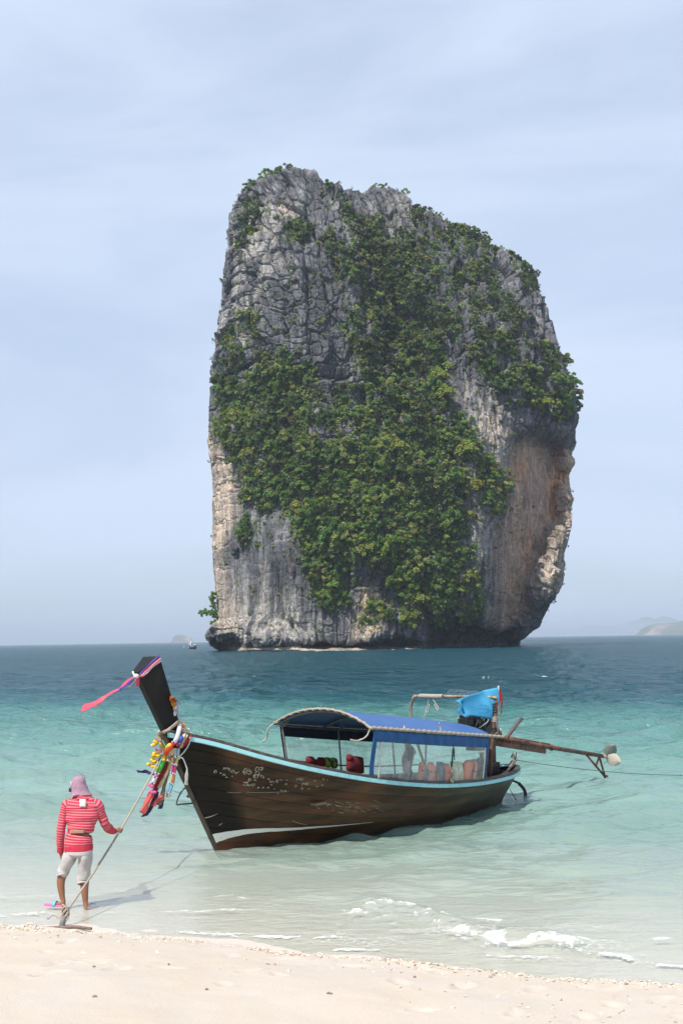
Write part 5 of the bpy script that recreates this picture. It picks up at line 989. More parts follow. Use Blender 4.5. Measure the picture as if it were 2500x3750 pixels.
g = G(); g.tube([(.02, -.0, .03), (.0, .01, -.3), (-.02, .03, -.9)], .015, 7); put('flag_stick', g, mat('white_stick', (.62, .58, .52), .6, col2=(.35, .28, .22), scale=20), fl)
rf = btop('red_pennant', 'small red pennant hanging at the flag stick above the stern post', 'flag', 6.37, -.80, 2.26)
g = G(); P = [[np.array([.02+w_*(.03+.055*f), -.02+.02*math.sin(f*6+w_*2), .03-f*.52]) for w_ in np.linspace(0, 1, 5)] for f in np.linspace(0, 1, 12)]; g.sheet(P, .003); put('cloth', g, m_rflag, rf)
cr_ = btop('rope_coil', 'pale rope wound round the top pipe with loose ends dangling', 'rope', 6.03, .55, 2.085)
g = G(); g.tube([np.array([.0+.036*math.cos(a), (-.30+.55*a/(2*PI*22)), .036*math.sin(a)]) for a in np.linspace(0, 2*PI*22, 260)], .011, 5); put('winding', g, M['white_rope'], cr_)
for pts in ([(0, .02, -.03), (.01, .06, -.14), (0, .10, -.28), (0, .06, -.30), (.0, .02, -.15)], [(0, -.05, -.03), (0, -.12, -.12), (0, -.20, -.22), (0, -.17, -.26), (0, -.10, -.15)], [(0, .10, -.25), (0, .14, -.40), (0, .2, -.48)]):
    g = G(); g.tube(catmull(pts, 5), .010, 5); put('loose_end', g, M['white_rope'], cr_)
# ---------------------------------------------------------------- things hung inside the canopy
def at_curt(px, py, y): # boat coordinates of a sight line at cross-distance y
    lo, hi = 0.5, 9.0
    for _ in range(50):
        m_ = (lo+hi)/2
        if proj(BW(m_, y, 1.0))[0] < px: lo = m_
        else: hi = m_
    t_ = (lo+hi)/2; za, zb_ = 0, 3
    for _ in range(50):
        m_ = (za+zb_)/2
        if proj(BW(t_, y, m_))[1] > py: za = m_
        else: zb_ = m_
    return t_, y, (za+zb_)/2
def ej(x, y): return 1300+x*.3827, 2450+y*.3827
m_or_ = mat('orange_lifejacket', (.88, .20, .060), .75, col2=(.80, .16, .05), scale=5, bump=.5, bscale=12); m_nv = mat('navy_lifejacket', (.028, .038, .075), .8, scale=6, bump=.4); m_yl = mat('yellow_white_jacket', (.55, .55, .22), .8, col2=(.72, .72, .62), scale=11, lo=.45, hi=.55); m_strap = mat('dark_strap', (.02, .02, .025), .6); m_red = mat('dark_red_jacket', (.17, .012, .018), .8, col2=(.10, .008, .012), scale=6, bump=.4); m_lime = mat('lime_jacket', (.22, .42, .04), .8, scale=6)
def jacket(name, label, quad, yy, m, straps=(), group=None, parts=None, cat='life jacket'):
    """padded vest: two panels with a split, quad in photo px (tl, tr, br, bl)"""
    c = [np.array(at_curt(px, py, yy)) for px, py in quad]; o_ = sum(c)/4; e = btop(name, label, cat, *o_, group); q = [a-o_ for a in c]
    def pad(u0, u1, v0, v1, th, mm, nm):
        g = G(); P = []
        for u in np.linspace(u0, u1, 9):
            row = []
            for v in np.linspace(v0, v1, 9):
                p = (q[0]*(1-u)+q[1]*u)*(1-v)+(q[3]*(1-u)+q[2]*u)*v; uu_, vv_ = (u-u0)/(u1-u0), (v-v0)/(v1-v0)
                row.append(p+np.array([0, -th*(math.sin(PI*uu_)**.4*math.sin(PI*vv_)**.4), 0]))
            P.append(row)
        g.sheet(P, .02); put(nm, g, mm, e)
    for (u0, u1, v0, v1, mm, nm) in (parts or ((0, .46, 0, 1, m, 'panel'), (.50, 1, .0, 1, m, 'panel'))): pad(u0, u1, v0, v1, .06, mm, nm)
    for (u0, v0, u1, v1) in straps:
        g = G(); P = [((q[0]*(1-u)+q[1]*u)*(1-v)+(q[3]*(1-u)+q[2]*u)*v)+np.array([0, -.075, 0]) for u, v in zip(np.linspace(u0, u1, 6), np.linspace(v0, v1, 6))]; g.tube(P, np.tile([.018, .006], (6, 1)), 5); put('strap', g, m_strap, e)
    return e
J = 'life jackets hung behind the clear curtain'
jacket('life_jacket', 'orange life jacket with a navy middle panel, first behind the clear curtain', [ej(612, 895), ej(768, 900), ej(762, 1078), ej(595, 1070)], -.78, m_or_, [(.0, .42, .95, .50), (.90, .0, .86, 1)], J, ((0, .22, 0, 1, m_or_, 'panel'), (.22, .48, .38, 1, m_nv, 'panel'), (.48, .84, 0, 1, m_or_, 'panel'), (.85, 1, .2, 1, m_or_, 'panel')))
jacket('life_jacket', 'navy and orange life jacket between the orange one and the yellow jacket', [ej(775, 890), ej(890, 905), ej(886, 1082), ej(765, 1078)], -.78, m_or_, (), J, ((0, .55, 0, 1, m_nv, 'panel'), (.56, 1, .05, 1, m_or_, 'panel')))
jacket('life_jacket', 'yellow and white jacket hung between two orange life jackets', [ej(905, 890), ej(1005, 895), ej(1012, 1080), ej(930, 1082)], -.78, m_yl, (), J)
jacket('life_jacket', 'orange life jacket with black straps at the aft end of the curtain', [ej(1040, 885), ej(1158, 890), ej(1120, 1075), ej(1012, 1070)], -.78, m_or_, [(.62, .1, .55, 1), (.5, .45, 1, .5)], J)
def fo(x, y): return 900+x*.3827, 2450+y*.3827
jacket('jacket', 'dull red life jacket over the far rail at the open front', [fo(575, 845), fo(745, 850), fo(750, 930), fo(580, 905)], .80, m_red, (), None, ((0, .40, 0, 1, m_red, 'panel'), (.40, .62, .35, 1, m_red, 'panel'), (.62, 1, .05, 1, m_red, 'panel')), 'life jacket')
jacket('jacket', 'lime green and black life jacket over the far rail', [fo(745, 850), fo(862, 858), fo(862, 945), fo(750, 930)], .80, m_lime, [(.1, .1, .5, .9), (.5, .2, .45, .9), (.75, .1, .8, .95)], None, None, 'life jacket')
jacket('bag', 'dark red padded bag standing beside the blue curtain edge', [fo(965, 832), fo(1115, 850), fo(1122, 995), fo(958, 970)], -.25, m_red, (), None, ((0, 1, 0, 1, m_red, 'panel'), (0, .28, -.06, .3, m_red, 'panel')), 'bag')
jacket('dark_cushion', 'dark blue cushion lying at the aft end inside the curtain', [ej(1120, 1040), ej(1250, 1050), ej(1255, 1085), ej(1040, 1088)], -.55, m_nv, (), None, ((0, 1, 0, 1, m_nv, 'panel'),), 'cushion')
# lace-edged garment on a hook, seen dimly through the curtain
m_lace = mat('mauve_lace', (.30, .21, .24), .9, col2=(.52, .46, .46), scale=24, lo=.45, hi=.55)
o_ = np.array(at_curt(*ej(505, 830), -.45)); e = btop('hanging_garment', 'mauve patterned garment hanging from the canopy behind the curtain', 'garment', *o_)
g = G(); P = []
for v in np.linspace(0, 1, 16):
    w_ = np.interp(v, [0, .1, .35, .55, 1], [.02, .06, .17, .16, .07]); P.append([np.array([w_*u+.012*math.sin(v*14+u*4), .05*math.sin(u*3+v*5), .27-.62*v+.05*abs(u)*(v > .4)]) for u in np.linspace(-1, 1, 9)])
g.sheet(P, .006); put('cloth', g, m_lace, e)
g = G(); P = [[np.array([.07*u*(1-.2*v), -.06, .15-.22*v]) for u in np.linspace(-1, 1, 5)] for v in np.linspace(0, 1, 5)]; g.sheet(P, .006); put('lining', g, m_nv, e)
g = G(); g.tube([(0, 0, .27), (0, 0, .40), (.02, 0, .42)], .006, 5); put('hook', g, M['iron'], e)
# chain with a shackle and a bunch of bait-coloured floats outside the curtain
o_ = np.array(at_curt(*ej(948, 640), -1.0)); e = btop('chain', 'black chain with a hook hanging outside the clear curtain from the lashed pole', 'chain', *o_)
z0_ = o_[2]; zl = at_curt(*ej(925, 960), -1.0)[2]-z0_
g = G(); g.tube([(0, 0, .02), (-.01, 0, -.10), (-.005, 0, -.16)], .006, 5)
for k in range(13):
    c = np.array([-.02-.012*k*.4, -.0, -.17-.028*k]); ax = (1, 0, 0) if k % 2 else (0, 1, 0)
    g.tube([c+np.array([math.cos(a)*.014*ax[0], math.cos(a)*.014*ax[1], math.sin(a)*.022]) for a in np.linspace(0, 2*PI, 9)], .006, 5, cap=False)
put('links', g, M['iron'], e)
g = G(); g.tube(catmull([(-.0, 0, -.17), (-.035, 0, -.22), (-.045, 0, -.30), (-.015, 0, -.34), (.01, 0, -.28), (.0, 0, -.20)], 4), .010, 6); g.tube([(.0, 0, -.2), (.005, 0, -.42)], .009, 5); put('hook', g, M['iron'], e)
o_ = np.array(at_curt(*ej(915, 1030), -.99)); e = btop('shell_bunch', 'bunch of pale shells tied under the black chain against the curtain', 'shells', *o_)
for k in range(9):
    g = G(); g.ball(rng.normal(0, 1, 3)*[.022, .012, .05], rng.uniform(.016, .028, 3), 8, 5); put('shell', g, mat('shell_cream', (.55, .44, .32), .7) if k == 0 else bpy.data.materials['shell_cream'], e)
# ---------------------------------------------------------------- prow decorations
def world_bvh(objs):
    V, F = [], []; dg_ = bpy.context.evaluated_depsgraph_get()
    for ob in objs:
        o0 = len(V); M_ = ob.matrix_world; V += [M_ @ v.co for v in ob.data.vertices]; F += [tuple(o0+i for i in p.vertices) for p in ob.data.polygons]
    return BVHTree.FromPolygons(V, F)
from mathutils.bvhtree import BVHTree
bpy.context.view_layer.update()
hull_bvh = world_bvh([c for c in boat.children if c.name.split('.')[0] in ('plank', 'stem', 'prow_post', 'rub_rail', 'cap_rail', 'keel')])
PULL = .045
def pp_(px, py, t_, pull=None): # boat coordinates on a sight line at station t_, but never inside the hull
    lo, hi = -4., 4.
    for _ in range(50):
        m_ = (lo+hi)/2
        if proj(BW(t_, m_, 1.5))[0] > px: lo = m_
        else: hi = m_
    y = (lo+hi)/2; za, zb_ = -1, 5
    for _ in range(50):
        m_ = (za+zb_)/2
        if proj(BW(t_, y, m_))[1] > py: za = m_
        else: zb_ = m_
    w = BW(t_, y, (za+zb_)/2); d = w-EYE; L_ = np.linalg.norm(d); d /= L_
    h = hull_bvh.ray_cast(Vector(EYE), Vector(d)); pl = PULL if pull is None else pull
    if h[0] is not None and h[3]-pl < L_: w = EYE+d*(h[3]-pl)
    q = w-BO; return np.array([q @ BA, q @ BN, q[2]])
def gz(x, y): return 500+x*.17, 2620+y*.17
def gp(x, y, t_=-.95): return pp_(*gz(x, y), t_)
m_pink = mat('pink_satin', (.80, .10, .17), .55, col2=(.72, .075, .13), scale=5, transl=.25); m_pk2 = mat('pink_cloth', (.85, .26, .42), .6, transl=.2, scale=5); m_blu = mat('royal_blue_cloth', (.045, .05, .26), .6, transl=.15, scale=5); m_wht = mat('white_yarn', (.72, .70, .66), .8, scale=30, bump=.5)
hl = btop('prow_ribbon', 'long pink and blue ribbon tied round the top of the prow, streaming left', 'ribbon', -1.5, -.1, 2.7)
def hp_(x, y, t_): return pp_(440+x*.1913, 2370+y*.1913, t_)-np.array([-1.5, -.1, 2.7])
def band_strip(A_, B_, n_, sag, nm, m, par, th=.003, wav=0.0):
    g = G(); g.sheet([[np.array(a)*(1-f)+np.array(b_)*f+np.array([0, -.02*math.sin(PI*f)+.012*math.sin(f*9+i*.6)+wav*math.sin(i*.55), wav*.35*math.sin(i*.8+f*2)]) for f in np.linspace(0, 1, 7)] for i, (a, b_) in enumerate(zip(catmull(A_, n_), catmull(B_, n_)))], th); return put(nm, g, m, par)
# wrap across the near face of the post
a0 = [hp_(352, 548, -1.56), hp_(450, 440, -1.45), hp_(600, 290, -1.33), hp_(745, 178, -1.21)]; a1 = [hp_(352, 578, -1.56), hp_(450, 560, -1.45), hp_(600, 410, -1.33), hp_(770, 290, -1.19)]
sh_ = np.array([0., 0, 0]); a0 = [q+sh_ for q in a0]; a1 = [q+sh_ for q in a1]
band_strip(a0, a1, 5, 0, 'wrap', m_pink, hl)
up2 = np.array([0, -.012, .0]); mid_ = [(p*.72+q*.28)+up2*2 for p, q in zip(a0, a1)]; m2_ = [(p*.60+q*.40)+up2*2 for p, q in zip(a0, a1)]; band_strip(mid_, m2_, 5, 0, 'stripe', m_pk2, hl)
tp_ = [p+np.array([0, -.004, .012]) for p in a0]; band_strip([p-np.array([0, -.005, -.0]) for p in tp_], a0, 5, 0, 'wrap', m_blu, hl)
g = G(); yk = [p*.35+q*.65+up2*3 for p, q in zip(a0, a1)]; g.tube(catmull([hp_(345, 545, -1.60)+sh_]+yk[1:], 5), .010, 6); g.tube(catmull([hp_(245, 470, -1.66)+sh_, hp_(265, 520, -1.68)+sh_, hp_(330, 545, -1.62)+sh_], 5), .014, 6); put('cord', g, m_wht, hl)
kn = hp_(310, 555, -1.66)+sh_; g = G(); g.ball(kn, (.045, .04, .035), 9, 6)
for k in range(9): g.tube(catmull([kn, kn+hp_(260, 640, -1.7)-hp_(310, 555, -1.66)+rng.normal(0, .012, 3), kn+hp_(150+rng.uniform(-20, 60), 760+rng.uniform(-20, 10), -1.72)-hp_(310, 555, -1.66)], 4), .006, 5)
put('knot', g, m_wht, hl)
g = G(); P = [[kn+np.array([.0+.05*u, -.01, -.02-.13*f+.02*u]) for u in np.linspace(-.3, 1, 5)] for f in np.linspace(0, 1, 5)]; g.sheet(P, .004); put('short_tail', g, m_pink, hl)
# streaming tail, narrow near the knot, open at the end (photo px)
tl0 = [(490, 2478, -1.70), (441, 2512, -1.80), (403, 2536, -1.90), (365, 2556, -2.0), (318, 2578, -2.10), (292, 2597, -2.17)]; tl1 = [(492, 2490, -1.70), (455, 2519, -1.80), (411, 2540, -1.90), (376, 2568, -2.0), (326, 2597, -2.12), (294, 2611, -2.17)]
cv = lambda L_, d=0: [pp_(a, b_, c)-np.array([-1.5, -.1, 2.7])+np.array([0, d, 0]) for a, b_, c in L_]
band_strip(cv(tl0), cv(tl1), 6, 0, 'tail', m_pink, hl, wav=.022)
b0 = [(487, 2480, -1.72), (455, 2505, -1.79), (430, 2522, -1.84), (408, 2537, -1.89)]; b1 = [(489, 2488, -1.72), (462, 2513, -1.79), (436, 2527, -1.84), (410, 2539, -1.89)]
band_strip(cv(b0, -.03), cv(b1, -.03), 6, 0, 'tail', m_blu, hl)
# flowers tucked behind the post
def flower_bunch(nm, lab, px, py, t_, cols, sz):
    o_ = pp_(px, py, t_); e = btop(nm, lab, 'flower', *o_); r = np.random.default_rng(int(px))
    for k, c in enumerate(cols):
        g = G(); d = np.array([r.uniform(-.3, 1), r.uniform(-.6, .2), r.uniform(-.6, 1)]); d /= np.linalg.norm(d); w = np.cross(d, [0, 1, .3]); w /= np.linalg.norm(w)
        P = [[d*sz*a+w*sz*.35*b_*math.sin(PI*min(1, a*.9+.08))+np.array([0, -.02*b_*b_, 0]) for b_ in np.linspace(-1, 1, 5)] for a in np.linspace(0, 1, 7)]; g.sheet(P, .004); put('petal', g, PET[c], e)
PET = {'o': mat('petal_orange', (.75, .20, .03), .6, transl=.2), 'r': mat('petal_red', (.55, .03, .02), .6, transl=.2), 'y': mat('petal_yellow', (.85, .52, .03), .6, transl=.2), 'g': mat('petal_green', (.16, .32, .05), .6, transl=.2), 'p': mat('petal_pink', (.75, .12, .32), .6, transl=.2), 'w': mat('petal_white', (.74, .70, .68), .6, transl=.2)}
flower_bunch('orange_flower', 'orange and yellow cloth flower stuck behind the prow post', 627, 2570, -1.02, 'oryoygo', .085)
flower_bunch('pink_flower', 'pink and white cloth flower behind the prow post below the orange one', 640, 2603, -.93, 'pwpwpw', .075)
o_ = pp_(653, 2626, -.84); e = btop('plastic_bottle', 'clear crumpled plastic bottle wedged behind the prow post', 'bottle', *o_); g = G(); g.tube([(0, 0, -.09), (0, 0, -.07), (0, 0, .04), (0, 0, .07), (0, 0, .09)], [.02, .04, .038, .018, .016], 10); put('body', g, mat('clear_plastic', (.62, .70, .76), .15, alpha=.5), e); g = G(); g.tube([(0, 0, .088), (0, 0, .11)], [.018, .018], 8); put('cap', g, m_wht, e)
# grey cloth twisted round the neck of the prow, knotted at the front
sc = btop('sash', 'grey beige cloth twisted round the base of the prow post and knotted in front', 'sash', -.9, -.1, 1.8); so = np.array([-.9, -.1, 1.8])
m_sash = mat('beige_cloth', (.40, .34, .29), .85, col2=(.28, .22, .18), scale=14, bump=.6, stretch=(1, 1, 4)); m_brn = mat('dry_leaf_brown', (.24, .15, .09), .8, scale=9)
g = G()
for k in range(4): g.tube(catmull([gp(905, 118+12*k, -.58)-so, gp(760, 215+10*k, -.75)-so+[0, -.03, 0], gp(640, 305+8*k, -.86)-so+[0, -.03, 0], gp(540, 360+4*k, -.97)-so], 4), .016, 6)
put('twist', g, m_sash, sc)
kk = gp(520, 365, -1.0)-so; g = G(); g.ball(kk, (.045, .05, .04), 9, 6)
for k in range(8): g.tube(catmull([kk, gp(450+10*k, 440+5*k, -1.05)-so, gp(370+26*k, 560+8*k-(k > 4)*40, -1.06)-so], 4), np.linspace(.013, .007, 9), 5)
put('knot', g, m_sash, sc); g = G(); g.tube([gp(560, 365, -.98)-so, gp(625, 370, -.9)-so], .022, 6); g.tube([gp(545, 400, -1.02)-so, gp(560, 520, -1.02)-so], [.02, .012], 6); put('tail', g, m_brn, sc)
# beaded garlands: colour-banded tubes of beads
BC = {'w': (.72, .70, .70), 'r': (.78, .035, .015), 'g': (.06, .50, .06), 'b': (.04, .08, .52), 'o': (.75, .24, .02), 'm': (.50, .03, .14), 'c': (.20, .42, .52), 'y': (.52, .50, .24), 'p': (.80, .20, .30), 't': (.42, .13, .04), 'l': (.42, .52, .58)}
m_bead = mat('beads', (1, 1, 1), .4, col2=(.78, .78, .78), scale=60, attr='tint', bump=.8, bscale=110)
def garland(name, label, pts, bands, r=.028, tdep=-.9, clasp=()):
    """pts in zoomed prow coords (x, y, t); bands [(until fraction, colour)]"""
    W_ = [gp(a, b_, c) for a, b_, c in pts]; o_ = W_[0]; e = btop(name, label, 'garland', *o_); P = catmull([w-o_ for w in W_], 7); Q2 = catmull([(a, b_, 0) for a, b_, c in pts], 7); s = np.r_[0, np.cumsum(np.linalg.norm(np.diff(Q2, axis=0), axis=1))]; s /= s[-1]; f0 = 0
    for f1, c in bands:
        tt = np.linspace(f0, f1, max(4, int((f1-f0)*46))); Q = np.stack([np.interp(tt, s, P[:, i]) for i in range(3)], 1); rr_ = np.full(len(tt), r); rr_[0] = rr_[-1] = r*.86
        g = G(); g.tube(Q, rr_, 9, col=[tuple(np.array(BC[c])*rng.uniform(.9, 1.05)) for _ in tt]); put('bead_sleeve', g, m_bead, e); f0 = f1
        if f1 < 1:
            g = G(); q = np.array([np.interp(f1, s, P[:, i]) for i in range(3)])
            for k in range(7): a = k*2*PI/7; g.ball(q+np.array([math.cos(a), math.sin(a)*.9, .3*math.sin(a)])*r*1.0, .012, 6, 4, col=BC['w' if k % 2 else ('o' if k % 4 else 'b')])
            put('bead_ring', g, m_bead, e)
    return e
garland('bead_garland', 'beaded garland banded white, red and green hanging longest at the prow', [(935, 130, -.58), (930, 250, -.66), (880, 470, -.78), (800, 590, -.86), (700, 720, -.92), (630, 860, -.97), (590, 960, -1.0), (520, 1120, -1.02), (440, 1270, -1.05), (375, 1420, -1.06), (330, 1520, -1.06)], [(.04, 'o'), (.30, 'w'), (.53, 'r'), (.80, 'g'), (.86, 'p'), (.95, 'w'), (1.0, 'p')], .034)
garland('bead_garland', 'short beaded garland of royal blue next to the white one at the prow', [(1010, 190, -.54), (1010, 330, -.60), (975, 470, -.68), (910, 580, -.76), (850, 650, -.82)], [(.22, 'o'), (.30, 'w'), (.82, 'b'), (1.0, 'm')], .034)
for dx, bs, lab in ((0, [(.18, 'l'), (.32, 't'), (.50, 'm'), (.70, 'y'), (.92, 'c'), (1, 't')], 'thin beaded garland with an orange tip hanging near the stem'), (48, [(.16, 'l'), (.34, 'y'), (.52, 'm'), (.72, 't'), (.92, 'c'), (1, 'y')], 'thin beaded garland with a yellow tip hanging near the stem')):
    garland('bead_garland', lab, [(850+dx*1.3, 700, -.80), (830+dx*1.2, 900, -.86), (790+dx, 1130, -.90), (745+dx, 1400, -.92), (690+dx, 1600, -.94), (660+dx*.7, 1760, -.95)], bs, .020)
garland('yellow_garland', 'yellow cloth garland looped in a V under the prow knot', [(740, 625, -.86), (690, 660, -.9), (630, 760, -.98), (600, 880, -1.0), (585, 980, -1.02)], [(1.0, 'o')], .030).children[0].data.materials[0] = mat('marigold_cloth', (.82, .52, .06), .8, scale=20, bump=.6)
garland('yellow_garland', 'short yellow cloth loop in front of the prow knot', [(520, 570, -1.02), (560, 660, -1.02), (610, 740, -1.0), (640, 800, -.98)], [(1.0, 'o')], .028).children[0].data.materials[0] = bpy.data.materials['marigold_cloth']
# marigold garland of single blossoms
e0 = gp(440, 700, -1.08); e = btop('marigold_garland', 'string of yellow marigolds with white and pink blossoms in front of the bow', 'garland', *e0)
m_mg = mat('marigold_yellow', (.86, .58, .02), .8, col2=(.75, .36, .01), scale=40, bump=.6); m_wb = mat('white_blossom', (.70, .70, .70), .8, col2=(.5, .52, .56), scale=40); m_pb = mat('pink_blossom', (.72, .12, .26), .8, col2=(.6, .3, .35), scale=40)
for x_, y_, k in ((470, 690, 'w'), (440, 730, 'p'), (520, 780, 'p'), (500, 720, 'w'), (390, 820, 'm'), (440, 830, 'm'), (375, 860, 'm'), (430, 880, 'm'), (470, 870, 'm'), (365, 905, 'm'), (420, 930, 'w'), (385, 945, 'w'), (335, 965, 'm'), (380, 985, 'm'), (410, 995, 'm'), (340, 1030, 'w'), (260, 1050, 'm'), (300, 1065, 'm'), (360, 1100, 'm'), (420, 1090, 'm'), (425, 1120, 'm'), (400, 560, 'm'), (430, 590, 'm'), (370, 630, 'm'), (350, 645, 'w')):
    g = G(); c = gp(x_, y_, -1.08+rng.uniform(-.03, .03))-e0; g.ball(c, (.032, .032, .026), 8, 5); g.v = [tuple(np.array(q)+rng.normal(0, .004, 3)) for q in g.v]; put('blossom', g, {'m': m_mg, 'w': m_wb, 'p': m_pb}[k], e)
# cloth lengths hanging at the bow
def cloth(name, label, edgeA, edgeB, m, cat='cloth', ruff=.03):
    A_ = catmull([gp(*q) for q in edgeA], 6); B_ = catmull([gp(*q) for q in edgeB], 6); o_ = A_[0]; e = btop(name, label, cat, *o_); g = G()
    g.sheet([[a*(1-f)+b_*f-o_+np.array([0, ruff*math.sin(f*13+i*.25)-.01, 0]) for f in np.linspace(0, 1, 14)] for i, (a, b_) in enumerate(zip(A_, B_))], .004); put('fold', g, m, e); return e
m_crm = mat('cream_cloth', (.66, .58, .36), .85, col2=(.52, .44, .26), scale=7, transl=.15, stretch=(3, 3, .7)); m_mar = mat('maroon_cloth', (.36, .03, .05), .8, col2=(.22, .02, .035), scale=7, stretch=(3, 3, .7)); m_ind = mat('indigo_cloth', (.05, .045, .17), .8, col2=(.03, .028, .10), scale=7); m_crs = mat('coral_red_cloth', (.55, .10, .085), .8, scale=6, stretch=(3, 3, .7)); m_dkc = mat('grey_brown_cloth', (.19, .15, .12), .85, col2=(.30, .25, .18), scale=7, stretch=(3, 3, .7))
cloth('cream_cloth', 'cream cloth gathered round the gunwale corner at the bow', [(1040, 260, -.50), (1000, 400, -.58), (960, 560, -.66), (920, 690, -.74)], [(1110, 330, -.46), (1095, 450, -.52), (1010, 590, -.62), (930, 700, -.74)], m_crm)
cloth('cream_cloth', 'cream cloth bow hanging beside the red beaded band', [(800, 700, -.88), (720, 760, -.92), (640, 850, -.98), (650, 980, -1.0)], [(800, 720, -.86), (800, 830, -.88), (740, 940, -.92), (700, 1000, -.95)], m_crm)
cloth('maroon_cloth', 'maroon cloth wrapped at the gunwale corner behind the cream one', [(1120, 370, -.44), (1090, 480, -.50), (1000, 600, -.60), (950, 690, -.68)], [(1170, 400, -.40), (1150, 500, -.44), (1070, 620, -.54), (960, 690, -.66)], m_mar)
cloth('maroon_cloth', 'long maroon streamer hanging behind the green beaded band', [(610, 980, -.94), (520, 1180, -.97), (430, 1330, -1.0), (360, 1560, -1.02), (340, 1640, -1.02)], [(690, 1000, -.90), (640, 1180, -.93), (560, 1330, -.96), (470, 1520, -.98), (430, 1640, -1.0)], m_mar)
cloth('cream_streamer', 'long cream streamer hanging beside the maroon one', [(700, 1000, -.90), (660, 1150, -.93), (560, 1330, -.96), (440, 1560, -1.0)], [(770, 900, -.86), (720, 1130, -.90), (620, 1330, -.94), (480, 1560, -.98)], m_crm)
cloth('brown_streamer', 'dark grey brown streamers hanging in shade nearest the stem', [(690, 1050, -.86), (620, 1350, -.9), (540, 1600, -.93), (480, 1800, -.95), (430, 1930, -.96)], [(740, 1050, -.83), (650, 1350, -.88), (600, 1600, -.9), (570, 1750, -.91), (510, 1930, -.93)], m_dkc)
cloth('indigo_streamer', 'indigo streamer hanging down to the right of the coral ones', [(390, 1660, -1.0), (360, 1800, -1.0), (250, 2000, -1.02), (95, 2190, -1.05)], [(460, 1640, -.98), (440, 1780, -.98), (340, 1980, -1.0), (190, 2160, -1.04)], m_ind)
cloth('indigo_streamer', 'dark indigo tail behind the brown streamers', [(560, 1650, -.88), (540, 1780, -.88), (500, 1900, -.9), (470, 2010, -.9)], [(575, 1700, -.87), (575, 1800, -.87), (560, 1920, -.88), (500, 2010, -.89)], m_ind)
cloth('coral_streamer', 'coral red streamers at the lower left end of the prow cloths', [(290, 1640, -1.05), (220, 1800, -1.07), (150, 1930, -1.09), (75, 2060, -1.1)], [(370, 1660, -1.03), (310, 1820, -1.05), (240, 1950, -1.07), (130, 2120, -1.09)], m_crs, ruff=.045)
cloth('coral_streamer', 'coral red strip crossing over the brown streamers', [(540, 1700, -.98), (450, 1790, -1.0), (350, 1890, -1.01), (320, 1930, -1.02)], [(540, 1800, -.97), (480, 1850, -.99), (400, 1930, -1.0), (350, 1960, -1.01)], m_crs)
cloth('indigo_ribbon', 'dark blue ribbon blown left from the prow, forked at its end', [(400, 1260, -1.06), (300, 1210, -1.10), (190, 1165, -1.14), (80, 1190, -1.18), (0, 1175, -1.22)], [(400, 1290, -1.06), (300, 1280, -1.10), (200, 1240, -1.14), (110, 1235, -1.18), (20, 1235, -1.22)], m_ind, 'ribbon', .012)
o_ = gp(350, 1640, -1.08); e = btop('pink_tassel', 'pink pompom tassels ending the long beaded garland', 'tassel', *o_)
for x_, y_ in ((300, 1500), (340, 1530), (310, 1640), (355, 1660), (395, 1655)):
    g = G(); g.ball(gp(x_, y_, -1.09)-o_, (.036, .03, .026), 8, 5); put('pompom', g, PET['p'], e)
# rope loop round the bow corner with a frayed white end
o_ = gp(1150, 390, -.42); e = btop('rope_loop', 'white rope looped round the bow corner with a frayed end hanging on the hull', 'rope', *o_)
g = G(); g.tube(catmull([gp(1130, 380, -.44)-o_, gp(1160, 480, -.44)-o_, gp(1130, 620, -.50)-o_, gp(1030, 780, -.62)-o_, gp(920, 890, -.74)-o_], 6), .010, 7); put('loop', g, m_wht, e)
g = G(); g.tube(catmull([gp(910, 950, -.75)-o_, gp(940, 905, -.73)-o_, gp(1000, 930, -.66)-o_, gp(1050, 1040, -.60)-o_, gp(1090, 1150, -.56)-o_], 6), .011, 7)
for k in range(3): g.tube(catmull([gp(1090, 1150, -.56)-o_, gp(1080+25*(k-1), 1290, -.56)-o_, gp(1075+20*(k-1), 1400, -.56)-o_, gp(1060+35*(k-1), 1500, -.56)-o_], 5), .008, 6)
put('tail', g, m_wht, e)
# ---------------------------------------------------------------- mooring: rope from the bow to the beach anchor, line astern
AN = ground(225, 3400); HAND = None
A_top = AN+np.array([.035, .06, .16]); bowp = BW(*gp(545, 850, -.9))
mr_ = thing('anchor_rope', 'taut tan rope running from the bow through the person\'s hand to the anchor', 'rope', A_top)
def rope_at(f): return A_top*(1-f)+bowp*f-np.array([0, 0, .16*4*f*(1-f)*.6])
R0 = np.array([rope_at(f) for f in np.linspace(0, 1, 40)])
for k in range(2):
    pass
g = G(); P = R0-A_top; g.tube(P, .0125, 7); put('strand', g, M['rope'], mr_)
g = G(); L_ = np.linspace(0, 1, 1200); d_r = (bowp-A_top)/np.linalg.norm(bowp-A_top); u_r = np.cross(d_r, [0, 0, 1.]); u_r /= np.linalg.norm(u_r); w_r = np.cross(d_r, u_r)
g.tube([rope_at(f)-A_top+(u_r*math.cos(f*560)+w_r*math.sin(f*560))*.008 for f in L_], .0085, 4); put('strand', g, M['rope'], mr_)
an_ = thing('beach_anchor', 'iron bar anchor lying half buried in the sand with rope knotted round its shank', 'anchor', AN)
L0, L1_ = ground(103, 3404, .03)-AN, ground(335, 3401, .05)-AN
g = G(); g.tube([L0+[0, 0, -.005], L0*.4+[0, 0, .012], L1_*.5+[0, 0, .02], L1_], .017, 8); put('bar', g, mat('wet_rust', (.13, .075, .06), .7, col2=(.22, .16, .13), scale=20), an_)
g = G(); g.tube([(-.015, 0, -.06), (.01, .02, .05), (.03, .05, .13)], [.03, .034, .026], 8); put('shank', g, mat('grey_iron', (.17, .18, .19), .6, col2=(.08, .08, .085), scale=14), an_)
kn_ = A_top-AN; g = G()
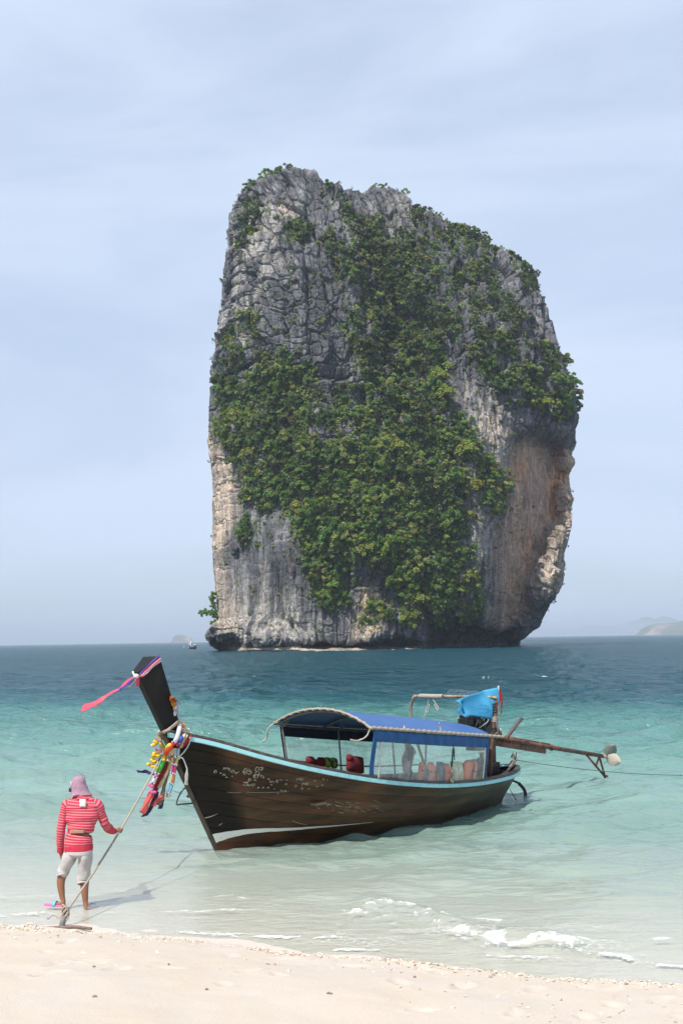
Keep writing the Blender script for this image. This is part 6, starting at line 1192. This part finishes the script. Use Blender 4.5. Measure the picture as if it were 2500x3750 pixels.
for k in range(5): g.tube([kn_+np.array([.036*math.cos(a), .036*math.sin(a)*.8, .05*math.sin(a+k)-.03+.018*k]) for a in np.linspace(0, 2*PI, 12)], .012, 6)
g.tube(catmull([kn_+[-.02, 0, -.03], kn_+[-.08, .02, -.06], kn_+[-.15, .04, -.03], kn_+[-.20, .03, -.07], kn_+[-.22, .03, -.06]], 4), .009, 5); put('knot', g, M['rope'], an_)
st0 = BW(7.98, -.05, .75); st1 = EYE+ray(2600, 2838)*(29.5/ray(2600, 2838)[1]); sl = thing('stern_mooring_line', 'thin grey line running from the stern out of the picture to the right', 'rope', st0)
g = G(); g.tube([(st1-st0)*f+np.array([0, 0, -.10*4*f*(1-f)]) for f in np.linspace(0, 1, 14)], .007, 6); put('strand', g, mat('grey_line', (.12, .12, .11), .8, scale=30), sl)
g = G(); g.tube(catmull([BW(7.6, -.35, .95)-st0, BW(7.8, -.2, .86)-st0, BW(7.95, -.1, .80)-st0, BW(8.0, -.02, .68)-st0], 4), .012, 6)
for k in range(6): g.tube(catmull([BW(7.93, -.1, .78)-st0, BW(7.93, -.1, .78)-st0+rng.normal(0, .06, 3), BW(7.9, -.12, .85)-st0+rng.normal(0, .07, 3)], 3), .009, 5)
put('knot', g, M['rope'], sl)
# ---------------------------------------------------------------- small boat far off, and a float
fb = ground(706, 2377); sc_ = fb[1]/FOC; fbo = thing('far_boat', 'small dark open boat with a canopy moored off the left foot of the rock', 'boat', fb)
k_ = 1.0
hullP = []
for a in np.linspace(-1, 1, 15):
    w_ = 1.1*(1-abs(a)**2.6)**.6*k_+.02; sheer = .55+.55*max(0, -a)**2+.1*max(0, a)
    hullP.append([(a*1.7-.0, -w_, sheer), (a*1.6, -w_*.7, .12), (a*1.5, 0, -.15), (a*1.6, w_*.7, .12), (a*1.7, w_, sheer)])
Rz = rotZ(.35); SX = np.array([28*sc_/1.75, 1.2, 12*sc_/.6*.9])
g = G(); g.sheet(np.array(hullP)*SX*np.array([.5, 1, 1]), .04); put('hull', g, mat('far_hull', (.10, .085, .075), .6, scale=3), fbo)
g = G(); g.tube([np.array(h[0])*SX*np.array([.5, 1, 1])+[0, -.05, .04] for h in hullP], .09, 6); put('gunwale', g, M['white'], fbo)
g = G(); g.sheet([[np.array([x_*sc_*1., y_*1.3, (15+2*(1-y_*y_))*sc_]) for y_ in np.linspace(-1, 1, 7)] for x_ in (1, 6, 12, 15)], .05); put('canopy', g, mat('far_canopy', (.30, .42, .50), .6), fbo)
g = G(); g.box((8*sc_, .3, 9*sc_), (5*sc_, .9, 4.5*sc_)); put('cabin', g, mat('far_cabin', (.11, .05, .04), .7), fbo, smooth=False)
g = G(); g.tube([(-6*sc_, 0, 8*sc_), (-7.5*sc_, 0, 18*sc_), (-8*sc_, 0, 27*sc_)], [2.0*sc_, 1.5*sc_, 1.6*sc_], 6); put('prow', g, M['white'], fbo)
g = G(); g.tube([(-1*sc_, .2, 12*sc_), (-1*sc_, .2, 30*sc_)], .45*sc_, 5); g.ball((-1*sc_, .1, 25*sc_), 1.5*sc_, 7, 5); put('mast', g, mat('far_flag', (.65, .55, .35), .8), fbo)
by = ground(674, 2369); e = thing('mooring_float', 'tiny white float on the sea left of the far boat', 'buoy', by); g = G(); g.ball((0, 0, .05), (.45, .3, .25), 9, 6); g.tube([(0, 0, .25), (0, 0, .42)], .06, 6); put('body', g, M['white'], e)
# ---------------------------------------------------------------- wrack on the beach: coral rubble, twigs
rr = np.random.default_rng(17)
base_ = np.array([(0, 0, 1), (.9, 0, .2), (.25, .85, .15), (-.75, .5, .25), (-.7, -.55, .1), (.3, -.9, .2), (0, 0, -.6)]); bf = [(0, 1, 2), (0, 2, 3), (0, 3, 4), (0, 4, 5), (0, 5, 1), (6, 2, 1), (6, 3, 2), (6, 4, 3), (6, 5, 4), (6, 1, 5)]
n = 5600; X_ = rr.uniform(-5.2, 4.6, n); off = -np.abs(rr.normal(0, 1, n))*.16-.09+.10*fbm(np.stack([X_*.9, X_*0, X_*0], -1), 2); m_ = rr.random(n) < .85; off = np.where(m_, off, -rr.random(n)*2.2-.1)
Y_ = shore_y(X_)+off/.936; keep = rr.random(n) < np.clip(.45+.9*vn(np.stack([X_*1.7, Y_*2.2, X_*0], -1))+.25*np.clip((X_+2)*.4, -1, 1), .06, 1); X_, Y_ = X_[keep], Y_[keep]; n = len(X_)
dg = bpy.context.evaluated_depsgraph_get(); bvh = BVHTree.FromObject(beach, dg)
def sand_at(x, y):
    h = bvh.ray_cast(Vector((x, y, 10)), Vector((0, 0, -1))); return h[0].z if h[0] else float(sand_z(np.array(x), np.array(y)))
sz = .005+.013*rr.random(n)**2.5; V = []; F = []; Cc = []; bF = np.array(bf)
for i in range(n):
    a = rr.uniform(0, 6.28); s3 = sz[i]*rr.uniform(.6, 1.5, 3)*[1.3, 1, .7]; v = (base_+rr.normal(0, .18, base_.shape))*s3 @ rotZ(a).T @ rotX(rr.uniform(-.6, .6)).T+[X_[i], Y_[i], sand_at(X_[i], Y_[i])+s3[2]*.3]
    V.append(v); F.append(bF+7*i); q = rr.random(); c = np.array([.66, .56, .45])*rr.uniform(.75, 1.15) if q < .93 else (np.array([.36, .29, .22]) if q < .995 else np.array([.45, .22, .14])); Cc.append(np.tile(c, (7, 1)))
rub = bigmesh('coral_rubble', np.concatenate(V), np.concatenate(F), mat('coral_bits', (1, 1, 1), .9, col2=(.85, .85, .85), attr='tint', scale=60), color=np.concatenate(Cc), smooth=False, kind='stuff'); rub['label'] = 'strip of coral rubble and shell bits along the edge of the water'
m_twig = mat('driftwood', (.20, .16, .13), .9, col2=(.3, .25, .2), scale=30)
for px, py, l_, lab in ((1206, 3642, .10, 'dark twig lying on the clean sand in the lower middle'), (757, 3630, .05, 'short grey twig in a dent of the sand left of the middle'), (345, 3548, .05, 'grey driftwood splinter on the sand below the anchor'), (348, 3665, .07, 'curved driftwood bit near the lower left footprints'), (1517, 3565, .05, 'small brown bark chip on the sand right of the middle'), (618, 3530, .03, 'tiny dark pebble-like chip on the upper sand'), (1805, 3553, .06, 'brown shell fragment by the rubble on the right')):
    p = ground(px, py, .3); p = ground(px, py, sand_at(p[0], p[1])); l_ *= .5; e = thing('twig', lab, 'twig', (p[0], p[1], sand_at(p[0], p[1])), rr.uniform(-.4, .4)); g = G(); g.tube(catmull([(-l_*.5, 0, .004), (-l_*.1, .006, .012), (l_*.2, -.004, .010), (l_*.5, .008, .006)], 3), [.004, .006, .007, .007, .007, .007, .006, .005, .005, .003][:10], 6); put('stick', g, m_twig, e)
# ---------------------------------------------------------------- the person holding the rope
PF = ground(318, 3318); PO = np.array([ground(300, 3318)[0], PF[1], -.06]); PH = PO[1]/FOC   # metres per photo px at this distance
per = thing('person', 'person seen from behind in red striped hoodie and grey capri pants holding the rope', 'person', PO)
def pj(px, py, dy=0): # local point on a sight line, dy further away
    return atY(px, py, PO[1]+dy)-PO
m_skin = mat('brown_skin', (.27, .125, .070), .5, col2=(.23, .10, .055), scale=6, spec=.4)
m_scarf = mat('mauve_scarf', (.36, .215, .285), .85, col2=(.28, .17, .23), scale=60, lo=.45, hi=.55, bump=.4, bscale=80); m_glass = mat('black_lens', (.01, .01, .01), .1); m_pants = mat('grey_cotton', (.46, .43, .43), .85, col2=(.40, .37, .37), scale=9, bump=.7, bscale=22)
def striped():
    m, t, b, o = newmat('red_striped_knit'); L = t.links.new; nn = t.nodes.new; b.inputs['Roughness'].default_value = .85; b.inputs['Specular IOR Level'].default_value = .2
    a = nn('ShaderNodeAttribute'); a.attribute_name = 'tint'; sp = nn('ShaderNodeSeparateColor'); L(a.outputs['Color'], sp.inputs[0])
    mu = nn('ShaderNodeMath'); mu.operation = 'MULTIPLY'; mu.inputs[1].default_value = 1/.031; L(sp.outputs[0], mu.inputs[0]); fr_ = nn('ShaderNodeMath'); fr_.operation = 'FRACT'; L(mu.outputs[0], fr_.inputs[0])
    mr = nn('ShaderNodeMapRange'); mr.inputs['From Min'].default_value = .52; mr.inputs['From Max'].default_value = .64; L(fr_.outputs[0], mr.inputs['Value'])
    mk = nn('ShaderNodeMath'); mk.operation = 'MULTIPLY'; L(mr.outputs[0], mk.inputs[0]); L(sp.outputs[1], mk.inputs[1])
    mx = nn('ShaderNodeMixRGB'); mx.inputs['Color1'].default_value = (.48, .035, .062, 1); mx.inputs['Color2'].default_value = (.58, .20, .235, 1); L(mk.outputs[0], mx.inputs['Fac']); L(mx.outputs[0], b.inputs['Base Color'])
    co = nn('ShaderNodeTexCoord'); nb = nn('ShaderNodeTexNoise'); nb.inputs['Scale'].default_value = 9; nb.inputs['Detail'].default_value = 3; L(co.outputs['Object'], nb.inputs['Vector']); bp = nn('ShaderNodeBump'); bp.inputs['Strength'].default_value = .8; bp.inputs['Distance'].default_value = .02; L(nb.outputs['Fac'], bp.inputs['Height']); L(bp.outputs[0], b.inputs['Normal'])
    return m
m_knit = striped()
# --- skinned body: one continuous surface
hand = None
bf_, bd_ = .47, 1e9
for f in np.linspace(.2, .8, 400):
    d = abs(proj(rope_at(f))[1]-3043)
    if d < bd_: bd_, bf_ = d, f
HANDW = rope_at(bf_); HL = HANDW-PO
print('hand', HL, proj(HANDW))
sk = {'pelvis': (pj(290, 3095), .115), 'waist': (pj(294, 3040), .10), 'chest': (pj(298, 2965), .125), 'neck': (pj(300, 2912), .055), 'headb': (pj(291, 2893, .02), .066), 'head': (pj(288, 2868, .03), .088), 'crown': (pj(290, 2853, .01), .07),
      'shL': (pj(246, 2953), .042), 'elL': (pj(226, 3035, -.02), .042), 'wrL': (pj(222, 3112, .05), .028), 'haL': (pj(225, 3127, .06), .030),
      'shR': (pj(358, 2953, .02), .042), 'elR': (pj(386, 3018, .10), .042), 'wrR': (HL+np.array([-.075, -.10, .012]), .028), 'haR': (HL+np.array([-.035, -.035, .004]), .030),
      'hipL': (pj(262, 3118), .09), 'knL': (pj(234, 3190, .03), .062), 'caL': (pj(222, 3232, .02), .056), 'anL': (pj(230, 3293, .0), .033), 'heL': (pj(237, 3309, -.02), .034), 'toL': (pj(192, 3312, .03), .026),
      'hipR': (pj(316, 3118), .09), 'knR': (pj(312, 3215, .03), .062), 'caR': (pj(310, 3252, .0), .054), 'anR': (pj(314, 3308, .0), .033), 'heR': (pj(316, 3323, -.03), .034), 'toR': (pj(330, 3322, .16), .026)}
ed = [('pelvis', 'waist'), ('waist', 'chest'), ('chest', 'neck'), ('neck', 'headb'), ('headb', 'head'), ('head', 'crown'), ('chest', 'shL'), ('shL', 'elL'), ('elL', 'wrL'), ('wrL', 'haL'), ('chest', 'shR'), ('shR', 'elR'), ('elR', 'wrR'), ('wrR', 'haR'), ('pelvis', 'hipL'), ('hipL', 'knL'), ('knL', 'caL'), ('caL', 'anL'), ('anL', 'heL'), ('heL', 'toL'), ('pelvis', 'hipR'), ('hipR', 'knR'), ('knR', 'caR'), ('caR', 'anR'), ('anR', 'heR'), ('heR', 'toR')]
def fingers(base, pts_lists, rad):
    for k, pts in enumerate(pts_lists):
        prev = base
        for j, p in enumerate(pts):
            nm = f'{base}f{k}{j}'; sk[nm] = (np.array(p), rad*(1-.12*j)); ed.append((prev, nm)); prev = nm
hb = np.array(sk['haL'][0]); dn = np.array([.012, .015, -1.0]); dn /= np.linalg.norm(dn)
fingers('haL', [[hb+np.array([x_, y_, -.045]), hb+np.array([x_+.010, y_+.012, -.045-l_*.5]), hb+np.array([x_+.024, y_+.01, -.045-l_])] for x_, y_, l_ in ((-.012, .03, .060), (-.002, .01, .068), (.008, -.010, .064), (.018, -.028, .050))]+[[hb+np.array([.03, .035, -.02]), hb+np.array([.038, .048, -.05])]], .0095)
hr = np.array(sk['haR'][0]); rd = (rope_at(bf_+.05)-rope_at(bf_)); rd /= np.linalg.norm(rd)
FS = []
for k, s in enumerate((-.033, -.011, .011, .033)):
    c = HL+rd*s; FS.append([c+np.array([-.004, -.034, .014]), c+np.array([.026, -.018, .012]), c+np.array([.028, .014, -.004]), c+np.array([.004, .024, -.012])])
FS.append([HL+rd*.045+np.array([-.030, .0, .014]), HL+rd*.055+np.array([-.012, .024, .012])]); fingers('haR', FS, .0095)
names = list(sk); ix = {n_: i for i, n_ in enumerate(names)}
me = bpy.data.meshes.new('body'); me.from_pydata([tuple(sk[n_][0]) for n_ in names], [(ix[a], ix[b_]) for a, b_ in ed], []); me.materials.append(m_skin)
body = bpy.data.objects.new('body', me); COL.objects.link(body); body.parent = per
smd = body.modifiers.new('skin', 'SKIN'); 
for i, n_ in enumerate(names):
    sv = me.skin_vertices[0].data[i]; r_ = sk[n_][1]; sv.radius = (r_, r_); sv.use_root = (n_ == 'pelvis')
smd.use_smooth_shade = True; ss = body.modifiers.new('smooth', 'SUBSURF'); ss.levels = 2; ss.render_levels = 2
# --- clothes lofted round the limbs
def loft(rings, n=28, wr=0.0, seed=0, stripe=1.0, s0=0.0, wf=(5, 40)):
    """rings: (centre, rx, ry, axis or None); wrinkles wr"""
    cs = np.array([r[0] for r in rings]); k = 7*(len(rings)-1)+1; tt = np.linspace(0, len(rings)-1, k)
    C_ = catmull(cs, 7); RX_ = np.interp(tt, range(len(rings)), [r[1] for r in rings]); RY_ = np.interp(tt, range(len(rings)), [r[2] for r in rings]); T = np.gradient(C_, axis=0); T /= np.linalg.norm(T, axis=1)[:, None]
    s = np.r_[0, np.cumsum(np.linalg.norm(np.diff(C_, axis=0), axis=1))]+s0; g = G(); V = []; cc = []
    for i in range(k):
        X = np.array([1., 0, 0]); X -= T[i]*(X @ T[i]); X /= np.linalg.norm(X); Y = np.cross(T[i], X)
        for j in range(n):
            a = 2*PI*j/n; w = 1+wr*float(vn(np.array([math.cos(a)*1.6+seed, math.sin(a)*1.6, s[i]*wf[0]])))+wr*.55*math.sin(s[i]*wf[1]+3*math.sin(a*1.0+seed)+a)
            V.append(C_[i]+X*math.cos(a)*RX_[i]*w+Y*math.sin(a)*RY_[i]*w); cc.append((s[i], stripe if np.ndim(stripe) == 0 else float(np.interp(s[i]-s0, stripe[0], stripe[1])), 0))
    F = [(i*n+j, i*n+(j+1) % n, (i+1)*n+(j+1) % n, (i+1)*n+j) for i in range(k-1) for j in range(n)]; g.add(V, F, 0, cc); return g
px_ = PH
# torso: shoulders to the belt, then the peplum below the belt, with its plain red hem
def sr(cx, cy, w, d, dy=0.0): return (pj(cx, cy, dy), w*px_, d)
hood = put('hoodie', loft([sr(302, 2916, 28, .078), sr(302, 2926, 46, .088), sr(301, 2936, 62, .10), sr(300, 2950, 69, .112), sr(300, 2964, 68, .118), sr(299, 2985, 64, .125), sr(298, 3010, 58, .125), sr(296, 3030, 50, .125), sr(294, 3040, 46, .122), sr(294, 3046, 40, .10)], 40, .075, 1, ([0, .2, .21, .26, .27, .6], [1, 1, .95, 1, 1, 1]), wf=(6, 46)), m_knit, per)
put('peplum', loft([sr(293, 3050, 40, .10), sr(291, 3054, 45, .115), sr(289, 3070, 49, .13), sr(288, 3088, 50, .135), sr(288, 3095, 50.5, .136)], 32, .035, 4), m_knit, per)
put('hem_band', loft([sr(288, 3092, 51, .138), sr(288.5, 3100, 51.5, .139), sr(289, 3112, 51, .138), sr(289, 3113, 46, .125)], 32, .02, 4, 0.0), m_knit, per)
put('waist_strap', loft([sr(294, 3041, 43, .108), sr(294, 3051, 43, .108)], 24), mat('dark_red_strap', (.16, .03, .04), .8), per)
g = G(); bc = pj(283, 3046, -.118); g.sheet([[bc+np.array([u*.088, -.004-.012*math.sin(PI*(u*.5+.5)), v_*.019]) for v_ in (-1, -.5, .5, 1)] for u in np.linspace(-1, 1, 8)], .012); put('waist_pouch', g, mat('tan_pouch', (.40, .24, .15), .7), per)
# collar of the hoodie bunched at the neck
put('collar', loft([sr(301, 2903, 27, .085), sr(301, 2910, 31, .092), sr(302, 2918, 34, .096), sr(302, 2925, 36, .094), sr(302, 2929, 34, .088)], 26, .05, 7, 1.0), m_knit, per)
# sleeves
shl, shr_ = np.array(sk['shL'][0]), np.array(sk['shR'][0])
put('sleeve', loft([(pj(264, 2940), .045, .072), (pj(248, 2946), .064, .082), (pj(241, 2960), .066, .08), (pj(232, 2992, -.01), .055, .062), (pj(225, 3035, -.02), .052, .056), (pj(222, 3075, .01), .048, .05), (pj(222, 3096, .035), .044, .045), (pj(222, 3106, .045), .043, .044), (pj(223, 3121, .055), .042, .043)], 22, .08, 11, ([0, .60, .61, .9], [1, 1, 0, 0])), m_knit, per)
e_ = np.array(sk['elR'][0]); w_ = np.array(sk['wrR'][0])
put('sleeve', loft([(pj(338, 2940), .045, .072), (pj(354, 2946, .01), .064, .082), (pj(363, 2960, .025), .066, .08), (pj(375, 2990, .06), .056, .062), (e_, .056, .056), (e_*.5+w_*.5-[0, 0, .012], .056, .055), (e_*.2+w_*.8-[0, 0, .006], .046, .046), (w_+[.012, .01, 0], .038, .038), (w_+[.03, .03, 0], .036, .036)], 22, .09, 17, ([0, .50, .51, .9], [1, 1, .0, 0])), m_knit, per)
# label patch on the back
g = G(); pc = pj(304, 2941, -.128); g.sheet([[pc+np.array([u*.037, -.006-.004*math.sin(v_*2), v_*.045+.0*u]) for v_ in np.linspace(-1, 1, 5)] for u in np.linspace(-1, 1, 5)], .002); put('label_patch', g, mat('white_label', (.78, .76, .75), .7, col2=(.78, .76, .75)), per)
g = G()
for v_ in (.8, .45, -.1, -.85):
    for u0, u1 in ((-.6, -.3), (-.1, .2), (.35, .7)): g.tube([pc+np.array([u0*.037, -.0125, v_*.045]), pc+np.array([u1*.037, -.0125, v_*.045])], [.0012, .0012], 4)
put('label_print', g, mat('grey_print', (.45, .42, .44), .8), per)
# capri trousers
put('trousers', loft([sr(290, 3096, 43, .118), sr(289, 3110, 48, .132), sr(289, 3126, 50, .14), sr(288, 3136, 40, .115), sr(288, 3140, 22, .07)], 30, .03, 3), m_pants, per)
put('trouser_leg', loft([(pj(266, 3118), .078, .11), (pj(258, 3136), .086, .115), (pj(247, 3160, .01), .078, .095), (pj(237, 3182, .02), .074, .082), (pj(232, 3193, .02), .073, .08), (pj(228, 3200, .02), .067, .07), (pj(226, 3203, .02), .056, .06)], 26, .11, 23, wf=(8, 34)), m_pants, per)
put('trouser_leg', loft([(pj(314, 3118), .078, .11), (pj(315, 3138), .083, .115), (pj(312, 3170, .01), .079, .095), (pj(309, 3200, .02), .075, .084), (pj(303, 3219, .02), .074, .08), (pj(303, 3229, .015), .070, .074), (pj(305, 3234, .01), .056, .058)], 26, .11, 29, wf=(8, 30)), m_pants, per)
for c_, r_ in ((pj(229, 3199, .02), .070), (pj(303, 3228, .015), .072)):
    g = G(); g.tube([c_+np.array([r_*math.cos(a), r_*1.05*math.sin(a), .006*math.sin(3*a)+.010*math.cos(a)]) for a in np.linspace(0, 2*PI, 26)], np.full(26, .011), 7); put('cuff', g, m_pants, per)
# head scarf: cap over the head and a drape to the shoulders, sunglasses and a strip of face at the left
hc = pj(289, 2876, .02); g = G(); n_, V = 36, []
prof = [(.004, .118), (.048, .108), (.078, .082), (.093, .042), (.096, .0), (.092, -.035), (.094, -.07), (.104, -.10)]
for k, (r_, z_) in enumerate(catmull([(a, 0, b_) for a, b_ in prof], 4)[:, [0, 2]]):
    dn_ = max(0, .02-z_)
    for j in range(n_):
        a = 2*PI*j/n_; ca, sa = math.cos(a), math.sin(a); fold = 1+dn_*(.45*math.sin(a*4+z_*22)+.25*math.sin(a*9-z_*38)); side = max(0, ca)
        V.append(hc+np.array([ca*r_*fold*.93+dn_*(.62*side-.02), sa*r_*fold-dn_*.20*max(0, -sa), z_-.28*dn_*max(0, -ca)-.10*dn_*side]))
k_ = len(V)//n_; g.add(V, [(i*n_+j, i*n_+(j+1) % n_, (i+1)*n_+(j+1) % n_, (i+1)*n_+j) for i in range(k_-1) for j in range(n_)]); put('head_scarf', g, m_scarf, per)
# face turned left: cheek, nose and brow beyond the scarf edge
g = G(); fc = pj(268, 2884, .07); g.ball(fc+[.02, .01, .01], (.052, .062, .082), 12, 8); g.ball(fc+[-.033, .03, -.012], (.018, .013, .022), 8, 6); g.ball(fc+[-.018, .035, -.048], (.02, .022, .012), 8, 5); put('face', g, m_skin, per)
g = G(); q = pj(260, 2896, .05); g.box(q+[.0, .0, .012], (.020, .014, .024), R=rotY(.15)); g.box(q+[.012, -.055, .014], (.004, .04, .005)); put('sunglasses', g, m_glass, per)
g = G(); g.ball(pj(262, 2870, .06), (.012, .02, .03), 8, 6); put('headband', g, mat('pale_pink_band', (.78, .62, .62), .8), per)
# sandals
m_pinkr = mat('pink_rubber', (.80, .22, .46), .5, transl=.1); m_cstrap = mat('cyan_strap', (.16, .52, .66), .5)
def sandal(heel, toe, lift=0.0):
    d = toe-heel; L_ = np.linalg.norm(d); d /= L_; w = np.cross(d, [0, 0, 1.]); w /= np.linalg.norm(w); g = G(); P = []
    for a in np.linspace(0, 1, 14):
        hw = .045*(math.sin(PI*(a*.86+.09))**.5)*(.85+.25*a); P.append([heel+d*L_*a+w*hw*b_+np.array([0, 0, .004]) for b_ in np.linspace(-1, 1, 5)])
    g.sheet(P, .022); sl_ = put('sandal', g, m_pinkr, per, sharp=50); g = G(); c = heel+d*L_*.50
    g.sheet([[c+d*(u*.022)+w*math.cos(a)*.052+np.array([0, 0, .006+.062*math.sin(a)]) for a in np.linspace(0, PI, 9)] for u in (-1, 0, 1)], .004); put('strap', g, m_cstrap, sl_)
sandal(pj(240, 3321, -.02), pj(166, 3317, .05))
sandal(pj(318, 3330, -.03), pj(364, 3324, .30))
HAZE = 1.4e-4
# ---------------------------------------------------------------- haze
g = G(); g.box((0, 15000, 70), (32000, 19500, 90))
m = bpy.data.materials.new('haze_air'); m.use_nodes = True; t = m.node_tree; t.nodes.clear()
o = t.nodes.new('ShaderNodeOutputMaterial'); v = t.nodes.new('ShaderNodeVolumePrincipled'); v.inputs['Color'].default_value = (.64, .745, .89, 1); v.inputs['Density'].default_value = HAZE; v.inputs['Anisotropy'].default_value = .0
t.links.new(v.outputs[0], o.inputs['Volume'])
put('haze', g, m, smooth=False, kind='stuff')
